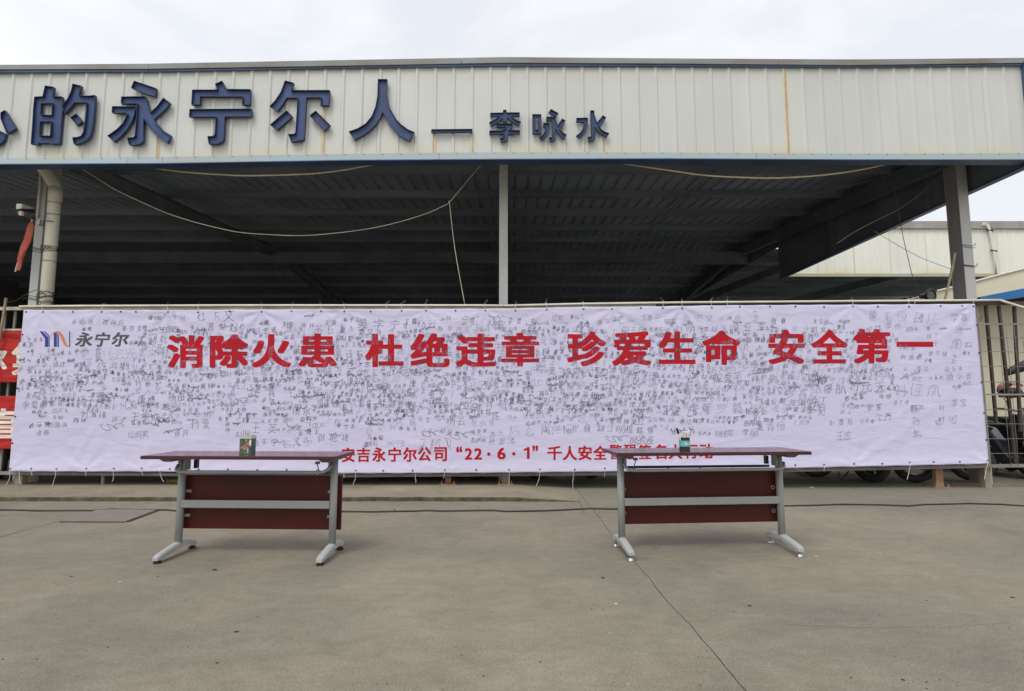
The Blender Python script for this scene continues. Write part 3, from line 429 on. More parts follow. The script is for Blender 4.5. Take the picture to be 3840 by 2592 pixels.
GL_REG = {
 25209: [[561,536,808,550,908,600,933,675,936,1272,1172,1353,1183,1375,1156,1514,936,1478,936,1806,1139,1819,1150,1975,1125,2000,936,2011,933,2375,908,2400,753,2389,747,2011,508,2000,483,1975,494,1819,725,1817,750,1792,747,1428,478,1347,450,1308,494,1169,572,1169,725,1217,750,1192,747,728,656,703,503,706],[1211,569,1256,569,1667,775,1683,808,1656,947,1408,856,1400,875,1403,1572,1672,1586,1683,1725,1658,1750,1403,1761,1400,2342,1375,2367,1242,2367,1217,2342,1217,858,1150,708],[1861,569,2172,569,2256,603,2297,661,2333,808,2331,956,2206,1031,2169,1022,2167,875,2133,758,1942,750,1903,794,1900,1458,1933,1508,2289,1786,2300,1825,2200,1925,2161,1931,1908,1706,1897,2356,1742,2367,1717,2342,1717,742,1758,617]],
 21457: [[944,519,1272,619,1575,794,1767,675,1928,603,2194,519,2258,533,2331,644,2317,692,2028,769,1800,875,1739,925,1875,1067,1975,1217,2097,1478,2097,1539,2008,1583,1342,1583,1319,1606,1369,1756,1392,1767,2272,1769,2272,1931,1428,1936,1483,2358,1472,2381,1375,2400,1286,2389,1208,1950,1175,1933,911,1936,919,2006,1014,2244,1014,2306,925,2333,825,2317,764,2128,636,1906,636,1828,669,1744,692,1733,825,1767,1125,1767,1147,1744,1103,1622,892,1233,650,975,467,842,453,794,561,686,633,708,833,858,975,1000,1158,1261,1275,1083,1411,925,1256,819,878,681,869,644],[1575,1039,1392,1233,1303,1378,1311,1397,1844,1392,1742,1217],[1994,1969,2122,2036,2125,2100,1883,2358,1844,2364,1767,2325,1736,2289,1742,2250]],
 30005: [[1578,553,2042,550,2156,569,2233,608,2314,761,2333,975,2317,1008,2161,1064,2131,828,2072,753,1542,750,1492,783,1494,1064,2147,1078,2150,2075,2125,2100,1494,2103,1481,2389,1308,2400,1283,2375,1272,2103,636,2089,633,958,658,933,806,936,819,1056,842,1067,1272,1064,1283,808,1325,650,1394,586],[828,1253,828,1497,1281,1489,1272,1253],[1494,1253,1494,1497,1964,1489,1956,1253],[828,1669,828,1931,1281,1922,1272,1669],[1494,1669,1494,1931,1964,1922,1956,1669]],
 21160: [[1411,536,1467,542,1575,667,1697,894,1817,1325,1861,1747,2114,1739,2117,1425,2083,975,2047,811,2000,742,1942,722,1686,722,1719,594,1758,550,2042,550,2106,569,2175,617,2247,811,2300,1458,2297,1922,1878,1936,1856,2364,1686,2356,1672,1936,1403,1922,1411,1753,1642,1750,1667,1725,1650,1458,1564,1094,1442,833,1303,672,1308,633],[561,786,639,786,1208,933,1247,922,1278,819,1339,819,1431,861,1397,1039,1264,1389,1222,1447,1128,1431,1083,1392,1181,1122,1172,1103,772,1025,914,1411,953,1572,1389,1586,1389,1747,486,1739,494,1586,761,1575,614,1094,519,939],[578,2069,1342,2067,1367,2092,1367,2208,1342,2233,592,2233,567,2208]],
 19977: [[528,669,2258,667,2283,692,2283,825,2258,850,542,850,517,825],[761,1369,1992,1367,2017,1392,2017,1525,1992,1550,775,1550,750,1525],[644,2019,2142,2017,2167,2042,2167,2175,2142,2200,658,2200,633,2175]],
 36718: [[861,536,1014,544,1019,956,1061,981,1206,1003,1250,1042,1239,1181,1058,1150,1019,1161,1019,1372,1206,1386,1219,1522,1283,1525,1392,1628,1400,775,1419,678,1453,628,1542,583,2108,583,2208,650,2247,761,2267,942,2256,964,2139,1014,2111,1014,2086,972,2081,828,2022,753,1642,750,1608,767,1586,811,1586,1072,2083,1358,2150,1425,2142,1467,2056,1564,2011,1564,1717,1358,1586,1294,1581,1656,1439,1675,1642,1917,1736,2072,1758,2067,1975,1750,2183,1542,2233,1542,2333,1658,2331,1689,2153,1844,1992,2033,1853,2261,1839,2381,1725,2400,1669,2389,1575,2183,1458,2000,1342,1850,1142,1667,1136,1628,1194,1558,1175,1550,1019,1561,1017,1825,992,1850,853,1839,847,1561,722,1558,858,1967,892,1983,1206,1986,1206,2164,911,2169,933,2275,925,2367,792,2400,769,2389,722,2169,486,2156,494,1986,681,1972,564,1594,503,1506,536,1361,575,1350,825,1383,850,1358,847,1128,806,1103,478,1047,467,992,486,894,525,867,839,931]],
 20840: [[544,586,2256,586,2256,747,1503,761,1511,1047,2022,1053,2033,1192,2008,1217,1511,1219,1500,1458,1525,1483,2022,1486,2042,1594,2256,1486,2358,1600,2364,1639,2150,1758,1800,2008,1575,2217,1519,2294,1522,2364,1406,2414,1367,2408,1175,2167,950,1958,717,1792,444,1647,433,1625,525,1500,558,1483,775,1594,794,1486,1289,1481,1289,1219,794,1214,783,1075,808,1050,1289,1047,1297,761,544,747],[894,1669,1150,1875,1394,2131,1683,1858,1928,1675]],
 21439: [[2094,536,2139,536,2247,594,2225,667,1789,1092,2275,1100,2300,1125,2289,1281,2019,1294,2014,2289,811,2297,797,1294,511,1281,500,1125,525,1100,1011,1092,783,858,619,756,669,594,1958,667],[994,786,1308,1100,1706,1097,1625,1050,1619,1011,1811,825],[994,1286,983,1442,1008,1467,1808,1467,1833,1442,1833,1308,1808,1283],[994,1619,983,1775,1008,1800,1808,1800,1833,1775,1833,1642,1808,1617],[994,1953,983,2108,1008,2133,1808,2133,1833,2108,1833,1975,1808,1950]],
 26368: [[1194,519,1339,519,1353,722,1456,753,1467,775,1464,889,1361,903,1350,925,1361,1464,2292,1467,2317,1492,2314,1622,494,1631,486,1478,664,1456,667,842,656,819,558,817,486,789,486,644,558,633,1158,717,1183,692],[1444,536,1539,553,1842,717,2061,586,2194,536,2264,544,2308,600,2331,672,1986,844,2142,1050,2231,1228,2250,1292,2233,1358,2158,1383,1403,1372,1403,1228,1481,1206,1592,983,1697,856,1633,792,1369,672,1375,633],[858,839,861,964,1181,956,1181,894,1156,869],[1842,972,1758,1050,1669,1206,2022,1214,1942,1067],[861,1119,861,1214,1181,1206,1172,1119],[861,1369,861,1464,1181,1456,1172,1369],[744,1703,2056,1703,2064,2322,744,2331],[928,1853,917,1925,942,1950,1858,1950,1883,1925,1881,1861,1858,1850],[928,2086,917,2175,942,2200,1858,2200,1883,2175,1881,2094,1858,2083]],
 20302: [[1111,519,1156,519,1597,678,1589,814,1525,817,1342,767,1319,778,1317,1425,1342,1450,1722,1447,1819,961,1942,667,2033,575,2094,553,2206,553,2258,600,2314,728,2347,956,2283,1008,2211,1031,2158,783,2128,769,2092,800,2003,994,1919,1439,2306,1453,2314,1622,1911,1636,1883,1725,1875,2133,2231,2244,2225,2283,2117,2392,2078,2397,1722,2286,1136,2172,1133,775,1108,717,1050,658],[728,536,875,533,900,558,900,1892,1083,2308,1072,2347,975,2383,903,2372,831,2178,692,1917,433,1558,503,1411,542,1400,714,1572],[1728,569,1839,586,1867,625,1692,1000,1658,1017,1544,981,1533,958],[1328,1636,1319,2022,1361,2047,1672,2097,1700,2025,1714,1644]],
 20215: [[728,519,875,517,900,542,908,1594,983,1508,1050,1508,1283,1675,1492,1883,1642,2078,1792,1883,2000,1675,2183,1542,2267,1542,2342,1633,2333,1692,2050,1892,1842,2117,1739,2275,1767,2342,1756,2381,1578,2397,1458,2167,1258,1917,1050,1742,908,1656,903,1889,1100,2325,1072,2364,928,2397,708,1933,475,1617,469,1544,558,1417,714,1572],[1061,519,1117,525,1258,667,1397,928,1450,1208,1439,1614,1269,1606,1267,1242,1231,1044,1125,817,950,625],[1844,536,1992,533,2017,558,2017,1592,1992,1617,1858,1617,1833,1592]],
 48: [[844,669,1039,686,1192,800,1281,944,1350,1192,1350,1575,1247,1889,1150,2008,1050,2075,925,2100,761,2081,608,1967,503,1772,450,1575,450,1192,519,944,558,867,667,742,761,686],[894,886,833,908,758,983,719,1061,667,1392,703,1656,742,1750,833,1858,942,1867,1025,1800,1097,1656,1133,1375,1081,1061,1042,983,967,908]],
 49: [[794,686,992,683,1017,708,1017,2058,992,2083,808,2083,783,2058]],
 51: [[711,669,906,669,1022,703,1117,758,1203,856,1267,1058,1267,1158,1231,1289,1106,1425,1175,1483,1231,1594,1250,1725,1214,1889,1100,2025,989,2081,892,2100,711,2097,594,2064,550,2025,561,1836,775,1883,872,1864,975,1800,1017,1692,992,1617,933,1558,839,1519,761,1514,750,1492,753,1311,911,1269,1008,1183,1033,1108,1008,983,950,925,858,883,711,903,556,981,519,972,519,744]],
 53: [[711,669,908,667,1072,719,1192,817,1264,944,1300,1125,1283,1242,1192,1417,1022,1531,811,1569,800,1592,803,1856,1206,1869,1206,2081,586,2072,586,1344,825,1350,889,1331,1008,1250,1064,1122,1008,983,889,903,758,883,594,936,522,981,486,972,492,750]],
 56: [[811,669,975,667,1183,742,1292,850,1350,1008,1350,1158,1331,1222,1292,1300,1203,1394,1275,1483,1333,1625,1333,1742,1297,1872,1225,1983,1150,2042,958,2100,761,2081,600,1992,542,1917,483,1775,486,1594,525,1500,611,1392,508,1300,453,1172,450,1008,469,928,508,850,600,758,694,703],[861,886,767,925,708,983,683,1125,708,1183,767,1242,861,1281,925,1283,1033,1242,1092,1183,1117,1125,1117,1042,1092,983,1033,925,939,886],[894,1503,800,1542,742,1600,717,1725,767,1825,908,1883,1017,1842,1075,1783,1100,1675,1075,1600,1017,1542]],
 57: [[761,669,833,692,900,742,1142,1000,1281,1261,1333,1475,1333,1708,1258,1900,1117,2042,925,2100,744,2081,650,2042,578,1981,469,1806,450,1692,469,1544,508,1450,633,1325,775,1267,942,1267,1031,1289,975,1167,842,1000,636,839,642,800],[861,1486,753,1544,703,1611,683,1692,750,1825,889,1881,1000,1842,1058,1783,1100,1675,1100,1575,989,1503]],
}
GL_SK = {
 29579: [[58,42,22,42],[63,20,17,20],[40,20,40,62],[20,62,61,62]],
 26446: [[46,59,47,55,52,51,63,46],[34,60,33,55,22,47,17,46],[17,30,63,30],[40,48,40,65],[54,42,27,42],[49,42,46,37,40,34,39,18,32,17],[63,60,17,60]],
 24352: [[19,64,29,64,29,51,19,51,18,40,19,37,29,37,28,19,24,17,19,18],[52,24,42,20],[63,20,55,30,51,44],[61,64,58,58,49,51],[41,65,42,20],[63,44,35,44]],
 21016: [[31,38,27,39],[31,38,31,33],[31,38,34,43,36,56],[53,18,59,17,62,21,62,64],[49,59,49,33],[29,56,30,62,28,66,26,66],[25,25,29,33,34,32,38,25],[41,56,16,56]],
 38472: [[35,23,39,31],[59,31,64,21],[17,18,17,64,29,63,25,50,29,43,29,32,25,30],[43,18,49,18,49,49],[45,66,37,41,61,40],[63,58,35,58]],
 26472: [[36,18,48,29,54,40,55,47],[23,49,28,46,30,40],[36,63,54,63],[15,29,19,41,22,43],[54,63,53,59,42,51,44,42,34,31],[30,55,16,55],[53,18,59,18,63,38,63,47,38,48],[23,66,23,18]],
 40644: [[48,22,62,18],[32,22,19,17,16,18],[58,36,22,36],[40,51,40,28],[31,52,31,65],[49,51,49,66],[60,61,21,61],[58,36,58,42,56,44,23,44,23,27,57,27,58,36],[17,51,64,51]],
 21608: [[51,18,57,17,60,21,59,63,21,63,21,33,16,18],[31,24,49,24,49,35,32,36,31,24],[52,44,29,44],[40,58,40,44],[51,53,30,53]],
 21556: [[43,32,43,29,48,22,61,17,65,19],[24,51,56,51,57,62,55,64,23,64,22,52,24,51],[39,42,39,33,36,26,32,22,17,18],[60,42,20,42],[17,32,63,32]],
 24464: [[28,67,16,56],[48,63,60,53,60,51],[48,63,46,63,37,52],[23,45,19,44],[33,22,37,31],[63,22,58,30],[37,52,31,50],[26,53,23,45,23,17],[60,51,57,48,39,48,37,49,37,52],[47,48,47,18,41,18],[33,37,63,37]],
 23385: [[25,41,32,42],[25,41,24,49,30,57,31,62],[42,52,36,32],[17,62,31,62],[20,17,24,18,24,38],[44,17,50,18,50,66],[64,33,59,53],[24,38,17,37]],
 39532: [[50,29,17,29],[21,63,53,63,52,41],[48,17,57,18,60,25,61,40,26,40,26,54]],
 26417: [[64,23,63,22,50,31,43,40],[26,57,21,51],[26,57,26,62,29,66],[38,40,36,42,17,42],[38,40,26,27,17,22],[43,40,44,42,62,42],[26,57,59,56],[40,18,40,65]],
 32993: [[46,50,62,50],[46,36,62,36],[38,55,17,55],[19,24,36,25,36,39,19,40,19,24],[27,40,27,66],[40,18,46,36,46,63,62,63,62,19,55,17]],
 26519: [[64,25,64,29,57,43,52,45],[39,28,44,34,48,44,52,46],[25,45,26,18],[25,45,22,43,17,31],[26,48,30,47,34,41],[42,54,62,54],[26,48,26,66],[34,54,17,54],[52,18,52,66]],
 37101: [[29,61,28,66],[57,24,63,27,63,38,57,46,63,62,48,63,48,18],[19,46,20,54,38,53,38,45,19,46],[42,61,17,61],[40,38,19,38],[21,18,29,18,29,31,34,35,34,38],[41,29,15,28]],
 20309: [[49,18,57,17,60,19,60,60],[34,32,48,32,48,48,34,48,34,32],[23,51,19,50,16,45],[27,65,23,56,23,18],[33,60,64,60]],
 39640: [[54,17,61,18,61,38,18,38,18,18],[39,66,40,60],[29,23,50,23,50,31,30,32,29,23],[33,45,54,45,55,52,53,54,26,54,25,46,33,45],[17,60,63,60]],
 32599: [[35,51,32,42],[39,26,38,23,31,20,20,17,17,19],[32,64,32,51],[46,51,46,64],[39,26,48,29,54,35,55,41,29,42,24,37,20,36],[35,51,60,51,60,64,19,64,19,52,32,51]],
 37073: [[56,25,60,25,64,29,63,39,58,45,63,63,48,63,48,18],[29,33,21,21,17,19],[24,55,24,64],[38,65,35,56],[30,55,29,33],[43,40,17,40],[19,55,41,55]],
 35874: [[33,36,42,35],[33,45,45,45],[23,25,29,27],[23,25,21,20],[23,25,22,48,16,48],[50,45,52,44,54,35],[29,20,37,27,42,35],[39,66,38,60],[21,63,23,59],[61,53,51,53],[33,52,44,52],[53,18,61,18,61,66],[33,36,33,60,45,59,45,19,40,17]],
 21776: [[43,29,59,29,59,19,29,19,29,29,43,29],[63,61,20,61,19,29,16,18],[63,45,26,45],[29,53,57,53,58,45,58,37,30,37],[41,67,43,67,43,29]],
 38889: [[17,44,33,44],[42,48,61,48],[41,58,63,58],[25,52,25,66],[35,27,16,27],[25,36,25,17],[34,60,16,60],[57,22,63,23,64,37,40,37],[33,44,32,52,18,52,17,37,33,36,33,44],[51,18,51,65]],
 26361: [[24,27,55,27],[24,27,25,34,54,34,55,19,24,19,24,27],[59,48,20,48],[63,62,18,62],[46,66,46,41],[33,66,33,41],[59,48,58,41,21,41,20,55,58,55,59,48]],
 35768: [[25,24,32,26],[25,24,25,47,16,48],[41,66,40,57],[35,49,40,57],[49,18,49,57],[61,57,40,57],[64,38,34,38]],
 37011: [[34,28,32,33,28,35],[17,62,35,61,33,48,28,40],[45,18,45,63,62,62,56,49,56,45,62,38,62,27,58,25,53,26],[21,47,24,42,28,40],[17,22,28,35],[28,40,28,35]],
 33831: [[19,18,22,24,22,33],[32,30,29,21],[58,33,58,18],[48,31,51,23],[50,62,50,66],[29,62,29,66],[16,46,64,46],[63,62,17,62],[40,18,40,53],[21,39,58,39,57,53,21,53]],
 20911: [[23,38,17,22],[52,30,30,30],[32,63,56,63,55,41],[18,63,23,53],[47,17,55,17,59,20,62,41,36,41,35,54]],
 31243: [[32,37,29,41,25,42],[25,43,21,41,15,30,15,26],[41,49,61,49,61,64,39,64,39,50,41,49],[32,50,16,50],[36,18,64,18],[25,18,25,63],[62,30,39,30],[63,40,38,40],[50,40,50,18],[16,62,32,65]],
 34081: [[49,62,49,66],[26,53,36,52,35,47,31,45],[20,44,25,40],[25,40,20,34],[40,31,39,17,34,17],[30,40,31,45],[29,26,19,19],[51,26,59,21],[16,34,20,34],[25,48,31,45],[16,46,30,58,30,66],[17,62,63,62],[53,42,56,38,61,36,58,31,22,31,20,34],[52,43,49,44,45,52,58,53,59,50,49,39,25,40]],
 24429: [[51,57,59,62,60,65],[49,39,58,44],[37,30,35,22],[24,25,23,30],[62,31,57,24,46,18],[33,45,40,44,40,35,19,36,20,45,33,45],[41,52,19,52],[29,52,29,66],[43,61,17,61],[17,18,35,22,43,22]],
 28504: [[24,33,18,19],[52,51,46,51],[52,51,53,47,62,39],[26,62,19,65],[62,39,66,40],[37,58,38,51],[43,50,33,39],[55,51,64,51],[55,51,56,56,60,61],[17,49,22,47],[34,28,60,28],[59,66,46,63,31,63],[46,42,46,63],[60,36,34,36],[46,36,46,19],[31,51,43,50],[34,36,34,19,60,19,60,36]],
 34945: [[40,54,40,62],[29,29,15,26],[29,29,30,18,42,21],[29,29,35,34,35,36],[51,26,60,33],[64,18,55,21,44,31,42,36],[62,53,18,53],[42,36,25,37,24,46,56,46,56,37,42,36],[58,62,21,62]],
 20110: [[63,43,17,43],[40,62,40,19,36,17,28,18],[59,62,21,62]],
 33891: [[21,55,40,54],[30,62,30,66],[22,37,57,37],[40,54,43,56,58,56],[63,49,16,49],[59,25,20,25],[64,18,17,18],[63,62,17,62],[49,66,49,56],[22,37,23,43,57,43,56,31,24,31,22,37],[40,19,40,54]],
 20313: [[24,51,16,48],[56,25,61,21],[24,51,27,48,53,48,56,52],[24,51,38,64,42,64,56,52,64,49],[62,37,19,37],[33,17,40,18,40,48]],
 33487: [[64,27,60,36],[20,28,24,36],[30,55,30,65],[39,53,37,51,36,37,32,27,23,19,18,18],[42,18,48,17,51,19,53,45,21,45],[63,60,17,60],[50,66,50,55]],
 21494: [[30,46,64,46],[17,31,17,60,30,60,30,31,17,31],[49,64,49,18]],
 21525: [[33,36,59,36,59,19,21,19,21,36,33,36],[42,48,56,49,55,63,24,63,25,48,42,48]],
 39759: [[35,65,27,65,26,63],[59,36,58,28],[36,47,26,53],[26,53,15,45],[26,53,26,45],[35,21,30,24],[26,56,26,63],[22,36,17,36],[22,36,20,29,27,24],[25,37,34,36,30,24],[17,18,25,21,27,24],[18,64,26,63],[41,51,62,51],[36,56,17,56],[53,28,64,27,63,32],[49,36,53,34,53,18,61,17,64,18,64,21],[51,60,41,60,41,42,49,40,62,41,61,60,51,60],[51,66,49,36,45,25,36,18,35,20]],
 33931: [[17,30,26,34],[33,47,45,52],[17,51,20,44],[57,50,45,52],[42,45,44,41],[49,66,49,58,45,52],[33,38,38,38,53,44,57,47,57,50],[49,18,56,18,56,38],[17,62,63,62],[26,18,26,54,30,58,30,66],[63,33,32,33]],
 30000: [[61,42,19,42],[39,62,39,21],[61,21,19,21],[61,21,61,62,19,62,19,21]],
 26460: [[25,47,29,46,32,40],[15,29,21,43,24,45],[63,20,35,20],[50,20,50,64],[17,55,33,55],[62,48,39,48],[25,66,25,18]],
 19969: [[42,61,42,22,39,18,28,19],[62,61,17,61]],
 27784: [[16,49,22,47],[26,62,19,65],[64,27,64,19,51,18,49,21,49,43,46,44],[19,20,26,34],[31,19,39,26,46,44,46,66],[32,48,32,55,62,55,63,48]],
 23004: [[18,17,35,20,37,23],[51,34,51,30,47,27,46,23],[29,34,27,27],[51,66,50,60],[37,23,46,23],[37,23,27,27],[35,39,34,35],[28,67,31,63,31,59],[65,18,58,18,46,23],[40,59,40,44],[59,51,21,51],[16,44,63,44],[62,59,19,59],[64,35,15,35]],
 33539: [[64,25,61,18,40,18,37,21,37,49,59,49,59,34,50,34],[24,37,17,40],[29,31,19,19],[28,47,21,51],[50,66,50,56],[17,61,63,61],[29,66,29,56]],
 27743: [[16,49,22,47],[26,62,19,65],[27,35,19,19],[48,21,48,61],[33,21,63,21],[60,61,35,61]],
 20613: [[56,66,60,64,60,61],[15,45,18,49,22,50],[33,47,61,47],[31,31,65,31],[61,41,33,41],[27,65,22,50,22,18],[64,61,31,61],[49,17,56,18,56,35],[33,41,34,54,60,54,61,41],[47,66,47,41]],
 38047: [[25,21,34,24],[22,65,21,60],[33,59,21,60],[63,36,39,36],[63,36,63,54,39,54,39,36],[31,49,20,49,16,52,16,55,21,60],[33,37,17,37],[51,65,51,18],[25,49,25,21]],
 21346: [[24,37,58,36],[63,60,40,60],[40,51,40,65],[58,36,57,50,24,50,24,37,21,24,17,18]],
 27754: [[19,20,26,33],[24,46,17,49],[19,65,27,62],[63,61,36,61],[36,41,62,41],[33,19,64,19],[48,19,48,61]],
 25140: [[18,17,26,23],[60,46,57,33,53,31],[38,18,34,22],[57,64,52,65],[53,24,60,17,64,19,64,24],[53,24,45,19],[53,24,53,31],[25,38,25,26],[30,55,30,66],[35,26,35,37],[63,55,15,55],[53,31,51,33,49,44,48,66],[30,49,30,38],[18,43,41,43],[15,26,43,26],[19,62,41,62],[43,32,17,32],[41,43,41,38,35,37,19,38,18,43,19,49,40,49,41,43]],
 23828: [[24,42,20,41],[29,56,28,47],[40,65,40,57],[64,20,24,20],[59,29,24,29],[62,46,28,47],[24,37,59,37],[60,64,60,56,20,56,19,64],[28,47,24,45,24,20],[44,20,45,47,44,52,42,52]],
 20219: [[34,59,48,60],[48,60,49,62,61,64],[15,44,19,49,23,50],[64,41,31,41],[33,19,63,19],[31,67,24,56,23,50,24,18],[48,60,48,20]],
 38470: [[24,30,28,31,30,34,30,41,25,48,29,64,17,64,17,18],[62,20,62,34],[36,43,64,43],[62,20,38,20,37,34],[50,21,50,65],[39,57,61,57]],
 24278: [[47,56,60,56,61,47],[54,46,49,52],[42,62,41,66],[32,30,46,35],[26,56,39,56,40,47],[57,25,47,20,28,17],[40,47,27,43],[40,47,43,42],[32,24,40,25,50,30],[43,42,30,35,19,34],[65,35,61,34,48,39,46,44,61,47],[16,19,19,34,19,61,64,62]],
 23002: [[35,35,39,38,43,38],[64,34,57,41,53,41],[25,29,28,29,29,26],[25,29,21,23],[63,58,58,49,53,49],[35,58,39,49],[30,18,34,18,40,23,43,30,44,66],[65,23,65,19,62,17,54,18,53,66],[22,66,17,38,25,33],[16,54,29,54,29,44,25,29]],
 26041: [[42,56,40,66],[40,19,43,17,49,17,54,20,57,41,32,42],[33,56,32,42,27,27,18,18],[63,56,18,56]],
 37329: [[25,32,29,24],[54,31,51,24],[66,50,63,49,54,52],[60,37,20,37],[54,52,53,49,28,49,26,52],[40,49,40,19],[18,18,63,18],[14,50,18,49,26,52,40,64,53,55,54,52]],
 19992: [[51,20,51,45],[61,45,25,45],[55,64,43,61,25,60,25,20],[64,20,16,20]],
 22799: [[33,38,33,34],[44,23,37,23],[44,23,44,21,54,18,63,17,66,19],[44,23,52,29,52,32,33,34],[57,45,23,45],[30,31,17,27],[30,31,30,33,33,34],[23,51,57,51],[39,63,39,58],[62,64,17,64],[30,31,37,25,37,21,17,17],[39,58,24,57,24,39,56,39,56,57,39,58]],
 35885: [[61,37,35,37],[16,48,23,48,24,23],[43,64,43,49],[48,30,48,18],[61,37,60,43,36,43,35,37,36,31,48,30,61,31,61,37],[64,24,29,25,24,23],[64,64,33,64],[53,64,53,49],[53,49,34,50,35,58,62,57,62,49,53,49]],
 38886: [[19,59,61,59],[22,48,58,48],[18,36,62,36,60,23,57,21,52,22],[39,18,39,66]],
 36158: [[18,17,33,21,38,26,41,34],[23,27,23,39,56,39,56,27],[44,24,61,17],[33,64,33,46],[46,64,46,46],[63,64,17,64],[46,56,20,55,21,46,60,46,60,55,46,56]],
 37049: [[39,33,20,33],[39,21,19,21],[55,26,59,25,63,28,63,38,57,46,63,62,48,63,48,18],[31,46,36,56,36,60,24,61],[24,61,25,66],[24,61,17,51,17,46,39,45,39,21]],
 30707: [[28,43,59,42,59,21],[27,21,59,21],[27,21,26,40],[17,62,62,62],[33,62,28,43,22,37]],
 29066: [[18,17,22,25],[47,18,45,24],[20,58,25,67],[20,58,25,57,35,59],[45,60,59,63],[33,24,33,18],[56,25,59,24,63,18],[19,45,35,45],[19,38,35,38],[35,59,34,63],[45,40,60,44],[63,54,62,51,47,51,45,54,45,66],[45,46,45,33,49,30,63,31,64,35],[29,31,35,31,35,51,19,51,19,31]],
 23391: [[46,18,46,33],[34,18,34,33],[61,51,19,51],[51,64,48,59,42,57,40,40,32,40],[55,65,26,64],[58,18,58,33,21,33,21,18],[64,18,16,18]],
 31206: [[61,61,40,62],[18,19,21,18,26,20,35,26,36,29],[37,61,20,61],[37,61,37,54],[64,34,56,38,52,45],[34,53,33,46],[34,53,22,54],[24,30,36,29],[27,40,17,34],[27,40,28,45],[46,29,48,25,59,19],[40,62,40,66],[37,54,58,54],[56,30,40,29],[40,38,40,18],[27,40,28,38,48,39],[16,46,64,46]],
 38414: [[53,18,62,18,62,63,34,64],[18,53,18,18],[36,33,28,33],[51,33,43,33],[25,60,23,64],[46,46,49,50,48,53,34,53,31,48],[43,40,50,40,51,25,28,25,29,40,36,42]],
 34203: [[34,21,18,21],[34,21,34,31,18,31],[45,45,46,37],[56,38,58,45],[25,50,26,55,30,58,30,66],[40,50,63,50],[49,66,51,50],[63,27,41,27],[51,18,51,37],[17,62,63,62],[18,39,33,39,33,49,18,49,18,21],[40,37,64,37]],
 20399: [[31,38,37,44],[46,43,46,31],[38,48,37,44],[36,63,54,63,54,54],[16,44,18,48,22,49],[31,18,40,22,46,30],[47,30,56,20,61,18,66,19],[28,67,22,55,22,18],[60,43,37,44],[63,31,30,31],[31,53,63,53]],
 38647: [[32,50,24,50],[23,43,32,43],[46,50,55,50],[46,43,57,43],[59,64,21,64],[57,27,22,27],[40,35,40,19],[62,49,61,57,18,57,17,49],[40,64,40,42],[40,35,23,36,22,19,57,19,56,36,40,35]],
 30333: [[21,39,58,39],[38,66,37,57],[58,21,21,21],[21,21,21,56,37,57,57,57,58,21]],
 40857: [[57,59,48,65],[44,31,50,33,58,44],[33,21,39,25,44,25],[34,65,29,34,26,28,17,19],[44,52,44,25,46,19,59,18,64,20,64,25],[17,52,63,52]],
 27573: [[20,40,33,40],[64,48,57,48,56,64,44,64,44,54,42,49],[20,52,33,52],[35,30,16,27],[65,19,59,19,52,25,44,33,42,40,59,40,59,36,48,22,38,18],[33,66,20,61,20,18]],
 37085: [[49,18,49,63,63,63,58,45,63,39,64,30,62,26,56,26],[20,19,24,27,25,48],[34,48,34,18,29,18],[16,30,20,41],[43,29,39,40],[40,59,20,59],[29,66,29,48],[42,48,17,48]],
 23380: [[48,65,48,21,52,17,63,18,65,28],[16,36,39,43],[21,18,26,17,28,19,28,51,36,58,36,63,17,63]],
 37045: [[47,18,47,63,63,62,57,49,57,44,63,37,63,28,60,25,56,25],[38,20,18,20],[38,20,38,36,18,36,18,20],[26,63,23,50,15,44],[31,44,36,45,38,48,39,63,17,63]],
 21490: [[32,25,24,36],[32,25,23,19,15,19],[35,25,36,23,47,19,61,17,65,19],[40,42,60,43,59,57,20,57,20,43,40,42],[40,65,39,33,35,25]],
 27611: [[63,38,17,32],[55,65,36,60,19,58],[19,45,59,51],[36,60,36,22,40,18,60,18,63,20,64,26]],
 24120: [[41,40,28,41,27,49,52,50,53,41,41,40],[26,64,27,57],[56,66,54,63,54,57],[40,57,40,66],[41,40,41,18],[52,19,58,20,58,32,22,32,22,20],[18,50,18,57,62,57,62,50]],
 19975: [[32,46,57,46,57,32,54,19,51,17,42,18],[32,62,32,46,26,27,17,18],[17,62,62,62]],
 39038: [[26,21,37,26],[26,21,26,54,36,53,36,36,32,35],[36,64,18,64,18,27,16,18],[53,63,52,55],[57,24,64,19],[41,18,45,19,52,27,53,46],[44,31,44,54,52,55,62,54,62,31],[64,64,43,64]],
 36182: [[27,34,31,33,36,27],[27,34,27,18],[52,44,51,27,47,21,40,17],[56,52,58,61,48,62],[48,62,49,67],[64,19,56,24],[43,30,43,51,44,57,48,62],[17,60,37,60],[27,37,17,39,17,50,36,50,36,38,30,38,23,32,19,25],[61,30,61,51,43,51],[27,66,27,37]],
 27494: [[31,38,41,38],[21,20,20,41],[21,63,39,63],[31,46,31,21],[63,52,17,52],[48,65,50,34,56,19,61,17,64,19,65,28],[17,18,21,20,43,23]],
 24247: [[52,27,61,33],[28,33,34,30,35,26],[63,20,44,32],[43,28,25,22],[64,61,20,61,19,29,16,19],[44,32,43,18,34,17],[25,46,64,45],[28,53,57,53,59,51,59,46,58,38,27,38],[44,32,43,61,41,67]],
 36154: [[60,19,45,24],[40,34,36,24,20,18],[24,28,24,42,55,42,55,28],[52,49,61,49,61,63,45,63,45,50,52,49],[29,49,36,49,37,62,18,62],[26,66,23,52,16,48]],
 20005: [[46,45,46,63],[56,55,55,51],[34,45,34,63],[25,51,22,58],[17,20,19,27,19,44,63,44],[20,63,61,63]],
 23609: [[37,63,37,49,34,29,25,20,19,18],[57,35,56,63,22,63],[57,35,21,35],[17,49,63,49]],
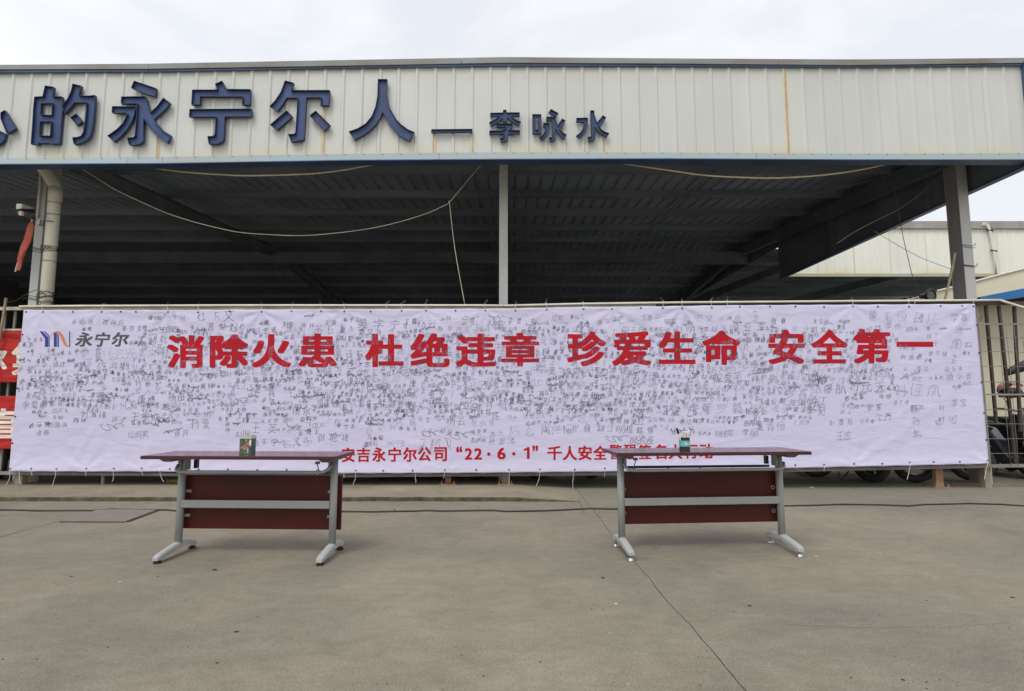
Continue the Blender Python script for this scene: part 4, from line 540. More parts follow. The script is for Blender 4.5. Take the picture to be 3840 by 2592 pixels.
 38065: [[64,23,64,19,60,17,52,25],[63,38,57,30,52,29],[54,65,60,62],[34,25,26,22],[32,59,21,60],[52,25,38,19],[18,56,21,60],[22,65,21,60],[61,56,39,53],[63,45,39,41],[20,49,31,49],[33,37,17,37],[25,49,26,22],[47,66,52,25]],
 26045: [[52,42,42,40],[52,42,52,27],[58,30,62,31,62,47,53,45],[42,40,42,48,39,52,44,59],[45,66,44,59],[53,45,52,52],[25,17,31,19,32,44,22,45],[26,65,27,57],[65,23,64,18,61,17,44,18,42,23,42,37],[64,58,44,59],[16,19,20,29,22,57],[33,57,16,57]],
 29275: [[26,64,24,56,18,47],[64,37,17,37],[60,55,24,56],[41,65,41,18]],
 27946: [[16,49,22,47],[61,20,55,28],[26,62,19,65],[55,66,55,35],[63,54,33,54],[40,36,40,65],[64,35,27,35,19,19]],
 40858: [[56,60,55,64,47,66],[18,18,32,22],[50,28,50,37],[63,18,47,23],[31,47,44,49,57,55],[60,37,21,37],[30,41,30,28],[64,48,63,46,45,46,43,59],[34,66,31,56,24,48,17,45],[63,28,16,28],[63,60,16,60]],
 38379: [[29,50,52,50],[53,18,61,18,61,63,34,63],[53,27,28,27],[49,39,31,39],[18,53,18,18]],
 20195: [[20,49,24,50],[25,18,24,50],[55,65,62,58],[24,50,30,65],[32,47,64,50],[64,28,65,22,62,18,58,18,53,23,47,39,45,66]],
 25104: [[50,27,38,19],[50,27,50,33],[50,27,56,19,61,18,64,21,64,28],[54,65,59,63],[50,33,54,34,60,47],[27,26,34,26,35,44,21,44],[45,65,47,38,50,33],[17,19,21,44,21,56,64,56]],
 20339: [[22,49,18,48,16,45],[47,66,47,46],[61,58,35,58],[27,65,22,49,23,18],[61,33,34,33],[31,19,64,19],[47,40,47,19],[33,46,63,46]],
 20964: [[41,33,44,32,48,26],[41,33,32,24,28,23],[16,19,21,35,22,63,57,63,59,24,63,19,65,20,65,26],[41,36,46,41,48,52,31,52],[41,36,31,43]],
 26126: [[62,35,42,36],[42,49,62,49],[17,47,32,47],[33,18,40,28,42,36,43,64,61,64,62,18,54,18],[17,32,32,32,32,62,17,62,17,27]],
 23451: [[53,32,59,33,59,48,44,48,44,22,47,18,61,18,63,19,64,24],[27,34,31,32],[31,32,35,35,37,46,26,47],[31,32,31,28,24,21,17,18],[41,61,40,66],[29,54,21,40],[17,54,17,60,41,61,62,60,62,54]],
 23453: [[41,60,39,66],[59,24,56,24,51,28],[56,34,24,34],[40,47,40,19],[40,47,57,47,62,52,61,59,18,59,18,51,21,48,40,47],[17,18,63,18]],
 24535: [[54,24,53,19,51,18,31,18,29,20,29,31],[21,32,18,22],[58,32,63,21],[36,38,46,32],[17,58,63,58],[40,45,40,65],[60,44,21,44]],
 20891: [[24,51,30,51],[36,59,33,56,33,52],[17,56,17,64,62,64,62,56],[56,51,33,52],[18,26,63,26],[42,18,42,43],[58,38,26,38,30,51]],
 26124: [[20,29,60,29],[55,56,25,56],[20,29,20,38,59,38,60,19,20,19,20,29],[55,56,55,64,25,64,25,47,55,47,55,56]],
 20041: [[42,56,39,65],[23,59,29,45,39,33,47,26,63,18],[16,18,32,25,54,50,58,62]],
 38506: [[42,48,41,59],[59,59,56,44],[49,66,50,60],[60,20,38,20],[60,20,60,35,38,35,38,20],[17,18,17,64,29,64,29,59,25,50,29,44,30,34,25,30],[64,44,34,44],[63,59,37,59]],
 23433: [[60,19,44,27],[40,27,44,27],[40,27,37,30,28,33,30,43],[40,27,36,23,20,18],[51,43,44,27],[40,60,39,65],[39,54,36,52,34,44],[18,53,18,59,40,60,61,59,61,53],[63,43,18,43]],
 24605: [[52,24,52,21,49,18,33,18,30,21,30,30],[63,22,58,32],[36,36,44,32],[21,31,18,22],[40,63,40,42],[58,53,21,53],[21,53,22,64,56,64,58,62,57,41,22,41,21,53]],
 29645: [[63,52,49,63],[38,18,50,22,56,26,61,33],[39,30,49,35,55,42],[49,63,47,63,38,52,33,50],[38,42,42,43,50,50],[29,45,17,45],[23,62,24,27],[33,30,17,24],[16,62,30,62]],
 23425: [[41,58,40,66],[40,43,39,19,31,17,27,20],[61,51,60,58,19,58,19,51],[63,43,18,43]],
 20853: [[50,33,50,50],[29,24,19,19],[61,19,49,26],[64,33,16,33],[26,50,61,50],[56,65,27,63,26,33]],
 29618: [[16,24,23,28],[39,39,58,39,58,35,49,24],[30,29,23,28],[34,48,36,48,45,58,47,63,49,63],[49,63,59,53],[52,20,49,24],[49,24,41,27],[29,62,16,62],[22,62,23,28],[17,45,28,45]],
 33322: [[51,62,48,67],[19,41,32,41],[25,35,27,30],[64,56,39,56],[40,19,43,27,43,47,57,47,58,18,64,18,65,25],[25,60,26,67],[25,53,27,48],[16,17,19,28,19,59,25,60,33,59,33,18,26,18]],
 20803: [[18,19,23,21,28,27,31,45],[47,45,47,20,50,18,61,18,64,21,64,28],[22,61,58,61],[17,45,63,45]],
 22825: [[41,42,46,31,55,22,63,18],[39,44,40,62],[40,42,32,28,25,22,17,19],[62,44,17,44],[20,62,59,62]],
 21326: [[44,56,60,61],[44,56,44,64],[30,66,26,57],[63,49,62,43,46,43,44,45,44,53],[26,57,21,56],[26,57,26,42],[44,53,33,52],[17,30,64,30],[40,36,40,18]],
 33459: [[43,18,53,18,56,35,32,36],[38,54,41,52,41,46],[50,65,50,56],[17,61,63,61],[29,66,29,56],[18,18,26,24,32,36,33,46],[63,46,18,46]],
 26149: [[34,53,34,46],[34,53,21,54],[59,54,37,54],[27,28,53,28],[27,37,18,33],[60,62,19,62],[39,66,37,54],[28,38,53,37,58,36,63,32],[17,45,64,45],[29,45,27,19,53,19,52,45]],
 20122: [[25,34,21,46,19,50,17,50],[32,20,32,63],[47,63,47,21],[54,34,60,49],[64,20,16,20],[18,63,62,63]],
 25991: [[41,56,39,67],[26,56,29,45,39,32,51,23,63,18],[17,18,38,29,50,43,54,56],[16,56,64,56]],
 31435: [[19,55,61,55],[31,29,27,47,29,49],[40,61,39,66],[55,49,52,47,45,20],[63,20,17,20]],
 22269: [[48,38,52,34],[62,20,18,20],[62,20,61,63,18,63,18,20],[51,42,29,42],[39,54,39,29],[27,29,54,29],[52,55,27,55]],
 30355: [[24,67,22,57],[29,42,17,42],[38,23,39,35,61,34,61,19,38,19,38,23],[50,45,50,65],[64,44,36,44],[37,51,40,64],[62,57,39,57],[17,27,29,27,29,57,17,57,17,23]],
 24658: [[63,63,36,63],[60,41,38,41],[64,20,34,20],[17,55,15,43],[31,50,29,57],[23,18,23,66],[60,41,59,53,38,53,39,29,59,29,60,41]],
 31069: [[34,19,36,19,41,25,44,43],[20,40,24,41],[65,25,64,18,56,17,54,19,54,43],[24,18,24,41,30,56,17,56],[54,43,61,43,61,62,37,62,37,44,54,43]],
 36132: [[30,46,30,65],[19,18,29,20,36,24,39,28,39,34],[60,19,45,25],[19,48,19,62],[48,51,42,59,42,64,59,63,58,59,51,51],[48,51,43,47,36,47],[56,27,55,40,24,40,24,27],[51,51,62,45]],
 27874: [[49,25,36,18],[18,19,25,33],[40,43,42,35,49,26],[21,48,17,49],[26,62,19,65],[50,25,63,18],[47,66,47,43],[50,26,57,35,58,43,33,43],[61,50,62,58,33,58,32,28,28,18]],
 32654: [[43,32,44,27,50,22,60,18,65,19],[30,58,29,65],[52,66,50,59],[64,41,17,41],[58,49,22,49],[18,32,63,32],[15,18,21,18,31,22,36,27,39,33,40,58],[61,58,19,58]],
 32418: [[50,61,50,21],[25,45,21,35],[31,35,21,35],[15,21,29,24,33,24,36,21,63,21],[62,61,38,61],[26,65,18,50,19,47,27,47,32,54]],
 20113: [[23,61,57,61],[23,21,52,22,56,24],[23,21,34,40,35,45],[63,45,17,45],[51,35,56,24,61,18]],
 32500: [[42,57,44,66],[17,21,32,25],[22,35,29,36],[21,37,25,47],[19,50,25,66],[25,47,28,48,30,53],[25,47,20,48],[40,51,36,50,34,47],[42,57,63,56],[62,44,40,44],[40,33,62,33],[40,21,64,21],[42,57,40,56,40,21],[53,65,53,21]],
 26691: [[43,37,35,34],[22,44,23,18],[22,44,19,42,15,29],[30,41,27,46,23,47],[43,48,39,48,35,57],[59,49,63,58],[53,40,57,40,64,33],[23,47,23,66],[53,66,54,19,59,17,64,18,65,23],[28,55,16,55],[43,66,42,28,34,19]],
 20852: [[18,19,27,28],[62,19,52,28],[61,63,52,45],[35,65,40,51],[24,48,18,61],[64,38,17,38]],
 31119: [[37,63,63,63],[37,37,32,37,26,42],[22,66,23,62],[20,39,24,40],[60,53,60,56,40,56,40,47,60,46,60,53],[63,29,37,29],[17,55,30,55,26,42,24,18],[49,38,49,19],[37,37,38,39,62,39,63,19,37,19,37,37]],
 33391: [[57,50,23,50],[38,39,42,30,49,27],[62,18,52,22,49,27],[49,27,60,34,60,37,57,39],[39,67,41,61],[57,39,23,39],[39,22,23,19,24,61,55,61,57,59,57,39]],
 27704: [[30,66,48,60],[61,49,48,39],[63,22,50,32,48,39],[17,43,30,43,26,31,17,22],[48,39,41,43],[30,18,37,17,40,20,41,43,39,54,24,54]],
 28059: [[31,22,40,35],[16,49,22,47],[26,62,19,65],[49,18,58,18,58,35],[48,24,44,30],[19,20,26,35],[61,52,35,52],[32,44,64,44],[33,60,63,60],[64,35,40,35],[46,66,45,53,41,44,40,35]],
 24503: [[16,38,19,42,23,43],[40,27,41,18,55,18,56,22],[53,43,53,54],[30,20,33,27],[49,27,47,31],[64,36,31,36],[60,29,64,21],[32,62,64,62],[27,54,23,43,23,18],[48,66,44,43],[44,43,34,44,34,53,62,53,62,43,44,43]],
 29233: [[30,18,40,21,41,23],[40,52,38,63],[31,33,25,25,18,20],[41,23,47,23],[41,23,35,29,34,33],[54,60,52,53],[53,33,34,33],[53,33,53,30,47,23],[61,18,48,21,47,23],[27,63,27,52],[58,42,22,42],[31,33,34,46],[57,65,20,63],[17,47,17,52,52,53,62,52,62,47]],
 33805: [[50,61,50,66],[29,61,29,66],[24,28,21,22],[34,46,38,38],[18,41,23,39],[60,45,57,37],[26,49,19,53],[47,18,47,51],[31,31,64,31],[17,61,64,61],[62,51,34,51]],
 23398: [[27,56,27,61,23,66],[56,64,54,57],[38,67,41,63,41,56],[53,47,26,47],[49,46,47,42,40,38,39,18,28,18],[63,33,17,33],[17,50,17,56,54,57,62,56,62,50]],
 21018: [[34,19,43,19,43,63,18,63,18,18],[23,25,31,38],[31,38,31,44],[31,38,34,36,36,30],[36,57,33,45,31,44],[31,44,24,54],[52,60,52,32],[54,18,62,18,62,65]],
 23376: [[22,62,55,62],[64,40,17,40],[55,62,54,58,41,51,40,19,37,17,29,18]],
 33521: [[43,32,44,28,50,22,63,17,66,19],[38,32,33,24,17,18],[50,66,50,56],[18,61,62,61],[29,66,29,56],[43,32,58,34,63,33],[38,32,17,33],[58,34,57,47,22,47,22,33],[40,53,40,32]],
 31319: [[59,41,60,35],[33,19,35,26],[48,30,52,26],[23,43,20,41,15,27],[30,35,30,39,24,43],[41,27,43,18,53,17,57,18,58,21],[61,27,65,19],[36,62,63,62],[18,62,29,65],[62,49,37,49],[31,49,17,49],[60,35,36,35],[24,18,24,63],[59,41,38,42,38,56,61,56,62,42,59,41],[49,35,49,66]],
 38686: [[47,53,55,53],[45,30,59,30,60,27,55,21],[45,30,45,26,49,21],[47,48,56,48],[43,36,60,36,60,42,43,42],[63,18,59,18,55,21],[23,48,32,48],[19,22,36,22],[49,21,55,21],[49,21,48,19,39,17],[32,53,24,53],[35,29,19,29],[59,64,21,64],[17,53,18,58,61,58,62,53],[40,64,40,48],[19,18,20,42,36,42,35,35,19,35]],
 40511: [[50,61,51,67,53,68],[18,65,22,61],[39,35,32,33],[17,48,22,45],[32,59,32,33],[42,28,57,28],[32,33,29,30,22,32,17,19],[54,45,60,47,61,60,44,61,44,39,63,37,62,19,60,17,54,18],[38,59,28,59]],
 40527: [[21,18,26,19],[17,37,25,37],[39,37,32,37],[26,51,17,51],[52,54,56,51],[51,61,52,67],[40,51,32,51],[46,28,57,28],[55,44,59,44,61,47,61,60,47,61,47,38,63,37,62,19,56,17],[15,18,17,64,25,64,26,19],[26,19,30,18,32,64,39,64,40,18,35,17]],
 23500: [[40,63,39,67,37,67],[54,55,25,55],[29,41,54,41,54,48,25,48,25,42,29,41],[62,55,61,62,40,63,19,62,18,55],[59,27,21,27],[39,19,39,34],[39,34,58,34,59,19,21,19,21,34,39,34]],
 25919: [[44,49,50,34,53,33],[44,49,40,45,28,45],[53,27,63,19],[53,27,50,27,41,19],[53,27,53,33],[60,55,58,41,56,35,53,33],[18,49,18,24],[38,62,17,62],[64,55,46,55],[44,49,48,66],[39,28,15,23],[28,62,28,26]],
 19990: [[25,63,25,21,61,21],[39,66,39,34,55,33,55,65],[63,52,17,52]],
 36215: [[28,23,24,24,19,29],[28,23,30,20,39,18,63,18],[28,36,37,36],[45,63,61,63,61,47,45,47,46,27,60,26,64,28,64,33],[17,60,36,60],[38,48,16,48],[18,40,19,29,16,18],[28,23,27,66]],
 20029: [[24,42,26,42,29,33],[19,18,19,52,35,52,35,19,32,17,30,18],[63,63,17,63],[51,41,54,34],[44,18,44,52,61,52,61,19,58,17,55,18]],
 33452: [[50,61,50,65],[19,18,24,19,32,26,35,38],[58,42,53,38],[40,20,44,17,51,19,53,38],[30,61,30,65],[17,39,23,41],[29,49,23,41],[63,39,48,52],[17,61,63,61],[53,38,25,38,23,41]],
 28023: [[49,25,49,30,45,34],[24,35,18,20],[46,50,46,46,50,43,50,38],[23,45,16,48],[36,50,33,53],[37,60,38,65],[37,60,63,59],[37,60,34,58,33,53],[25,63,19,65],[64,38,30,38],[63,25,35,25,34,38,36,50],[36,50,60,50,57,18,49,18]],
 23792: [[31,56,30,25],[24,65,24,25],[38,23,63,23],[61,31,40,31],[43,57,56,46,63,44],[30,25,17,25,17,56],[50,18,50,38],[61,38,40,38,37,41,37,43,50,50,58,57,58,61,46,62,44,62,43,57]],
 23665: [[40,22,40,64],[60,22,19,23,19,54],[60,18,60,54]],
 26377: [[17,58,31,58],[56,28,28,28],[27,45,19,40],[37,67,34,63,34,59],[34,59,63,58],[28,38,56,38],[31,58,27,45],[28,18,27,45],[29,49,56,48,56,18,46,18]],
 31168: [[32,37,29,25,24,20,18,18],[63,40,51,46,46,54],[22,41,17,40],[22,41,34,51,34,54],[47,18,56,18,58,30,47,31,47,37,25,37,22,41],[40,43,40,63],[20,63,40,63,53,66,57,65],[63,54,17,54]],
 33457: [[18,35,25,39],[26,18,25,39],[35,32,43,33],[29,49,25,39],[44,37,50,38,60,44],[30,66,30,56],[49,66,49,56],[43,50,43,21,46,18,63,19,64,27],[63,60,17,60]],
 24320: [[51,62,51,18],[18,18,26,26,30,42,30,62],[17,42,63,42],[19,62,62,62]],
 28113: [[43,39,46,30],[30,39,27,27],[22,46,17,48],[36,58,43,58],[55,28,56,36],[22,34,17,19],[56,36,59,39,62,50,62,61,50,61,52,42,54,36,56,36],[45,19,53,28,58,27,63,19],[45,47,28,47],[31,18,36,18,36,66]],
 24179: [[25,54,28,46],[56,55,52,45],[60,62,20,62],[64,37,17,37],[40,62,40,18]],
 23567: [[30,18,37,17,40,19,40,65],[24,52,17,31],[56,51,64,30]],
 21191: [[18,17,31,21,36,25,36,29],[20,29,36,29],[46,57,31,59],[46,57,51,63],[39,30,59,29],[59,29,57,18,49,17],[21,46,58,46],[58,40,21,40],[39,52,39,40],[57,64,20,64],[58,40,57,53,47,54,39,52,22,53,21,40]],
 29141: [[34,19,33,24],[63,47,53,43],[21,25,18,18],[18,46,25,46],[62,20,59,26,56,27],[26,36,16,34],[48,18,46,25],[35,33,46,34,45,46,34,46,35,33],[53,51,54,33,61,32,64,34,64,37],[16,62,64,62],[31,66,32,53,47,53,47,66],[26,51,26,31]],
 24378: [[61,20,60,26],[49,52,59,52,60,62,39,63,39,53,49,52],[21,17,25,17,28,20,29,37,16,38,17,50,30,50,30,63,17,63],[64,17,63,20,37,19],[49,32,61,32,61,43,38,44,37,33,49,32],[49,52,50,20]],
 26757: [[36,53,39,51],[36,53,36,56,40,61],[40,61,41,67],[40,61,63,60],[21,40,18,38,15,28],[23,46,27,44,29,39],[47,46,52,43,52,38],[64,25,37,25,39,51],[52,17,58,18,60,51,39,51],[22,18,21,40,23,46],[22,66,23,46],[17,54,28,54],[29,39,64,38]],
 39321: [[56,28,25,28],[58,40,56,36],[25,36,56,36],[25,36,23,39],[34,53,34,49,24,42,23,39],[17,38,23,39],[66,39,63,38,58,40,47,49,46,53],[25,36,25,19,56,19,56,36],[57,65,22,62],[40,63,40,42],[17,53,63,53]],
 26376: [[25,36,56,35],[25,36,19,21],[25,49,56,49],[25,36,25,63,56,63,56,19,52,17,45,18]],
 33395: [[51,50,51,35],[55,51,56,60,45,61],[45,61,46,67],[34,32,16,32],[40,50,55,51],[32,45,18,45],[17,57,33,57],[55,51,62,50,62,35,40,35],[66,26,64,20,61,18,41,19,40,57,45,61],[25,18,25,66]],
 20809: [[64,25,64,20,61,17,48,18,47,44],[23,63,27,53],[40,45,40,65],[53,52,58,63],[17,18,28,26,32,44],[17,44,64,44]],
 31077: [[19,39,23,40],[62,67,60,66,56,55],[23,40,24,18],[23,65,25,62,24,56],[44,60,42,65],[24,41,29,40,30,37],[62,43,38,43],[51,54,51,18],[38,54,63,54],[24,41,29,52,29,56,17,56],[36,30,64,30]],
 26681: [[38,53,59,53],[23,43,20,41,16,31],[31,40,29,45,24,47],[48,42,51,31,53,30],[63,19,54,26,53,30],[53,30,61,34],[31,55,16,55],[24,18,24,66],[38,42,59,42,58,64,39,64,38,19,49,21]],
 33635: [[43,37,54,25,63,20],[43,37,63,38],[62,46,61,51,18,51,18,46],[37,37,18,38],[37,37,30,28,17,20],[49,66,49,58],[30,66,30,58],[17,62,63,62],[40,45,40,18]],
}
# ------------------------------------------------------------------ edges of the fascia, measured, as heights along X
YF = 6.9
def edge(pts, Y):
    L = sorted([(P(x, y, Y).x, P(x, y, Y).z) for x, y in pts])
    def f(x):
        if x <= L[0][0]: return L[0][1] + (x - L[0][0]) * (L[1][1]-L[0][1])/(L[1][0]-L[0][0]) * .4
        for (a, za), (b, zb) in zip(L, L[1:]):
            if x <= b: return za + (zb-za)*(x-a)/(b-a)
        return L[-1][1]
    return f
z_cap1 = edge([(0,244),(550,240),(1300,226),(1900,215),(2500,220),(3200,224),(3840,218)], YF-.045)
z_cap0 = edge([(0,261),(550,259),(1300,247),(1900,236),(2500,239),(3200,245),(3840,236)], YF-.045)
z_pan1 = edge([(0,273),(560,270),(1300,256),(1900,247),(2500,249),(3200,253),(3840,246)], YF-.03)
z_pan0 = edge([(0,595),(600,591),(1300,579),(1900,573),(2500,574),(3200,578),(3840,576)], YF-.03)
z_str0 = edge([(0,615),(600,612),(1300,600),(1900,596),(2500,594),(3200,598),(3840,598)], YF-.03)
PITCHR = .2417
XR0 = -2.46
XEND = 6.735

def samples(x0, x1, step):
    n = max(1, int(math.ceil((x1-x0)/step))); return [x0 + (x1-x0)*i/n for i in range(n+1)]
def ribbon_box(mb, xs, f0, f1, y0, y1, mi=0):
    vs = []; fs = []
    for x in xs:
        a, b = f0(x), f1(x)
        vs += [(x,y0,a),(x,y1,a),(x,y1,b),(x,y0,b)]
    for i in range(len(xs)-1):
        k = 4*i
        for j in range(4): fs.append((k+j, k+(j+1) % 4, k+4+(j+1) % 4, k+4+j))
    fs.append((0,1,2,3)); k = 4*(len(xs)-1); fs.append((k+3,k+2,k+1,k))
    mb.add(vs, fs, mi)

# stains: x px, y0, y1, half width px, strength (3840 px photograph), kind
STAINS = [(594,516,592,2.6,.75,'r'),(1211,398,582,2.6,.95,'r'),(1626,502,577,2.2,.9,'r'),(1769,499,577,2.2,.85,'r'),
          (1491,525,577,2.5,.4,'m'),(1907,505,577,2.5,.35,'m'),(2211,530,577,2.6,.45,'r'),(2266,519,577,2.6,.6,'r'),(1737,510,577,8,.4,'m'),
          (1838,505,577,2.5,.35,'m'),(2922,556,579,28,.55,'m'),(2957,250,580,3.0,.85,'r'),(1218,560,580,60,.35,'m'),(2955,572,580,6,.9,'r'),
          (330,545,594,5,.35,'g'),(405,540,594,3,.35,'g'),(1335,505,580,4,.4,'g'),(1412,470,580,2,.5,'g'),(1556,500,580,2,.45,'g'),
          (2604,450,575,2,.4,'g'),(2898,250,577,1.6,.55,'g'),(3157,300,577,1.8,.5,'g'),(3705,300,577,1.6,.45,'g'),(1500,545,577,8,.3,'m'),
          (500,560,594,6,.3,'g'),(800,560,590,5,.25,'g'),(2240,505,577,3,.3,'g'),(1880,500,577,2,.3,'g'),(370,560,594,9,.25,'m'),(230,550,594,9,.25,'m')]
ST = []
for (x, y0, y1, w, s, k) in STAINS:
    a = P(x, y1, YF); ST.append((a.x, a.z, P(x, y0, YF).z, w/(200.0 if k == 'r' else 290.0), min(1, s*1.2), k))
def stain_at(x, z, zb, moss=1.0):
    z1t = 5.50
    r = g = m = 0.0
    for (sx, z0, z1, w, s, k) in ST:
        if abs(x-sx) > 3*w or z > z1 + .01 or z < z0 - .08: continue
        wob = .25*w*noise.noise(Vector((z*9, sx*3, 0)))
        t = math.exp(-((x-sx-wob)/w)**2) * s * min(1, (z1+.01-z)/.03) * (.65+.35*noise.noise(Vector((z*14, sx*9, 2)))+.1)
        if k == 'r':
            r = max(r, t)
            m = max(m, .55*math.exp(-((x-sx)/(w*2.6))**2)*s*min(1, (z1-z)/.1 if z1 > z else 0))
        elif k == 'g': g = max(g, t)
        else: m = max(m, t)
    h = z - zb
    m = max(m, moss*max(0, .62*(1-h/.16))*max(0, min(1, .55+1.5*noise.noise(Vector((x*1.3, 5, h*3))))))
    g = max(g, .07*max(0, noise.noise(Vector((x*17, 1, z*.8)))) + .05*max(0, noise.noise(Vector((x*3, 9, z*1.6)))) + .10*max(0, 1-abs(z1t-z)/.25))
    return min(1, max(0, r)), min(1, max(0, g)), min(1, max(0, m))
def sheet(name, x0, x1, f0, f1, y, parent, material, rows=22, rib=.014, stainf=None, back=.0):
    xs = []
    k = math.ceil((x0 - XR0 - 1e-4)/PITCHR)
    ribs = []
    while XR0 + k*PITCHR <= x1 + 1e-4: ribs.append(XR0 + k*PITCHR); k += 1
    pr = []
    for rx in ribs:
        for d, h in ((-.030, 0), (-.013, rib), (.013, rib), (.030, 0)): pr.append((rx+d, h))
    pr = [(x, h) for x, h in pr if x0 - 1e-6 <= x <= x1 + .034]
    px = x0 if not pr or pr[0][0] > x0 + .01 else None
    pts = ([(x0, 0)] if px is not None else []) + pr
    if pts[-1][0] < x1 - .01: pts.append((x1, 0))
    full = []
    for (a, ha), (b, hb) in zip(pts, pts[1:]):
        full.append((a, ha)); n = int((b-a)/.012) if stainf else 0
        if n > 1 and ha == hb == 0:
            for i in range(1, n): full.append((a+(b-a)*i/n, 0))
    full.append(pts[-1])
    vs = []; R = []; Gm = []; Ms = []
    for j in range(rows+1):
        t = j/rows
        for (x, h) in full:
            zb = f0(x); z = zb + (f1(x)-zb)*t
            buckle = .0025*noise.noise(Vector((x*2.1, 3, z*1.7)))
            vs.append((x, y - h + buckle, z))
            if stainf:
                r, g, m = stainf(x, z, zb); R.append(r); Gm.append(g); Ms.append(m)
    n = len(full); fs = []
    for j in range(rows):
        for i in range(n-1): fs.append((j*n+i, j*n+i+1, (j+1)*n+i+1, (j+1)*n+i))
    me = bpy.data.meshes.new(name); me.from_pydata(vs, [], fs); me.materials.append(material)
    if stainf:
        for nm, arr in (("rust", R), ("grime", Gm), ("moss", Ms)):
            a = me.attributes.new(nm, 'FLOAT', 'POINT'); a.data.foreach_set("value", arr)
    o = link(name, me, parent)
    sm = o.modifiers.new("thickness", 'SOLIDIFY'); sm.thickness = .0012; sm.offset = -1
    return o

# ------------------------------------------------------------------ ground, slabs
def ground_sheet():
    mb = MB()
    n = 24; R = 260
    mb.add([(-R,-R,-.03),(R,-R,-.03),(R,R,-.03),(-R,R,-.03)], [(0,1,2,3)])
    return tag(mb.build("ground", M['concrete']), kind="structure")
ground_sheet()
CR = [(2170,1842),(2186,1866),(2235,1925),(2305,2021),(2345,2066),(2380,2108),(2430,2164),(2475,2222),(2497,2250),(2540,2295),(2590,2345),(2633,2400),(2668,2436),(2700,2476),(2792,2587)]
cpts = [G(x, y) for x, y in CR]
cpts = [Vector((cpts[0].x - .02, 9.5, 0))] + cpts
while cpts[-1].y > -3: cpts.append(cpts[-1] + Vector((.03 + .02*math.sin(len(cpts)*2), -.5, 0)))
cl = []
for a, b in zip(cpts, cpts[1:]):
    m_ = max(1, int((a-b).length/.06))
    for i in range(m_):
        p = a.lerp(b, i/m_); cl.append((p.x + .010*noise.noise(Vector((p.y*9, 1, 0))) + .005*noise.noise(Vector((p.y*31, 4, 0))), p.y))
cl.append((cpts[-1].x, cpts[-1].y))
def slab(name, left):
    mb = MB(); e = -1 if left else 1
    far = -22 if left else 22
    top = [(x + e*(.0025 + .003*abs(noise.noise(Vector((y*15, left, 0))))), y) for x, y in cl]
    loop = top + [(far, cl[-1][1]), (far, cl[0][1])]
    mb.prism([loop], lambda p: (p[0], p[1], -.06), lambda p: (p[0], p[1], 0.0), cap0=False)
    return tag(mb.build(name, M['concrete']), kind="structure")
slab("concrete_slab", True); slab("concrete_slab", False)
# joint filler: dirt lying in the gap
mb = MB()
for (x0, y0), (x1, y1) in zip(cl, cl[1:]): mb.add([(x0-.013,y0,-.007),(x0+.013,y0,-.007),(x1+.013,y1,-.007),(x1-.013,y1,-.007)], [(0,1,2,3)])
tag(mb.build("slab_joint", M['crack']), kind="structure")

# raised slab behind, step of about 4.5 cm that dies out at its right end
mb = MB()
xs = samples(-22, .80, .05); vs = []; fs = []
for x in xs:
    h = .045*min(1, max(.02, (.80-x)/.75))
    yy = 6.47 - .03*max(0, x+1)/2 + .016*noise.noise(Vector((x*6, 0, 1))) + .008*noise.noise(Vector((x*25, 0, 1)))
    hh = h*(1 + .10*noise.noise(Vector((x*8, 2, 3))))
    vs += [(x, yy-.006, -.01), (x, yy, hh*.8), (x, yy+.016+.008*noise.noise(Vector((x*19,5,0))), hh), (x, 8.2, h), (x, 25.2, h*.9)]
for i in range(len(xs)-1):
    for j in range(4): fs.append((5*i+j, 5*i+5+j, 5*i+6+j, 5*i+1+j))
mb.add(vs, fs)
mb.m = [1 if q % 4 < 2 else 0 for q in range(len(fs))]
tag(mb.build("raised_pavement", [M['concrete2'], M['step']], fix=True), kind="structure")
mb = MB()
mb.add([(.80, 6.44, .003), (6.2, 6.9, .003), (6.6, 25, .003), (.80, 25, .003)], [(0,1,2,3)])

# hairline crack running to the steel plate, and short cracks
def crack(name, pts, w, m='crack'):
    mb = MB(); q = []
    P3 = [G(x, y, .003) for x, y in pts]
    for a, b in zip(P3, P3[1:]):
        m_ = max(1, int((a-b).length/.08))
        for i in range(m_): q.append(a.lerp(b, i/m_))
    q.append(P3[-1]); q = [p + Vector((0, .012*noise.noise(p*7), 0)) for p in q]
    for a, b in zip(q, q[1:]):
        d = (b-a).normalized(); s_ = Vector((-d.y, d.x, 0))*w*(.6+.8*abs(noise.noise(a*11)))
        mb.add([a-s_, b-s_, b+s_, a+s_], [(0,1,2,3)])
    return tag(mb.build(name, M[m]), kind="structure")
crack("pavement_crack", [(-300, 2100), (48,2000), (221,1954), (300,1935), (364,1914)], .004)
crack("pavement_crack", [(2186,1868),(2600,1866),(3100,1868)], .002)
crack("scuff_mark", [(2950,2340),(3060,2345),(3200,2349),(3480,2351),(3650,2345),(3785,2331)], .0022, "scuff")
crack("pavement_crack", [(2168,1870),(2176,1890),(2190,1925)], .005)

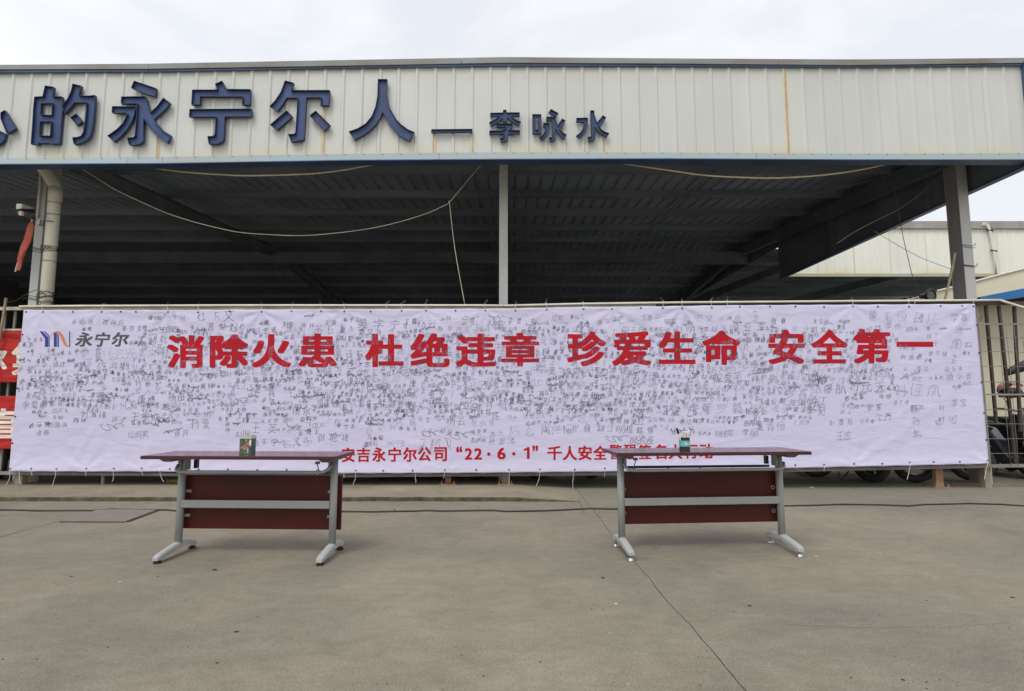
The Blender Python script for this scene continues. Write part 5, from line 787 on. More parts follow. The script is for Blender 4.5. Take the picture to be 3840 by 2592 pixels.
# steel plate in the ground
def G4(L, z): return [G(x, y, z) for x, y in L]
pl = thing("access_cover", G(410, 1935, 0), "worn steel cover plate set in the concrete left of the left table", "manhole cover")
o0 = pl.location
a, b, c, d = G4([(230,1956),(471,1957),(599,1910),(364,1914)], .004)
mb = MB()
def off(p, z): return (p.x-o0.x, p.y-o0.y, z)
mb.hexa([off(a,.001), off(b,.001), off(c,.001), off(d,.001), off(a,.012), off(b,.012), off(c,.012), off(d,.012)])
mb.build("plate", M['plate'], pl, bevel=.002)
mb = MB()
for p, q, w in ((a,b,.034),(b,c,.050),(c,d,.014),(d,a,.016)):
    dd = (q-p).normalized(); nn = Vector((dd.y, -dd.x, 0))*w
    p = p - nn*.3; q = q - nn*.3
    mb.hexa([off(p,.0015), off(q,.0015), off(q+nn,.0015), off(p+nn,.0015), off(p,.0035), off(q,.0035), off(q+nn,.0035), off(p+nn,.0035)])
mb.build("frame_gap", M['plate_rim'], pl)

# ------------------------------------------------------------------ the open shed
shed = thing("open_shed", (0, 0, 0), "open steel shed with white corrugated fascia and dark roof behind the signed banner", "shed")
k = -30
while XR0 + k*PITCHR < XEND - .02:
    x0 = XR0 + k*PITCHR - .03 + .034 if k > -30 else XR0 + k*PITCHR
    x1 = min(XR0 + (k+4)*PITCHR, XEND - .02)
    if x1 - x0 > .05 and x1 > -11.5:
        sheet("fascia_sheet", x0, x1, z_pan0, z_cap0, YF, shed, M['panel'], rows=60 if x1 > -7.5 else 6, stainf=stain_at)
    k += 4
def seg(name, breaks, f0, f1, y0, y1, m, gap=.004):
    for a, b in zip(breaks, breaks[1:]):
        mb = MB(); ribbon_box(mb, samples(a+gap/2, b-gap/2, .3), f0, f1, y0, y1); mb.build(name, m, shed)
def X6(px): return P(px, 240, YF-.08).x
seg("cap_flashing", [-11.6, X6(-900), X6(550), X6(1730), X6(2925), X6(3838)+.05], z_cap0, z_cap1, YF-.050, YF+.10, M['cap'])
seg("upper_flashing", [-11.6, X6(-900), X6(551), X6(1729), X6(2914), XEND], z_pan1, lambda x: z_cap0(x)-.002, YF-.036, YF-.024, M['trim_dark'])
def z_s1(x): return z_pan0(x) + .004
seg("lower_flashing", [-11.6, P(-500,590,YF).x, P(485,590,YF).x, P(616,590,YF).x, P(1648,590,YF).x, P(2833,590,YF).x, XEND+.02], z_str0, z_s1, YF-.035, YF-.024, M['trim_light'])
seg("soffit_flashing", [-11.6, P(485,590,YF).x, P(1648,590,YF).x, XEND+.02], lambda x: z_str0(x)-.012, lambda x: z_str0(x)-.002, YF-.037, YF+.12, M['trim_dark'])
# fixing screws along the lower edge
mb = MB()
kk = -20
while XR0 + kk*PITCHR < XEND - .1:
    x = XR0 + kk*PITCHR + .06
    mb.box(x-.006, x+.006, YF-.040, YF-.034, z_pan0(x)-.010, z_pan0(x)+.002); kk += 1
tag(mb.build("flashing_screws", M['rope_grey'], shed), kind="stuff")
# right-hand corner and side fascia seen from inside
mb = MB(); mb.box(XEND-.022, XEND+.065, YF-.06, YF+.05, z_str0(6.6)-.01, z_cap0(6.6)+.02); mb.build("corner_trim", M['trim_dark'], shed)
ZB = P(3700, 622, 6.9).z
ZB = 4.185
mb = MB(); mb.box(XEND+.012, XEND+.03, YF+.06, 13.62, ZB+.03, 5.64); mb.build("side_liner", M['rafter'], shed)
mb = MB(); mb.box(XEND+.032, XEND+.05, YF+.06, 13.50, ZB+.03, 5.6); mb.build("side_fascia", M['shed2'], shed)
mb = MB(); mb.box(XEND-.04, XEND+.06, YF+.06, 13.62, ZB, ZB+.028); mb.box(XEND+.052, XEND+.06, YF+.06, 13.62, ZB+.028, ZB+.10); mb.build("side_flashing", M['trim_dark'], shed)
mb = MB(); mb.box(XEND-.03, XEND+.01, 13.53, 13.62, ZB+.03, 5.4); mb.build("side_end_frame", M['rafter'], shed)
mb = MB(); mb.box(XEND+.012, XEND+.028, 13.62, 25.1, 5.02, 5.9); mb.build("valley_flashing", M['rafter'], shed)
for yy in (8.6, 11.3):
    mb = MB(); mb.box(XEND-.05, XEND+.011, yy, yy+.06, ZB+.03, 5.1); mb.build("side_stud", M['rafter'], shed)
# roof
def rz_(y): return 5.0 + .083*(y-6.9) if y <= 16 else 5.755 - .083*(y-16)
def roof_profile(x0, x1):
    pr = [(x0, 0)]; k = math.ceil((x0 - XR0)/PITCHR)
    while XR0 + k*PITCHR < x1 - .03:
        r = XR0 + k*PITCHR + .09
        if r - .035 > x0 and r + .035 < x1: pr += [(r-.035, 0), (r-.020, .030), (r+.020, .030), (r+.035, 0)]
        k += 1
    return pr + [(x1, 0)]
def roof_sheet(x0, x1, ya, yb, zf, parent, m):
    pr = roof_profile(x0, x1); vs = []; n = len(pr)
    for y in (ya, yb):
        for x, h in pr: vs.append((x, y, zf(y) + h))
    fs = [(i, i+1, n+i+1, n+i) for i in range(n-1)]
    me = bpy.data.meshes.new("roof_sheet"); me.from_pydata(vs, [], fs); me.materials.append(m)
    o = link("roof_sheet", me, parent); s_ = o.modifiers.new("thickness", 'SOLIDIFY'); s_.thickness = .002; s_.offset = 1
x = -18.0; alt = False
while x < 6.6:
    x1 = min(x + 4*PITCHR, XEND + .01); alt = not alt
    f_ = (lambda y: rz_(y) + .0035) if alt else rz_
    roof_sheet(x, x1+.012, 6.98, 16.06, f_, shed, M['roof']); roof_sheet(x, x1+.012, 15.97, 25.0, lambda y, f_=f_: f_(y)+.003, shed, M['roof'])
    x = x1
for y in (7.75, 9.13, 10.57, 11.97, 13.40, 14.85, 17.1, 18.5, 19.85, 21.3, 22.7, 24.1):
    z = rz_(y); mb = MB()
    mb.box(-18, 6.69, y, y+.003, z-.165, z-.003); mb.box(-18, 6.69, y+.003, y+.055, z-.165, z-.162); mb.box(-18, 6.69, y+.003, y+.05, z-.008, z-.005)
    mb.build("purlin", M['purlin'], shed)
for x in (-6.86, -.12, 6.56):
    for ya, yb in ((7.05, 15.98), (16.02, 25.0)):
        mb = MB()
        def zb(y): return rz_(y) - .172 - .28
        def bar(xa, xb, o0_, o1_): mb.hexa([(xa,ya,zb(ya)+o0_),(xb,ya,zb(ya)+o0_),(xb,yb,zb(yb)+o0_),(xa,yb,zb(yb)+o0_),(xa,ya,zb(ya)+o1_),(xb,ya,zb(ya)+o1_),(xb,yb,zb(yb)+o1_),(xa,yb,zb(yb)+o1_)])
        bar(x-.075, x+.075, 0, .010); bar(x-.004, x+.004, .010, .27); bar(x-.075, x+.075, .27, .28)
        mb.build("rafter", M['rafter'], shed)
mb = MB(); mb.box(-18, 6.69, 15.35, 15.36, 5.02, 5.36); mb.box(-18, 6.69, 15.28, 15.44, 5.01, 5.02); mb.build("ridge_beam", M['rafter'], shed)
for x in (-3.4, 3.44):
    mb = MB(); mb.tube([(x, 7.7, rz_(7.7)-.15), (x-.05, 11.3, rz_(11.3)-.16), (x, 14.9, rz_(14.9)-.15)], .008, 6); mb.build("sag_rod", M['rafter'], shed)
# columns
for (xa, xb, m_) in ((-6.915, -6.795, 'column'), (-.185, -.062, 'column'), (6.505, 6.65, 'column')):
    mb = MB(); ya, yb = 7.8, 8.04; zt = rz_(7.9) - .46
    mb.box(xa, xb, ya, ya+.010, 0, zt); mb.box(xa, xb, yb-.010, yb, 0, zt)
    xm = (xa+xb)/2; inner = xb-.01 if xa < 0 else xa+.002
    mb.box(inner, inner+.008, ya+.010, yb-.010, 0, zt, mi=1)
    mb.build("column", [M[m_], M['column_shade_cap'] if xa > 0 else M[m_]], shed)  # right column's inner plate is coloured darker, as in shade
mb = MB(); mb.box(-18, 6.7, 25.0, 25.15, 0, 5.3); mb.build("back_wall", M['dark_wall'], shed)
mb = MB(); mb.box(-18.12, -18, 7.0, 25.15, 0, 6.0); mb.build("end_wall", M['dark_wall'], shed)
# downpipe on the left column, wound with old wire
mb = MB()
mb.tube([(-6.585, 7.72, 0), (-6.59, 7.72, 4.12), (-6.60, 7.72, 4.22), (-6.66, 7.70, 4.34), (-6.83, 7.60, 4.62), (-6.88, 7.55, 4.75)], .080, 20)
mb.tube([(-6.585, 7.72, 4.02), (-6.59, 7.72, 4.20)], .086, 20)
dp_ = mb.build("downpipe", M['pvc'], shed, smooth=False)
dp_.data.polygons.foreach_set("use_smooth", [len(p.vertices) == 4 for p in dp_.data.polygons])
for i, (zc, n_, sp) in enumerate([(3.98, 1, 0), (3.80, 1, .02), (3.28, 4, .04), (3.10, 1, .0), (2.62, 5, .05), (2.50, 4, .05)]):
    mb = MB()
    for j in range(n_):
        t0 = rnd.uniform(-.03, .03)
        pts = []
        for q in range(22):
            an = 2*PI*q/20 + rnd.uniform(-.05, .05)
            pts.append((-6.588 + .084*math.cos(an), 7.72 + .084*math.sin(an), zc + rnd.uniform(-sp, sp)*.4 + t0 + sp*math.sin(an+j)*.6))
        mb.tube(pts, .0032, 5)
    mb.build("wire_winding", M['wire_dark'], dp_)
for zc in (3.30, 2.60, 3.7):
    mb = MB()
    for j in range(3):
        zz = zc + rnd.uniform(-.03, .03)
        mb.tube([(-6.50, 7.62, zz), (-6.66, 7.635, zz+.01), (-6.78, 7.785, zz-.01), (-6.93, 7.785, zz+.02), (-7.0, 7.80, zz+.0)], .003, 5)
    mb.build("binding_wire", M['wire_dark'], dp_)
# thin conduit on the left column
mb = MB(); mb.tube([(-6.87, 7.78, 3.78), (-6.875, 7.78, 4.3), (-6.89, 7.77, 4.62)], .017, 10); mb.build("conduit", M['pvc_white'], shed, smooth=True)
for zc in (3.35, 3.05, 2.5, 2.3):
    mb = MB()
    for q in range(3):
        zz = zc + rnd.uniform(-.025, .03)
        mb.tube([(6.49, 7.79, zz+.02), (6.5, 7.79, zz+.01), (6.58, 7.792, zz), (6.655, 7.79, zz-.01), (6.70, 7.80, zz+.02*q)], .003, 5)
    mb.build("binding_wire", M['wire_dark'], shed)

# ------------------------------------------------------------------ channel letters
R1_ = lambda L, ox, oy, s: [(ox + x/s, oy + y/s) for x, y in L]
A, Bq = 5.81, 7.2625
LET = [
 ("partial blue letter cut by the left edge of the picture", [
   [R1_([(95,710),(5,770),(5,900),(140,1225),(340,1112)],0,290,A)],
   [R1_([(-560,1000),(-470,990),(-470,1180),(-400,1330),(-250,1350),(-140,1300),(-120,1130),(0,1168),(128,1228),(75,1370),(0,1440),(-150,1500),(-380,1500),(-540,1400)],0,290,A)]]),
 ("first large blue letter from the left, with two square holes in its box half", [
   [R1_([(975,178),(1165,207),(1130,412),(1345,415),(1360,690),(1340,900),(1290,1440),(1110,1445),(1060,1425),(835,1430),(820,1460),(665,1455),(700,1000),(720,640),(745,420),(922,412)],0,290,A),
    R1_([(890,568),(1130,560),(1118,818),(875,810)],0,290,A), R1_([(868,965),(1105,960),(1085,1270),(850,1270)],0,290,A)],
   [R1_([(1578,135),(1765,180),(1705,385),(1760,395),(1900,400),(2065,385),(2055,600),(2030,900),(2000,1120),(1960,1270),(1900,1350),(1800,1410),(1625,1470),(1600,1440),(1570,1308),(1680,1300),(1760,1270),(1810,1180),(1840,1000),(1870,700),(1880,548),(1610,548),(1500,680),(1405,785),(1345,620),(1470,460),(1540,300)],0,290,A)],
   [R1_([(1655,785),(1525,875),(1672,1050),(1790,965)],0,290,A)]]),
 ("second large blue letter from the left, a slanted bar floating above its top", [
   [R1_([(652,72),(1135,235),(1100,415),(880,350),(585,228)],390,290,A)],
   [R1_([(175,628),(697,635),(660,800),(600,960),(480,1150),(330,1310),(205,1405),(65,1272),(160,1210),(270,1130),(400,1000),(470,870),(500,800),(470,772),(165,770)],390,290,A)],
   [R1_([(372,418),(890,410),(940,560),(1000,770),(1150,630),(1290,440),(1435,550),(1330,690),(1080,920),(1150,1010),(1300,1170),(1455,1262),(1375,1430),(1180,1310),(1080,1200),(960,1060),(858,890),(850,1390),(790,1440),(690,1470),(540,1470),(497,1312),(640,1305),(665,1270),(700,900),(715,570),(365,570)],390,290,A)]]),
 ("large blue letter with a peaked roof bar over a hooked T", [
   [R1_([(825,72),(920,252),(1445,257),(1438,595),(1262,595),(1265,415),(350,415),(340,592),(155,592),(175,268),(715,265),(700,200),(668,143)],690,290,A)],
   [R1_([(118,690),(1465,680),(1465,850),(885,852),(872,1150),(865,1330),(835,1400),(730,1445),(535,1450),(507,1282),(635,1278),(665,1240),(690,855),(105,855)],690,290,A)]]),
 ("large blue letter with two slanted dots under a long arm, rust streak below it", [
   [R1_([(455,65),(645,118),(588,278),(1430,275),(1435,330),(1400,608),(1225,608),(1240,437),(925,440),(915,600),(872,1340),(840,1365),(590,1408),(520,1235),(650,1232),(680,1200),(715,700),(722,443),(490,443),(400,590),(290,735),(115,632),(240,500),(360,320)],990,290,A)],
   [R1_([(492,718),(620,850),(280,1145),(127,1032)],990,290,A)],
   [R1_([(1125,722),(1440,1035),(1310,1165),(990,832)],990,290,A)]]),
 ("large blue letter shaped like a wishbone, rightmost of the big letters", [
   [R1_([(793,95),(998,95),(985,400),(1040,680),(1100,800),(1200,970),(1300,1080),(1450,1190),(1590,1250),(1475,1440),(1300,1350),(1170,1240),(1030,1060),(960,930),(900,805),(850,930),(770,1060),(600,1230),(450,1330),(285,1415),(155,1240),(350,1170),(530,1060),(660,900),(740,700),(785,450)],1280,280,A)]]),
 ("blue dash bar with a rust streak under each end", [[R1_([(100,550),(995,542),(995,612),(100,622)],1600,390,A)]]),
 ("small blue letter right of the dash bar, with a cross-topped roof", [
   [R1_([(1662,128),(1742,125),(1742,182),(2027,182),(2027,265),(1845,262),(1870,290),(1950,350),(2055,382),(2015,468),(1880,400),(1800,330),(1750,285),(1748,398),(1665,398),(1662,295),(1560,390),(1410,472),(1358,398),(1480,340),(1575,265),(1385,270),(1385,192),(1662,185)],1600,390,A)],
   [R1_([(1517,430),(1860,422),(1882,470),(1860,520),(1795,570),(2035,566),(2035,645),(1780,650),(1765,780),(1700,815),(1615,822),(1590,742),(1650,735),(1678,700),(1680,650),(1365,658),(1362,578),(1640,576),(1700,540),(1725,497),(1517,503)],1600,390,A)]]),
 ("small blue letter in the middle of the three small ones, with a slotted box", [
   [R1_([(118,277),(362,277),(372,785),(360,805),(122,805)],1980,390,Bq), R1_([(210,370),(268,370),(268,695),(212,695)],1980,390,Bq)],
   [R1_([(622,132),(832,250),(772,345),(562,232)],1980,390,Bq)],
   [R1_([(415,512),(593,517),(585,680),(530,830),(450,930),(385,985),(300,905),(390,850),(460,740),(490,610),(413,606)],1980,390,Bq)],
   [R1_([(497,350),(748,350),(760,440),(808,575),(860,500),(930,398),(1020,445),(960,560),(870,675),(950,780),(1055,832),(1000,955),(900,880),(820,780),(762,660),(755,965),(700,1005),(602,1025),(570,910),(650,908),(655,700),(650,450),(495,458)],1980,390,Bq)]]),
 ("small blue letter at the right end of the lettering, with a forked right side", [
   [R1_([(1318,378),(1600,372),(1638,395),(1625,600),(1560,770),(1470,880),(1390,940),(1312,865),(1420,780),(1500,650),(1525,485),(1318,485)],1980,390,Bq)],
   [R1_([(1697,175),(1807,175),(1812,300),(1878,500),(1960,410),(2040,303),(2132,360),(2060,490),(1935,600),(2000,690),(2090,750),(2215,795),(2150,900),(1990,820),(1890,720),(1828,620),(1832,930),(1800,985),(1655,1018),(1625,890),(1700,888),(1722,860),(1708,500)],1980,390,Bq)]]),
]
DEP = .042
yb_, yf_ = YF - .028, YF - .028 - DEP
for li, (lab, strokes) in enumerate(LET):
    allp = [p for s_ in strokes for L in s_ for p in L]
    c = P((min(p[0] for p in allp)+max(p[0] for p in allp))/2, max(p[1] for p in allp), yf_)
    big = li < 6
    root = thing("sign_letter", c, lab, "letter", "large blue letters on the fascia" if big else "small blue characters on the fascia")
    dep = DEP if big else DEP*.8
    yf2 = yb_ - dep
    for s_ in strokes:
        W3 = [[P(x, y, yf2) for x, y in L] for L in s_]
        loops = [[(p.x-c.x, p.z-c.z) for p in L] for L in W3]
        # orientation: outer CCW, holes CW (so that the inward side is on the left)
        def area(L): return .5*sum(L[i][0]*L[(i+1) % len(L)][1]-L[(i+1) % len(L)][0]*L[i][1] for i in range(len(L)))
        loops = [L if (area(L) > 0) == (i == 0) else L[::-1] for i, L in enumerate(loops)]
        mb = MB()
        mb.prism(loops, lambda p: (p[0], yb_-.006-c.y, p[1]), lambda p: (p[0], yb_-.010-c.y, p[1]))
        mb.build("letter_face", M['letter'], root)
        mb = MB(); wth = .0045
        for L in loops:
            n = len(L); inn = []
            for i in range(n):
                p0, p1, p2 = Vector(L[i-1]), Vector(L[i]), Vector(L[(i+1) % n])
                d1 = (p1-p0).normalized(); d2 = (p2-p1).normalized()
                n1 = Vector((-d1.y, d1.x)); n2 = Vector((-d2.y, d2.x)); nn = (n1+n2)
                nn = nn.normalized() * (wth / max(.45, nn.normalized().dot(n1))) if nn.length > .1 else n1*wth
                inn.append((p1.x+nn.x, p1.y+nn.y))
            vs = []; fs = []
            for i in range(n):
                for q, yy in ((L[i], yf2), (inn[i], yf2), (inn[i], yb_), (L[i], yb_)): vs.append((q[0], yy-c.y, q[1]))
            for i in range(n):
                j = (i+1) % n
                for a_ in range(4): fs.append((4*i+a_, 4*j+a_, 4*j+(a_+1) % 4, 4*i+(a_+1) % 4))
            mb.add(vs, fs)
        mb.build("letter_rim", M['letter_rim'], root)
# ------------------------------------------------------------------ second shed behind on the right
sh2 = thing("pale_shed", (0, 0, 0), "pale corrugated shed further back on the right with a rust-stained lower edge", "shed")
Y2 = 14.5
f2b = edge([(3000,1027.5),(3840,1027)], Y2); f2t = edge([(3000,860),(3840,858)], Y2)
def st2(x, z, zb):
    h = z - zb; nn = noise.noise(Vector((x*1.2, 7, 0)))
    m = max(0, .7*(1-h/.20))*max(0, min(1, .6+1.4*nn - (x-9)*.06))
    r = max(0, .5*(1-h/.05))*max(0, nn)*1.2
    if abs(x-9.15) < .02: r = max(r, .5)
    g = .12*max(0, noise.noise(Vector((x*14, 3, z*.7)))) + (.35 if abs(((x-XR0)/PITCHR) % 4 - .1) < .06 else 0)
    return min(1, r), min(1, g), min(1, m)
k = math.ceil((7.05 - XR0)/PITCHR)
while XR0 + k*PITCHR < 19:
    sheet("fascia_sheet", XR0+k*PITCHR+.004, XR0+(k+4)*PITCHR, f2b, f2t, Y2, sh2, M['shed2'], rows=26, stainf=st2); k += 4
zt2, zb2 = f2t(9), f2b(9)
mb = MB(); mb.box(7.2, 19, Y2-.07, Y2+.08, zt2, zt2+.20); mb.build("cap_flashing", M['column_shade_cap'], sh2)
mb = MB(); mb.box(7.2, 19, Y2-.06, Y2+.03, zb2-.085, zb2-.002); mb.build("lower_flashing", mat("aged_green_flashing", (.36,.42,.40), .6, col2=(.42,.36,.16), vscale=1.6), sh2)
r2 = lambda y: 5.22 + .06*(y-14.5)
roof_sheet(6.745, 7.06, 13.5, 28, lambda y: r2(y)+.008, sh2, M['roof'])
x = 7.04; alt = False
while x < 19:
    alt = not alt; roof_sheet(x, x+4*PITCHR+.01, 14.62, 28, (lambda y: r2(y)+.004) if alt else r2, sh2, M['roof']); x += 4*PITCHR
for y in (15.6, 17.1, 18.6, 20.1, 21.6, 23.1):
    mb = MB(); mb.box(6.76, 19, y, y+.05, r2(y)-.17, r2(y)-.004); mb.build("purlin", M['purlin'], sh2)
for xx in (7.35, 11.3, 16):
    mb = MB(); mb.hexa([(xx,14.7,4.66),(xx+.15,14.7,4.66),(xx+.15,28,5.25),(xx,28,5.25),(xx,14.7,4.86),(xx+.15,14.7,4.86),(xx+.15,28,5.66),(xx,28,5.66)]); mb.build("rafter", M['rafter'], sh2)
    mb = MB(); mb.box(xx, xx+.15, 27.6, 27.9, 0, 5.1); mb.build("column", M['column'], sh2)
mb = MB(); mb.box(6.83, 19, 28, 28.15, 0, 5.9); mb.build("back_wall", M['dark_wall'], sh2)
# white cable bundle over its fascia
mb = MB(); p = lambda x, y: P(2800+x*.4475, 580+y*.4475, Y2-.08)
for dx in (0, 10, 20):
    mb.tube([p(1975+dx,600), p(1985+dx,572), p(2005+dx,585), p(2030+dx*.6,632), p(2048+dx*.6,720), p(2065+dx*.6,800), p(2078+dx*.4,900), p(2088+dx*.3,1012)], .016, 6)
for yy in (632, 803): mb.tube([p(2012+ (yy-632)*.2,yy), p(2062+(yy-632)*.2,yy+6)], .022, 6, mi=1)
tag(mb.build("cable_bundle", [M['pvc_white'], M['black']], smooth=True), "white cable bundle looping over the top of the pale shed's fascia", "cable")

# ------------------------------------------------------------------ cream building with blue stripe canopy
cb = thing("cream_building", (8.6, 10.8, 0), "cream building with a blue-striped canopy seen behind the fence at the right edge", "building")
def L_(mbx, name, m, bevel=0): 
    mbx.v = [(x-8.6, y-10.8, z) for x, y, z in mbx.v]; return mbx.build(name, m, cb, bevel=bevel)
mb = MB(); mb.box(8.3, 15, 10.62, 12.4, 0, 3.05); L_(mb, "wall", M['cream_wall'])
YC = 10.0
def arch(L): return [(P(2800+x*.4475, 580+y*.4475, YC).x, P(2800+x*.4475, 580+y*.4475, YC).z) for x, y in L]
top = [(1570,1175),(1590,1150),(1680,1128),(1780,1105),(1940,1060),(2100,1018),(2324,962),(2500,922),(2750,880),(3050,850),(3350,840)]
mid = [(3350,1010),(3050,1024),(2750,1050),(2500,1088),(2324,1121),(1955,1193),(1780,1225),(1570,1262)]
low = [(1570,1300),(1780,1265),(1955,1232),(2128,1222),(2324,1190),(2500,1160),(2750,1125),(3050,1100),(3350,1085)]
cf = MB(); cf.prism([arch(top + mid)], lambda p: (p[0], YC, p[1]), lambda p: (p[0], YC+2.6, p[1])); L_(cf, "canopy", M['cream_fascia'])
cf = MB(); cf.prism([arch(mid[:6] + [(1955,1232)] + low[3:])], lambda p: (p[0], YC-.012, p[1]), lambda p: (p[0], YC+.10, p[1])); L_(cf, "blue_stripe", M['blue_stripe'])
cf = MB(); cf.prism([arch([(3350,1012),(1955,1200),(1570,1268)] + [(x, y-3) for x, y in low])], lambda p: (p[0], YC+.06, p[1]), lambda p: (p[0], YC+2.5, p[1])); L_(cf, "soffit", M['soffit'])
tpts = [Vector((x, YC-.015, z_+.012)) for x, z_ in arch(top[1:])]
cf = MB(); cf.tube(tpts, .018, 8); L_(cf, "top_edge_tube", M['pvc_white'])
# round horn speaker at the near end
c = P(3491, 1108, 9.8)
sp = thing("horn_speaker", c, "round dark-rimmed horn at the tip of the cream canopy, just above the banner rail", "loudspeaker")
mb = MB(); mb.torus((0,0,0), (0.25,-1,-.1), .105, .018, 28, 8); mb.build("rim", M['black'], sp, smooth=True)
mb = MB()
ax = Vector((.25,-1,-.1)).normalized()
mb.tube([ax*0.0, ax*-.05, ax*-.16, ax*-.2], [.10, .075, .04, .035], 24); mb.build("horn", M['darkgrey'], sp, smooth=False)
mb = MB(); mb.tube([ax*-.18, Vector((.02,.3,.02)), Vector((.0,.55,.02))], .012, 6); mb.build("bracket", M['fence_grey'], sp)

# ------------------------------------------------------------------ fence behind the banner
YN = 7.42
fence = thing("fence", (0, YN, 0), "steel bar and wire mesh fence carrying the signed banner", "fence")
def FB(mbx, name, m, smooth=False, bevel=0):
    mbx.v = [(x, y-YN, z) for x, y, z in mbx.v]; return mbx.build(name, m, fence, smooth=smooth, bevel=bevel)
def railz(pts, h):
    e = edge(pts, YN); return e
zt_ = edge([(0,1158),(1270,1157),(2300,1150),(3200,1141),(3840,1137)], YN)
zb_ = edge([(0,1774),(1270,1784),(2300,1776),(2940,1764),(3710,1748),(3840,1746)], YN)
for (a, b, m_) in ((-9.5, -6.62, 'fence_white'), (-6.62, 1.95, 'fence_white'), (1.95, 6.62, 'fence_brown'), (6.62, 12, 'fence_brown')):
    mb = MB(); ribbon_box(mb, samples(a, b, .4), lambda x: zt_(x)-.022, lambda x: zt_(x)+.022, YN-.02, YN+.02); FB(mb, "top_rail", M[m_])
for (a, b) in ((-9.5, -3.2), (-3.2, .3), (.3, 3.6), (3.6, 7.0), (7.0, 12)):
    mb = MB(); ribbon_box(mb, samples(a+.002, b-.002, .4), lambda x: zb_(x)-.020, lambda x: zb_(x)+.020, YN-.02, YN+.02); FB(mb, "bottom_rail", M['fence_grey'])
def xw(px, py, Y=YN): return P(px, py, Y).x
def post(px0, px1, m_, y0=1840, plate=False, w=.09, ztop=None, zbot=None):
    xa, xb = xw(px0, y0), xw(px1, y0); mb = MB()
    base = .045 if xa < .5 else 0.0
    xa += 0; mb.box(xa, xb, YN+.022, YN+.022+w, base-.01 if zbot is None else zbot, ztop or zt_(xa))
    o = FB(mb, "post", M[m_], bevel=.004)
    if plate:
        mb = MB(); cx = (xa+xb)/2; mb.box(cx-.11, cx+.11, YN-.03, YN+.17, base-.01, base+.012)
        for sx in (-.08, .08): mb.tube([(cx+sx, YN-.01, base+.012), (cx+sx, YN-.01, base+.05)], .008, 6)
        FB(mb, "base_plate", M['rust'])
post(43, 75, 'post_conc'); post(371, 381, 'fence_grey', w=.03)
post(1668, 1690, 'rust', plate=True, w=.06); post(1880, 1910, 'post_conc', plate=True, w=.07)
post(3519, 3547, 'rust', plate=True, w=.07); post(3703, 3728, 'post_conc', w=.10, ztop=.30)
post(3706, 3731, 'fence_grey', w=.08, zbot=.302)
post(-420, -390, 'post_conc'); post(4300, 4330, 'post_conc')
# bars left of the banner
def bar_at(px, pyt, pyb, w, m_, Y=YN+.03, lean=0):
    a = P(px, pyt, Y); b = P(px - (pyb-pyt)*.0 + lean, pyb, Y); mb = MB()
    mb.hexa([(b.x-w,Y,b.z),(b.x+w,Y,b.z),(b.x+w,Y+.02,b.z),(b.x-w,Y+.02,b.z),(a.x-w,Y,a.z),(a.x+w,Y,a.z),(a.x+w,Y+.02,a.z),(a.x-w,Y+.02,a.z)])
    FB(mb, "bar", M[m_])
for (px, lean) in ((57, -60), (18, -50), (-60, -50), (-140, -50), (-220, -50)): bar_at(px, 1165, 1772, .014, 'fence_grey', lean=lean)
mb = MB(); a = P(0, 1237, YN-.02); mb.box(-9.5, xw(90,1237), YN-.034, YN-.022, a.z-.012, a.z+.012); FB(mb, "mid_rail", M['fence_white'])
# right part: leaning brown bars
for (x0, y0_, x1, y1_) in ((330,95,412,1010),(430,95,562,1320),(550,100,600,1070),(700,100,760,1300),(830,100,900,1300),(960,100,1030,1300),(1090,100,1170,1300)):
    a = P(3540+x0*.4847, 1100+y0_*.4847, YN+.03); b = P(3540+x1*.4847, 1100+y1_*.4847, YN+.03)
    w = .016; mb = MB(); Y = YN + .03
    mb.hexa([(b.x-w,Y,b.z),(b.x+w,Y,b.z),(b.x+w,Y+.03,b.z),(b.x-w,Y+.03,b.z),(a.x-w,Y,a.z),(a.x+w,Y,a.z),(a.x+w,Y+.03,a.z),(a.x-w,Y+.03,a.z)])
    FB(mb, "bar", M['fence_brown'])
for py in (1216, 1480):
    a = P(3700, py, YN-.01); mb = MB(); mb.box(xw(3655, py), 12, YN-.036, YN-.022, a.z-.011, a.z+.011); FB(mb, "mid_rail", M['fence_grey'])
mb = MB()
for py in (1268, 1320, 1375, 1432, 1536, 1590, 1645, 1700):
    a = P(3700, py, YN); pts = [(xx, YN-.03+.006*math.sin(xx*9+py), a.z + .012*noise.noise(Vector((xx*3, py, 0)))) for xx in samples(xw(3670, py), 12, .15)]
    mb.tube(pts, .0042, 5)
for i in range(60):
    x0 = xw(3735, 1216) + i*.105
    mb.tube([(x0+.012*noise.noise(Vector((i*3.1, q*1.7, 0))), YN-.034, P(3700, 1216, YN).z + (P(3700, 1745, YN).z-P(3700, 1216, YN).z)*q/6) for q in range(7)], .0036, 5)
FB(mb, "wire_mesh", M['mesh_wire'], smooth=True)
mb = MB()
for py in (1455, 1722):
    a = P(20, py, YN); mb.tube([(xx, YN-.03, a.z+.008*math.sin(xx*7)) for xx in samples(-9.4, -6.9, .2)], .004, 5)
FB(mb, "tie_wire", M['mesh_wire'])

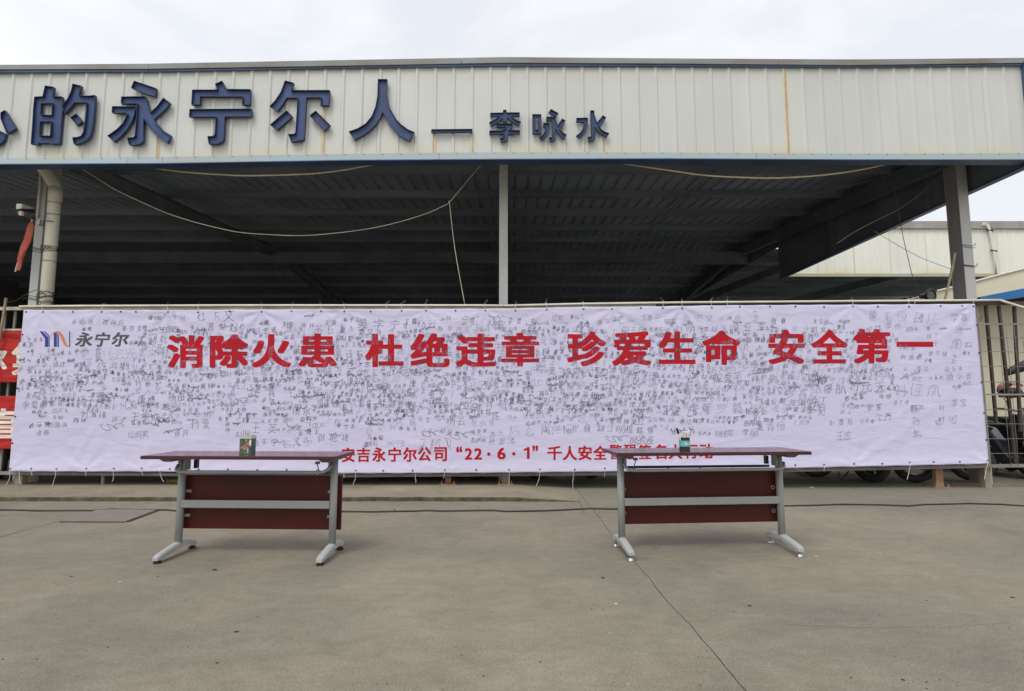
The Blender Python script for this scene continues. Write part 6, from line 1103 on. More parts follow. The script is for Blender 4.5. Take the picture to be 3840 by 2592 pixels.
# bamboo poles
def cane(name, pts, r, label):
    mb = MB(); pts = [Vector(p) for p in pts]; q = []; rs = []
    for i in range(len(pts)-1):
        for j in range(8):
            q.append(pts[i].lerp(pts[i+1], j/8)); rs.append(r*(1.18 if j == 0 else 1))
    q.append(pts[-1]); rs.append(r)
    return tag(mb.build(name, M['bamboo']) if mb.tube(q, rs, 8) is None else None, label, "pole")
cane("bamboo_pole", [P(23,1118,YN-.08), P(14,1178,YN-.08), P(2,1245,YN-.08), P(-40,1500,YN-.08)], .016, "bamboo pole tied to the fence at the left edge of the picture")
cane("bamboo_pole", [P(3581,949,7.7), P(3570,1010,7.7), P(3552,1090,7.68), P(3538,1150,7.66), P(3500,1400,7.6)], .016, "bamboo pole leaning beside the right-hand column above the banner")

# white pipe along the top of the banner
YP = 7.385
pp = [(74,1150),(300,1148),(900,1146),(1500,1146),(1800,1146),(1893,1147),(2190,1140),(2560,1135),(2700,1134),(3190,1130),(3500,1128),(3750,1126)]
pipe = MB(); pts = [P(x, y, YP) for x, y in pp]
pipe.tube(pts[:6], .0165, 10); 
o = tag(pipe.build("pvc_pipe", M['pvc_white'], smooth=True), "cream plastic pipe along the left half of the banner's top edge", "pipe")
pipe = MB(); pipe.tube(pts[5:] , .0165, 10); pipe.tube([pts[-1], P(3790,1139,YP-.02), P(3850,1157,YP-.05), P(4000,1200,YP-.1)], .0165, 10)
tag(pipe.build("pvc_pipe", M['pvc_white'], smooth=True), "cream plastic pipe over the banner's right half that bends down at the right edge", "pipe")

# ------------------------------------------------------------------ old red banners on the fence at the left
def lerpn(a, b, t): return a + (b-a)*t
def dec(l): return [(l[i]/10.0, l[i+1]/10.0) for i in range(0, len(l), 2)]
def glyph_px(font, ch, box, shear=0.0):
    """loops of a glyph scaled to a pixel box (x0,y0,x1,y1) in the photograph"""
    L = [dec(l) for l in font[ord(ch)]]
    X = [p[0] for l in L for p in l]; Yv = [p[1] for l in L for p in l]
    x0, x1, y0, y1 = min(X), max(X), min(Yv), max(Yv); bx0, by0, bx1, by1 = box
    return [[(bx0+(p[0]-x0)/(x1-x0)*(bx1-bx0) + shear*(p[1]-y0)/(y1-y0)*(by1-by0), by1-(p[1]-y0)/(y1-y0)*(by1-by0)) for p in l] for l in L]
def area2(L): return .5*sum(L[i][0]*L[(i+1) % len(L)][1]-L[(i+1) % len(L)][0]*L[i][1] for i in range(len(L)))
def inside(p, L):
    c_ = False; x, y = p
    for i in range(len(L)):
        (x0, y0), (x1, y1) = L[i-1], L[i]
        if (y0 > y) != (y1 > y) and x < (x1-x0)*(y-y0)/(y1-y0)+x0: c_ = not c_
    return c_
def print_mesh(loops, mapf, step, name, m, parent):
    import bmesh
    # group holes with their outer loop
    so = sorted(loops, key=lambda l: -abs(area2(l)))
    outer = []; 
    for l in so:
        n_in = sum(1 for q in so if q is not l and abs(area2(q)) > abs(area2(l)) and inside(l[0], q))
        if n_in % 2 == 0: outer.append([l])
        else:
            for g in reversed(outer):
                if inside(l[0], g[0]): g.append(l); break
    bm = bmesh.new()
    for g in outer:
        flat = [bm.verts.new((p[0], p[1], 0)) for l in g for p in l]
        for t in tessellate_polygon([[Vector((p[0], p[1], 0)) for p in l] for l in g]):
            try: bm.faces.new([flat[i] for i in t])
            except ValueError: pass
    X = [v.co.x for v in bm.verts]; Yv = [v.co.y for v in bm.verts]
    for ax, lo, hi in ((0, min(X), max(X)), (1, min(Yv), max(Yv))):
        q = lo + step
        while q < hi:
            co = [0, 0, 0]; no = [0, 0, 0]; co[ax] = q; no[ax] = 1
            bmesh.ops.bisect_plane(bm, geom=bm.verts[:]+bm.edges[:]+bm.faces[:], plane_co=co, plane_no=no); q += step
    for v in bm.verts: v.co = mapf(v.co.x, v.co.y)
    bmesh.ops.recalc_face_normals(bm, faces=bm.faces)
    for f in bm.faces:
        if f.normal.y > 0: f.normal_flip()
    me = bpy.data.meshes.new(name); bm.to_mesh(me); bm.free(); me.materials.append(m)
    return link(name, me, parent)
def red_banner(x0, y0, x1, y1, label, chars):
    root = thing("red_banner", P((x0+x1)/2, y1, 7.39), label, "banner", "old red banners on the fence")
    L0 = root.location
    def mp_(px, py, off=0.0):
        d_ = .010*noise.noise(Vector((px/120, py/14, y0))) + .006*math.sin(py/9+px/60)*math.exp(-(py-y0)/30) + .012*noise.noise(Vector((px/60, py/60, 3)))
        return P(px, py, 7.392 - d_ - off - .008) - L0
    mb = MB(); nx, ny = 60, 40
    vs = [mp_(lerpn(x0, x1, i/nx), lerpn(y0, y1, j/ny)) for j in range(ny+1) for i in range(nx+1)]
    mb.add(vs, [(j*(nx+1)+i, j*(nx+1)+i+1, (j+1)*(nx+1)+i+1, (j+1)*(nx+1)+i) for j in range(ny) for i in range(nx)])
    o = mb.build("cloth", M['banner_red'], root, smooth=True); s_ = o.modifiers.new("thickness", 'SOLIDIFY'); s_.thickness = .001
    for font, ch, box in chars:
        print_mesh(glyph_px(font, ch, box), lambda a, b: mp_(a, b, .003), 9, "printed_character", M['print_white'], root)
    return root
red_banner(-420, 1243, 128, 1434, "faded red banner behind the signed banner's left edge, the upper of two", [(GL_BOLD, '生', (-260,1285,-150,1395)), (GL_MED, '尔', (-92,1296,26,1402)), (GL_MED, '集', (44,1284,166,1408))])
red_banner(-420, 1485, 128, 1684, "faded red banner behind the signed banner's left edge, the lower of two", [(GL_BOLD, '安', (-240,1540,-110,1640)), (GL_MED, '直', (-52,1532,78,1644))])

# ------------------------------------------------------------------ the signed banner
YB = 7.33
def interp(L, x):
    if x <= L[0][0]: return L[0][1]
    for (a, va), (b, vb) in zip(L, L[1:]):
        if x <= b: return va + (vb-va)*(x-a)/(b-a)
    return L[-1][1]
TOP = [(89,1162),(628,1162.5),(960,1160.5),(1377,1159),(1860,1157),(2190,1151),(2485,1148),(2700,1144.5),(3190,1142),(3656,1139.5)]
BOT = [(33,1770),(650,1770),(1270,1777),(1800,1775),(2300,1770),(2940,1758),(3709,1741)]
EYT = [98,161,274,381,453,510,630,743,862,981,1093,1204,1291,1390,1506,1597,1708,1820,1933,2050,2188,2295,2403,2485,2558,2669,2774,2887,2983,3090,3199,3292,3409,3527,3607,3650]
EYB = [38,117,212,324,427,532,637,745,855,965,1075,1190,1334,1437,1548,1668,1786,1909,2024,2155,2268,2378,2505,2625,2747,2870,2982,3090,3203,3308,3411,3501,3599,3703]
PULL = [(161,1),(381,.8),(630,1.5),(981,1.8),(1204,.9),(1291,1.3),(1597,1.2),(1820,1.3),(2050,.9),(2295,1.5),(2558,1.7),(2774,.8),(3199,1.2),(3409,.8),(3650,1.8)]
PULB = [(38,1.2),(324,1.4),(532,.9),(1548,.6),(1668,.8),(2505,.9),(3203,1.0),(3703,1.2)]
FOLD = [(300,1690,-55,.8,120,9),(1500,1650,20,.5,220,10),(3420,1590,-35,.7,170,12),(3600,1210,-35,.8,120,10),(2500,1240,25,.5,180,11),(900,1240,35,.5,150,12),(420,1500,60,.4,200,14),(2050,1700,8,.4,300,9),(3000,1700,-10,.4,260,10),(1180,1230,-40,.5,140,10),(2330,1220,-48,.6,130,9),(130,1230,50,.6,110,8),(700,1600,-30,.35,260,16),(1750,1500,65,.25,260,14),(3350,1320,70,.35,200,14),(3560,1500,-60,.4,200,12)]
def disp(px, py):
    yt, yb = interp(TOP, px), interp(BOT, px)
    d = .013*noise.noise(Vector((px/330, py/260, 0))) + .005*noise.noise(Vector((px/90, py/120, 4))) + .0016*noise.noise(Vector((px/26+py/60, py/45, 8)))
    for (xe, s_) in PULL:
        dx, dy = px-xe, py-yt-6
        if abs(dx) < 330 and dy < 330:
            r_ = math.hypot(dx, dy)+1; an = math.atan2(dx, dy)
            d += s_*.0052*math.exp(-r_/150)*math.cos(an*9+xe)*min(1, r_/25)
    for (xe, s_) in PULB:
        dx, dy = px-xe, yb-py-8
        if abs(dx) < 260 and dy < 260:
            r_ = math.hypot(dx, dy)+1; an = math.atan2(dx, dy)
            d += s_*.0045*math.exp(-r_/110)*math.cos(an*8+xe)*min(1, r_/22)
    for (fx, fy, ang, s_, ln, wd) in FOLD:
        a_ = math.radians(ang); ux, uy = math.cos(a_), math.sin(a_); dx, dy = px-fx, py-fy
        al = dx*ux+dy*uy; ac = -dx*uy+dy*ux + 6*math.sin(al/70)
        if abs(al) < 2.6*ln and abs(ac) < 6*wd: d += s_*.006*math.exp(-(al/ln)**2)*math.exp(-(ac/wd)**2)
    e = (yb-py)/34.0
    if e < 2.2: d += .020*math.exp(-(max(e, 0)/.9)**2)         # hem leans forward and catches the sky
    return d
def B3(px, py, off=0.0): return P(px, py, YB - disp(px, py) - off)
ban = thing("signature_banner", P(1870, 1775, YB), "long white cloth banner covered in black signatures with large red slogan characters", "banner")
b0 = ban.location.copy()
nx, ny = 560, 96; vs = []
for j in range(ny+1):
    t = j/ny
    for i in range(nx+1):
        s_ = i/nx
        xt, xb = 89+(3656-89)*s_, 33+(3709-33)*s_
        yt, yb = interp(TOP, xt), interp(BOT, xb)
        px, py = lerpn(xt, xb, t), lerpn(yt, yb, t)
        if j == 0: py += 2.5*abs(math.sin((px)/35.0))*0.5
        if j == ny: py -= 1.8*abs(math.sin(px/34.0))
        vs.append(B3(px, py) - b0)
mb = MB(); mb.add(vs, [(j*(nx+1)+i, (j+1)*(nx+1)+i, (j+1)*(nx+1)+i+1, j*(nx+1)+i+1) for j in range(ny) for i in range(nx)])
o = mb.build("cloth", M['banner'], ban, smooth=True, fix=False); s_ = o.modifiers.new("thickness", 'SOLIDIFY'); s_.thickness = .0008; s_.offset = -1
def bmap(off): return lambda a, b: B3(a, b, off) - b0
BIG = [('消',627,765,1257,1380),('除',786,930,1254,1380),('火',945,1091,1253,1378),('患',1119,1262,1251,1378),('杜',1370,1513,1252,1377),('绝',1539,1687,1251,1377),('违',1710,1860,1251,1376),
       ('章',1880,2021,1248,1374),('珍',2127,2272,1244,1373),('爱',2296,2441,1243,1370),('生',2470,2608,1243,1365),('命',2634,2776,1240,1368),('安',2881,3018,1237,1365),('全',3043,3178,1238,1363),('第',3200,3338,1234,1363),('一',3362,3500,1282,1301)]
for ch, x0, x1, y0, y1 in BIG: print_mesh(glyph_px(GL_BOLD, ch, (x0,y0,x1,y1)), bmap(.0025), 12, "slogan_character", M['print_red'], ban)
SM = [('安',1281,1331,1679,1733),('吉',1338,1388,1679,1733),('永',1396,1446,1678,1732),('宁',1455,1505,1678,1732),('尔',1511,1563,1678,1732),('公',1567,1617,1677,1730),('司',1628,1676,1677,1730),('“',1711,1733,1675,1696),
      ('2',1743,1771,1681,1724),('2',1778,1808,1681,1724),('·',1827,1839,1697,1709),('6',1865,1896,1679,1723),('·',1921,1933,1696,1708),('1',1964,1986,1677,1721),('”',1996,2018,1671,1692),('千',2052,2107,1673,1726),('人',2110,2164,1673,1726),
      ('安',2168,2220,1672,1725),('全',2225,2277,1672,1724),('警',2284,2333,1667,1723),('醒',2338,2386,1667,1723),('签',2394,2443,1667,1722),('名',2450,2500,1667,1722),('大',2507,2559,1666,1721),('行',2566,2618,1665,1720),('动',2622,2674,1664,1720)]
for ch, x0, x1, y0, y1 in SM: print_mesh(glyph_px(GL_MED, ch, (x0,y0,x1,y1)), bmap(.0025), 14, "caption_character", M['print_red'], ban)
z1 = lambda L: [[(x*.4334, 1120+y*.4334) for x, y in l] for l in L]
LOGO = [('print_blue', [[(342,283),(366,283),(418,335),(418,417),(388,417),(388,345)]]), ('print_blue', [[(376,283),(388,283),(428,322),(428,417),(422,417),(422,330)]]),
        ('print_blue', [[(465,297),(491,297),(491,417),(465,417)]]), ('print_blue', [[(497,300),(508,312),(508,417),(497,417)]]), ('print_blue', [[(598,283),(606,283),(606,417),(598,417)]]),
        ('print_orange', [[(440,322),(462,292),(490,279),(518,287),(545,315),(562,360),(577,397),(598,414),(575,415),(553,398),(535,362),(521,322),(500,299),(480,294),(460,303)]])]
for mname, L in LOGO: print_mesh(z1(L), bmap(.0028), 14, "logo_shape", M[mname], ban)
for ch, x0, x1 in (('永',645,790),('宁',806,936),('尔',955,1098)):
    q = z1([[(x0,292),(x1,415)]])[0]
    print_mesh(glyph_px(GL_REG if ord(ch) in GL_REG else GL_MED, ch, (q[0][0],q[0][1],q[1][0],q[1][1]), .22), bmap(.0025), 14, "logo_character", M['print_grey'], ban)
# eyelets and ties
em = MB(); em.tube([(0,0,0),(0,-.003,0)], .0095, 10); em.torus((0,-.003,0), (0,1,0), .0095, .0022, 12, 4)
eme = em.mesh("eyelet", M['eyelet'])
def eyelet(px, py):
    o = link("eyelet", eme, ban); o.location = B3(px, py, .001) - b0
for x in EYT: eyelet(x, interp(TOP, x)+8 + rnd.uniform(-1.5, 1.5))
for x in EYB: eyelet(x, interp(BOT, x)-12 + rnd.uniform(-1.5, 1.5))
for (x, y) in ((85,1255),(75,1350),(66,1456),(57,1562),(47,1662),(3663,1219),(3671,1324),(3680,1434),(3690,1549),(3698,1650)): eyelet(x, y)
def tie(px, py, up):
    mb = MB(); a = B3(px, py, .004) - b0; j = rnd.uniform
    if up:
        t = P(px+j(-4,4), py-28, YP-.02) - b0; mb.tube([a, a+Vector((j(-.006,.006), -.004, .03)), t], .0022, 5)
        t2 = P(px+j(-12,14), py-34-j(0,8), YP-.06) - b0; mb.tube([t, t2], .0015, 5)
        mb.tube([t, t+Vector((0, .05, .005)), t+Vector((.0, .055, -.03))], .0026, 5)
    else:
        t = P(px+j(-5,5), py+24+j(0,8), YB-.03) - b0; mb.tube([a, a+Vector((0,-.01,-.02)), t], .0022, 5)
        if j(0,1) > .35:
            L = j(.05, .20); t2 = t + Vector((j(-.05,.05), -.01, -L)); mb.tube([t, (t+t2)/2+Vector((j(-.012,.012),0,0)), t2], .0026, 5)
    mb.build("cable_tie", M['tie'], ban)
for x in (161,381,630,981,1093,1204,1291,1450,1506,1597,1820,1933,2050,2188,2485,2558,2669,2730,3199,3409,3430,3650,743): tie(x, interp(TOP, x)+8, True)
for x in (38,75,117,212,324,427,532,600,1190,1334,1290,1560,1668,1909,2024,2150,3090,3411,3703,2268): tie(x, interp(BOT, x)-12, False)

# ------------------------------------------------------------------ signatures, handwritten stroke by stroke
SKD = {}
for code, ls in GL_SK.items():
    SKD[chr(code)] = [[(l[i]/58.0-.2, l[i+1]/58.0-.35) for i in range(0, len(l), 2)] for l in ls]
ink = MB()
def stroke(pts, w, mi):
    P3 = [B3(x, y, .0042) - b0 for x, y in pts]
    vs = []; n = len(P3)
    for i, p in enumerate(P3):
        d = P3[min(i+1, n-1)] - P3[max(i-1, 0)]; l = math.hypot(d.x, d.z) or 1e-6
        ww = w*(.75 if i in (0, n-1) else 1)
        nx_, nz_ = -d.z/l*ww, d.x/l*ww
        vs += [(p.x-nx_, p.y, p.z-nz_), (p.x+nx_, p.y, p.z+nz_)]
    ink.add(vs, [(2*i, 2*i+1, 2*i+3, 2*i+2) for i in range(n-1)], mi)
def smooth_(pts):
    if len(pts) < 3: return pts
    q = [pts[0]]
    for i in range(len(pts)-1):
        a, b = pts[i], pts[i+1]
        q += [(a[0]*.75+b[0]*.25, a[1]*.75+b[1]*.25), (a[0]*.25+b[0]*.75, a[1]*.25+b[1]*.75)]
    return q + [pts[-1]]
def write(name, cx, cy, size, rot=0.0, w=None, mi=None, messy=1.0, vert=False, drop=None):
    r = rnd; chs = [c_ for c_ in name if c_ in SKD]
    if not chs: return
    w = w or r.uniform(.0011, .0021); mi = mi if mi is not None else (1 if r.random() < .30 else 0)
    adv = size*r.uniform(.85, 1.35); sh = r.uniform(-.05, .35); asp = r.uniform(.75, 1.1); ca, sa = math.cos(rot), math.sin(rot)
    n = len(chs)
    for i, ch in enumerate(chs):
        ox = 0 if vert else (i-(n-1)/2)*adv; oy = (i-(n-1)/2)*adv if vert else r.uniform(-.12, .12)*size*messy
        sc = size*r.uniform(.85, 1.18); hx = r.uniform(-.05, .05); prev = None
        for st_ in SKD[ch]:
            if len(SKD[ch]) > 4 and r.random() < (drop if drop is not None else (.26 if messy > .9 else .12)): continue
            pts = []
            for (x, y) in st_:
                x = x-.5 + r.gauss(0, .055)*messy; y = y-.38 + r.gauss(0, .045)*messy
                x, y = x + sh*y*.6 + hx*y, y + .06*x
                lx, ly = ox + x*sc*asp, oy - y*sc
                pts.append((cx + lx*ca - ly*sa, cy + lx*sa + ly*ca))
            if prev and messy > .9 and r.random() < .35: pts = [prev] + pts
            pts = smooth_(pts); stroke(pts, w*r.uniform(.8, 1.15), mi); prev = pts[-1]
NAMED = [("杨明",325,1233,17),("李国文",494,1232,24),("王国政",635,1235,26),("潘世起",832,1224,34),("王德",190,1313,18),("陈鸿鹏",425,1372,34),("余爱刚",130,1518,34),("刘金云",195,1512,26),("陈华",180,1470,36),
         ("杨子英",340,1500,34),("唐克穗",550,1495,38),("杨田霞",680,1490,34),("王金成",545,1563,38),("许田",160,1623,26),("李国凤",215,1593,22),("陈宇林",300,1575,24),("刘海峰",350,1555,28),("山有秀",520,1628,28),("张开宣",680,1625,26),("周爱",752,1590,46),
         ("刘丽芬",555,1437,30),("黄林",775,1448,28),("王英",990,1605,48),("张艳艳",1250,1640,34),("黄学宁",1420,1213,46),("王秋霞",1540,1205,26),("吴伯",1000,1210,24),("刘安",1080,1218,24),("陈东林",1155,1220,22),("杨正云",1600,1215,34),("陈华",1670,1230,26),
         ("天德",1680,1560,36),("代兴福",2085,1610,42),("张良望",2180,1605,34),("刘江明",2290,1608,34),("程皓恒",2400,1612,34),("祝贤波",2405,1650,34),("徐美红",2377,1582,28),("谢红云",2374,1545,26),("郑维芳",2372,1515,28),("李桃",2308,1578,28),("孙志涛",1882,1655,30),
         ("胡金艳",1500,1515,32),("杨永",1130,1540,34),("杨云",1710,1580,30),("陈丹丹",1860,1560,34),("张明江",3045,1503,38),("刘元天",3250,1450,40),("刘佳凤",3438,1462,50),("李宛",3060,1540,38),("李全宝",3597,1510,30),("王志左",3165,1632,34),("胡思珍",3155,1583,28),
         ("张军",3280,1527,24),("韩兵",3442,1528,26),("刘乾",3530,1530,24),("廖航",3130,1458,44),("杨华芳",3598,1412,32),("李玲",3460,1383,28),("杨昌义",2835,1545,26),("田陪陪",2822,1586,22),("李丽",2813,1620,34),("夏有恒",2890,1600,34),("张佳军",2715,1625,26),
         ("闫亚军",2805,1225,38),("刘明华",2590,1235,36),("张春时",2920,1203,30),("郭文才",3070,1235,26),("黄文利",3155,1225,20),("李田",3350,1222,28),("郑林",3420,1235,22),("李生",3482,1232,22),("马俊伟",3595,1235,34),("李富",3598,1190,34),("杨平",3498,1260,22),
         ("周云",3610,1290,36),("张志",3440,1420,22),("罗军",2515,1208,28),("张柯",2520,1215,26),("李德胜",2190,1215,22),("林金",1860,1215,34),("李桂思",1930,1203,28),("刘科",2000,1205,24),("周金刚",1985,1245,22),("王桂英",1240,1210,20)]
for (nm, x, y, sz) in NAMED: write(nm, x, y, sz, rnd.uniform(-.06, .04), messy=.55, drop=.04, w=rnd.uniform(.0017, .0024), mi=1 if x > 3300 else 0)
SUR = '王李张刘陈杨黄周吴徐孙马朱胡林郭何高罗郑谢唐韩曹许邓冯程蔡彭潘袁董余苏叶吕魏蒋田杜丁沈姜范江卢汪崔陆廖姚方金丘夏谭韦邹石熊孟秦白龙段孔毛万顾武贺严钱施牛龚'
GIV = ''.join(c_ for c_ in SKD if c_ not in '萧傅钟戴贾薛侯雷阎郝邵赖龚闫')
def dens(x, y):
    """how crowded the cloth is there, 0..1"""
    X, Yq = x/1.6523, y/1.6523
    if Yq < 716 or Yq > 1012 or X < 50 or X > 2200: return 0
    if X < 130 and Yq < 765: return 0
    if 85 < X < 300 and 740 < Yq < 795: return .0
    if Yq < 745: return .35 if 480 < X < 1760 else .12
    if X < 300: return .80 if Yq < 930 else (.20 if Yq < 965 else 0)
    if Yq > 985: return (.25 if 600 < X < 1150 else 0) if Yq < 1008 else 0
    if Yq > 960:
        if X < 560: return .25
        return .50 if X < 1740 else .0
    if X < 640: return .9
    if X < 1850: return 1.0 if Yq < 935 else .75
    if X < 2010: return .65 if Yq < 900 else .30
    return .45 if Yq < 880 else .10
placed = [(x, y, sz*len(nm)*.5, sz*.5) for nm, x, y, sz in NAMED]
tries = 0; count = 0
while tries < 40000 and count < 820:
    tries += 1
    x, y = rnd.uniform(80, 3640), rnd.uniform(1175, 1680); q = dens(x, y)
    if rnd.random() > q: continue
    if 1242 < y < 1384 and 620 < x < 3500 and rnd.random() < .55: continue
    nm = rnd.choice(SUR) + ''.join(rnd.choice(GIV) for _ in range(rnd.choice((1, 2, 2, 2))))
    sz = rnd.choice((16, 18, 20, 22, 24, 28, 32, 40)) * (1.15 if q < .6 else 1.0) * rnd.uniform(.85, 1.15)
    if rnd.random() < .04: sz *= 1.7
    wd, ht = sz*len(nm)*.5, sz*.5
    over = .66 if q > .9 else (.78 if q > .55 else .98)
    if any(abs(x-a) < (wd+c_)*over and abs(y-b) < (ht+d_)*over for a, b, c_, d_ in placed): continue
    placed.append((x, y, wd, ht)); count += 1
    mi = 1 if rnd.random() < (.25 if x < 2700 else .65) else 0
    write(nm, x, y, sz, rnd.gauss(0, .07), mi=mi, vert=(rnd.random() < .05), messy=1.0 if rnd.random() < .6 else .6)
# quick illegible signatures: one running line each
for _ in range(150):
    while True:
        x, y = rnd.uniform(80, 3640), rnd.uniform(1180, 1670)
        if rnd.random() < dens(x, y) and not 1240 < y < 1390: break
    s_ = rnd.uniform(8, 17); n = rnd.randint(9, 20); pts = []; cx = x; sl = rnd.gauss(-.05, .12); up = 1
    for i in range(n):
        cx += s_*rnd.uniform(.05, .5); up = -up
        pts.append((cx + rnd.gauss(0, s_*.15), y + sl*(cx-x) + up*s_*rnd.uniform(.15, .8)*(1.8 if rnd.random() < .12 else 1)))
    stroke(smooth_(smooth_(pts)), rnd.uniform(.0014, .0024), 1 if rnd.random() < .3 else 0)
# flourishes
for (x, y, s_) in ((1620,1625,16),(1730,1632,20),(2310,1645,18),(900,1500,14),(420,1600,18)):
    pts = []; ph = rnd.uniform(0, 6)
    for i in range(34):
        t = i/33; pts.append((x + (t-.5)*s_*4 + s_*.7*math.sin(t*19+ph), y + s_*.75*math.cos(t*15+ph)*(1-t*.5) - (t-.5)*s_*.5))
    stroke(smooth_(pts), .0018, 0)
me = ink.mesh("signatures", [M['ink'], M['ink2']])
io = link("signatures", me, ban); tag(io, "black handwritten signatures", kind="stuff")
# ------------------------------------------------------------------ cords and wires
def wire(pts, Y, r, m, name, label, cat="wire"):
    P3 = []
    L = [P(x, y, Y if not callable(Y) else Y(x)) for x, y in pts]
    # resample smoothly
    n = len(L)
    for i in range(n-1):
        p0, p1, p2, p3 = L[max(i-1,0)], L[i], L[i+1], L[min(i+2, n-1)]
        for j in range(5):
            t = j/5; P3.append(.5*((2*p1)+(p2-p0)*t+(2*p0-5*p1+4*p2-p3)*t*t+(3*p1-p0-3*p2+p3)*t*t*t))
    P3.append(L[-1]); mb = MB(); mb.tube(P3, r, 6)
    return tag(mb.build(name, m, smooth=True), label, cat)
wire([(520,622),(545,626),(688,645),(839,656),(951,659),(1169,652),(1300,636),(1340,628),(1468,607),(1490,600)], 7.15, .011, M['rope'], "hanging_hose", "pale hose sagging under the fascia left of the centre post", "hose")
wire([(2285,603),(2294,607),(2500,638),(2644,658),(2788,666),(2915,668),(3077,658),(3221,638),(3353,609),(3370,603)], 7.15, .011, M['rope'], "hanging_hose", "pale hose sagging under the fascia right of the centre post", "hose")
wire([(300,628),(352,661),(432,711),(528,757),(619,797),(708,827),(799,851),(901,872),(1022,881),(1112,884),(1202,880),(1353,863),(1473,839),(1594,803),(1660,774),(1684,762)], 7.5, .0055, M['rope'], "rope", "long pale cord sagging from the downpipe to a knot left of the centre post", "rope")
wire([(1684,762),(1700,742),(1745,688),(1805,616),(1812,606)], 7.5, .005, M['rope'], "rope", "short cord rising from the knot to the fascia by the centre post", "rope")
wire([(1682,758),(1686,768),(1705,929),(1743,1143)], 7.42, .0048, M['rope'], "rope", "straight cord dropping from the knot to the banner rail", "rope")
wire([(2110,608),(2182,632),(2368,683),(2554,719),(2745,737),(3000,732),(3118,714),(3321,661),(3380,630)], 8.6, .0035, M['rope_grey'], "thin_wire", "thin grey wire sagging under the roof right of the centre post")
wire([(3520,662),(3511,674),(3440,737),(3366,787),(3283,828),(3203,871),(3136,915)], 8.2, .0045, M['rope_grey'], "thin_wire", "grey wire slanting across the side panel beside the right column")
wire([(3341,616),(3353,710),(3366,781),(3382,866),(3400,947),(3422,1036),(3440,1080),(3453,1124)], 7.5, .0045, M['wire_dark'], "dark_wire", "dark wire hanging from the fascia to the banner rail left of the right column")
wire([(3280,868),(3288,873),(3395,936),(3471,974),(3592,1018)], 8.0, .0042, M['rope_grey'], "thin_wire", "grey wire in front of the pale shed, slanting down to the right column")
wire([(30,1133),(60,1128),(85,1112),(110,1098),(140,1086)], 7.6, .004, M['wire_dark'], "dark_wire", "short dark wire from the left bamboo pole to the left column")
# black cable across the yard
CAB = [(-400,1906),(-100,1910),(0,1911),(65,1911),(136,1914),(349,1913),(423,1908),(540,1911),(625,1911),(660,1914),(800,1917),(1000,1917),(1276,1917),(1399,1918),(1557,1915),(1608,1913),(1655,1915),(1808,1913),(1850,1913),(1897,1916.5),(1990,1915),(2050,1914),(2212,1906),(2320,1908),(2500,1905),(2700,1902),(2936,1896),(3042,1894),(3155,1890),(3304,1892),(3405,1896),(3466,1891),(3636,1887),(3750,1890),(3840,1896),(4000,1900),(4300,1890)]
mb = MB(); pts = [G(x, y, .012) for x, y in CAB]; mb.tube([Vector((p.x, p.y + .006*noise.noise(p*5), .0085)) for p in pts], .0080, 8)
tag(mb.build("power_cable", M['cable'], smooth=True), "black power cable lying across the yard behind the two tables", "cable")

# ------------------------------------------------------------------ camera and rolled flag on the left column
c = P(92, 815, 7.72)
cc = thing("security_camera", c, "white security camera on a bracket at the left column", "security camera")
s2 = lambda x, y, Y=7.6: P(40+x*.2039, 740+y*.2039, Y) - c
mb = MB(); mb.tube([s2(125,185,7.3), s2(150,185,7.32), s2(400,250,7.62)], [.036, .042, .036], 12); mb.build("camera_body", M['black'], cc, smooth=False)
mb = MB()
a, b = s2(140,150,7.28), s2(410,215,7.62)
w = Vector((.0, .0, .0))
mb.hexa([a+Vector((-.03,0,-.055)), a+Vector((.045,0,-.045)), b+Vector((.03,0,.0)), b+Vector((-.03,0,.0)), a+Vector((-.03,0,.026)), a+Vector((.05,0,.026)), b+Vector((.03,0,.012)), b+Vector((-.03,0,.012))])
mb.build("sun_hood", M['cctv'], cc, bevel=.008)
mb = MB(); q = s2(185,285,7.34); mb.box(q.x-.03, q.x+.03, q.y-.02, q.y+.02, q.z-.006, q.z+.006); mb.box(q.x-.012, q.x+.03, q.y-.02, q.y+.02, q.z-.04, q.z+.02); mb.build("pan_joint", M['cctv'], cc, bevel=.004)
mb = MB(); mb.tube([s2(200,255,7.36), s2(330,320,7.5), s2(460,395,7.7), s2(475,425,7.74), s2(430,440,7.72)], .006, 6); mb.tube([s2(230,300,7.4), s2(350,380,7.6), s2(440,430,7.72)], .012, 8, mi=0); mb.build("bracket_arm", M['fence_grey'], cc)
mb = MB(); mb.hexa([s2(462,515,7.78), s2(520,510,7.78), s2(520,510,7.8), s2(462,515,7.8), s2(478,412,7.78), s2(545,412,7.78), s2(545,412,7.8), s2(478,412,7.8)]); mb.build("wall_plate", M['cctv'], cc)
fl = thing("rolled_flag", s2(385,440,7.6)+c, "rolled faded red flag hanging by its white pole below the camera", "flag")
f0 = fl.location.copy()
mb = MB()
pts = [(385,440,20),(370,520,50),(345,640,58),(310,800,60),(270,900,66),(240,960,58),(200,1060,50),(170,1140,46),(160,1220,40),(145,1300,36),(130,1345,26)]
ring = []; n = 14; vs = []; fs = []
for i, (x, y, wv) in enumerate(pts):
    q = s2(x, y, 7.6) + c - f0; rr = wv*.2039/270
    for k_ in range(n):
        an = 2*PI*k_/n; r2_ = rr*(1+.22*math.sin(3*an+i*.8))
        vs.append(q + Vector((r2_*math.cos(an), r2_*.55*math.sin(an), -.25*r2_*math.cos(an))))
for i in range(len(pts)-1):
    for k_ in range(n): fs.append((i*n+k_, i*n+(k_+1) % n, (i+1)*n+(k_+1) % n, (i+1)*n+k_))
mb.add(vs, fs); mb.build("flag_cloth", M['flag'], fl, smooth=True)
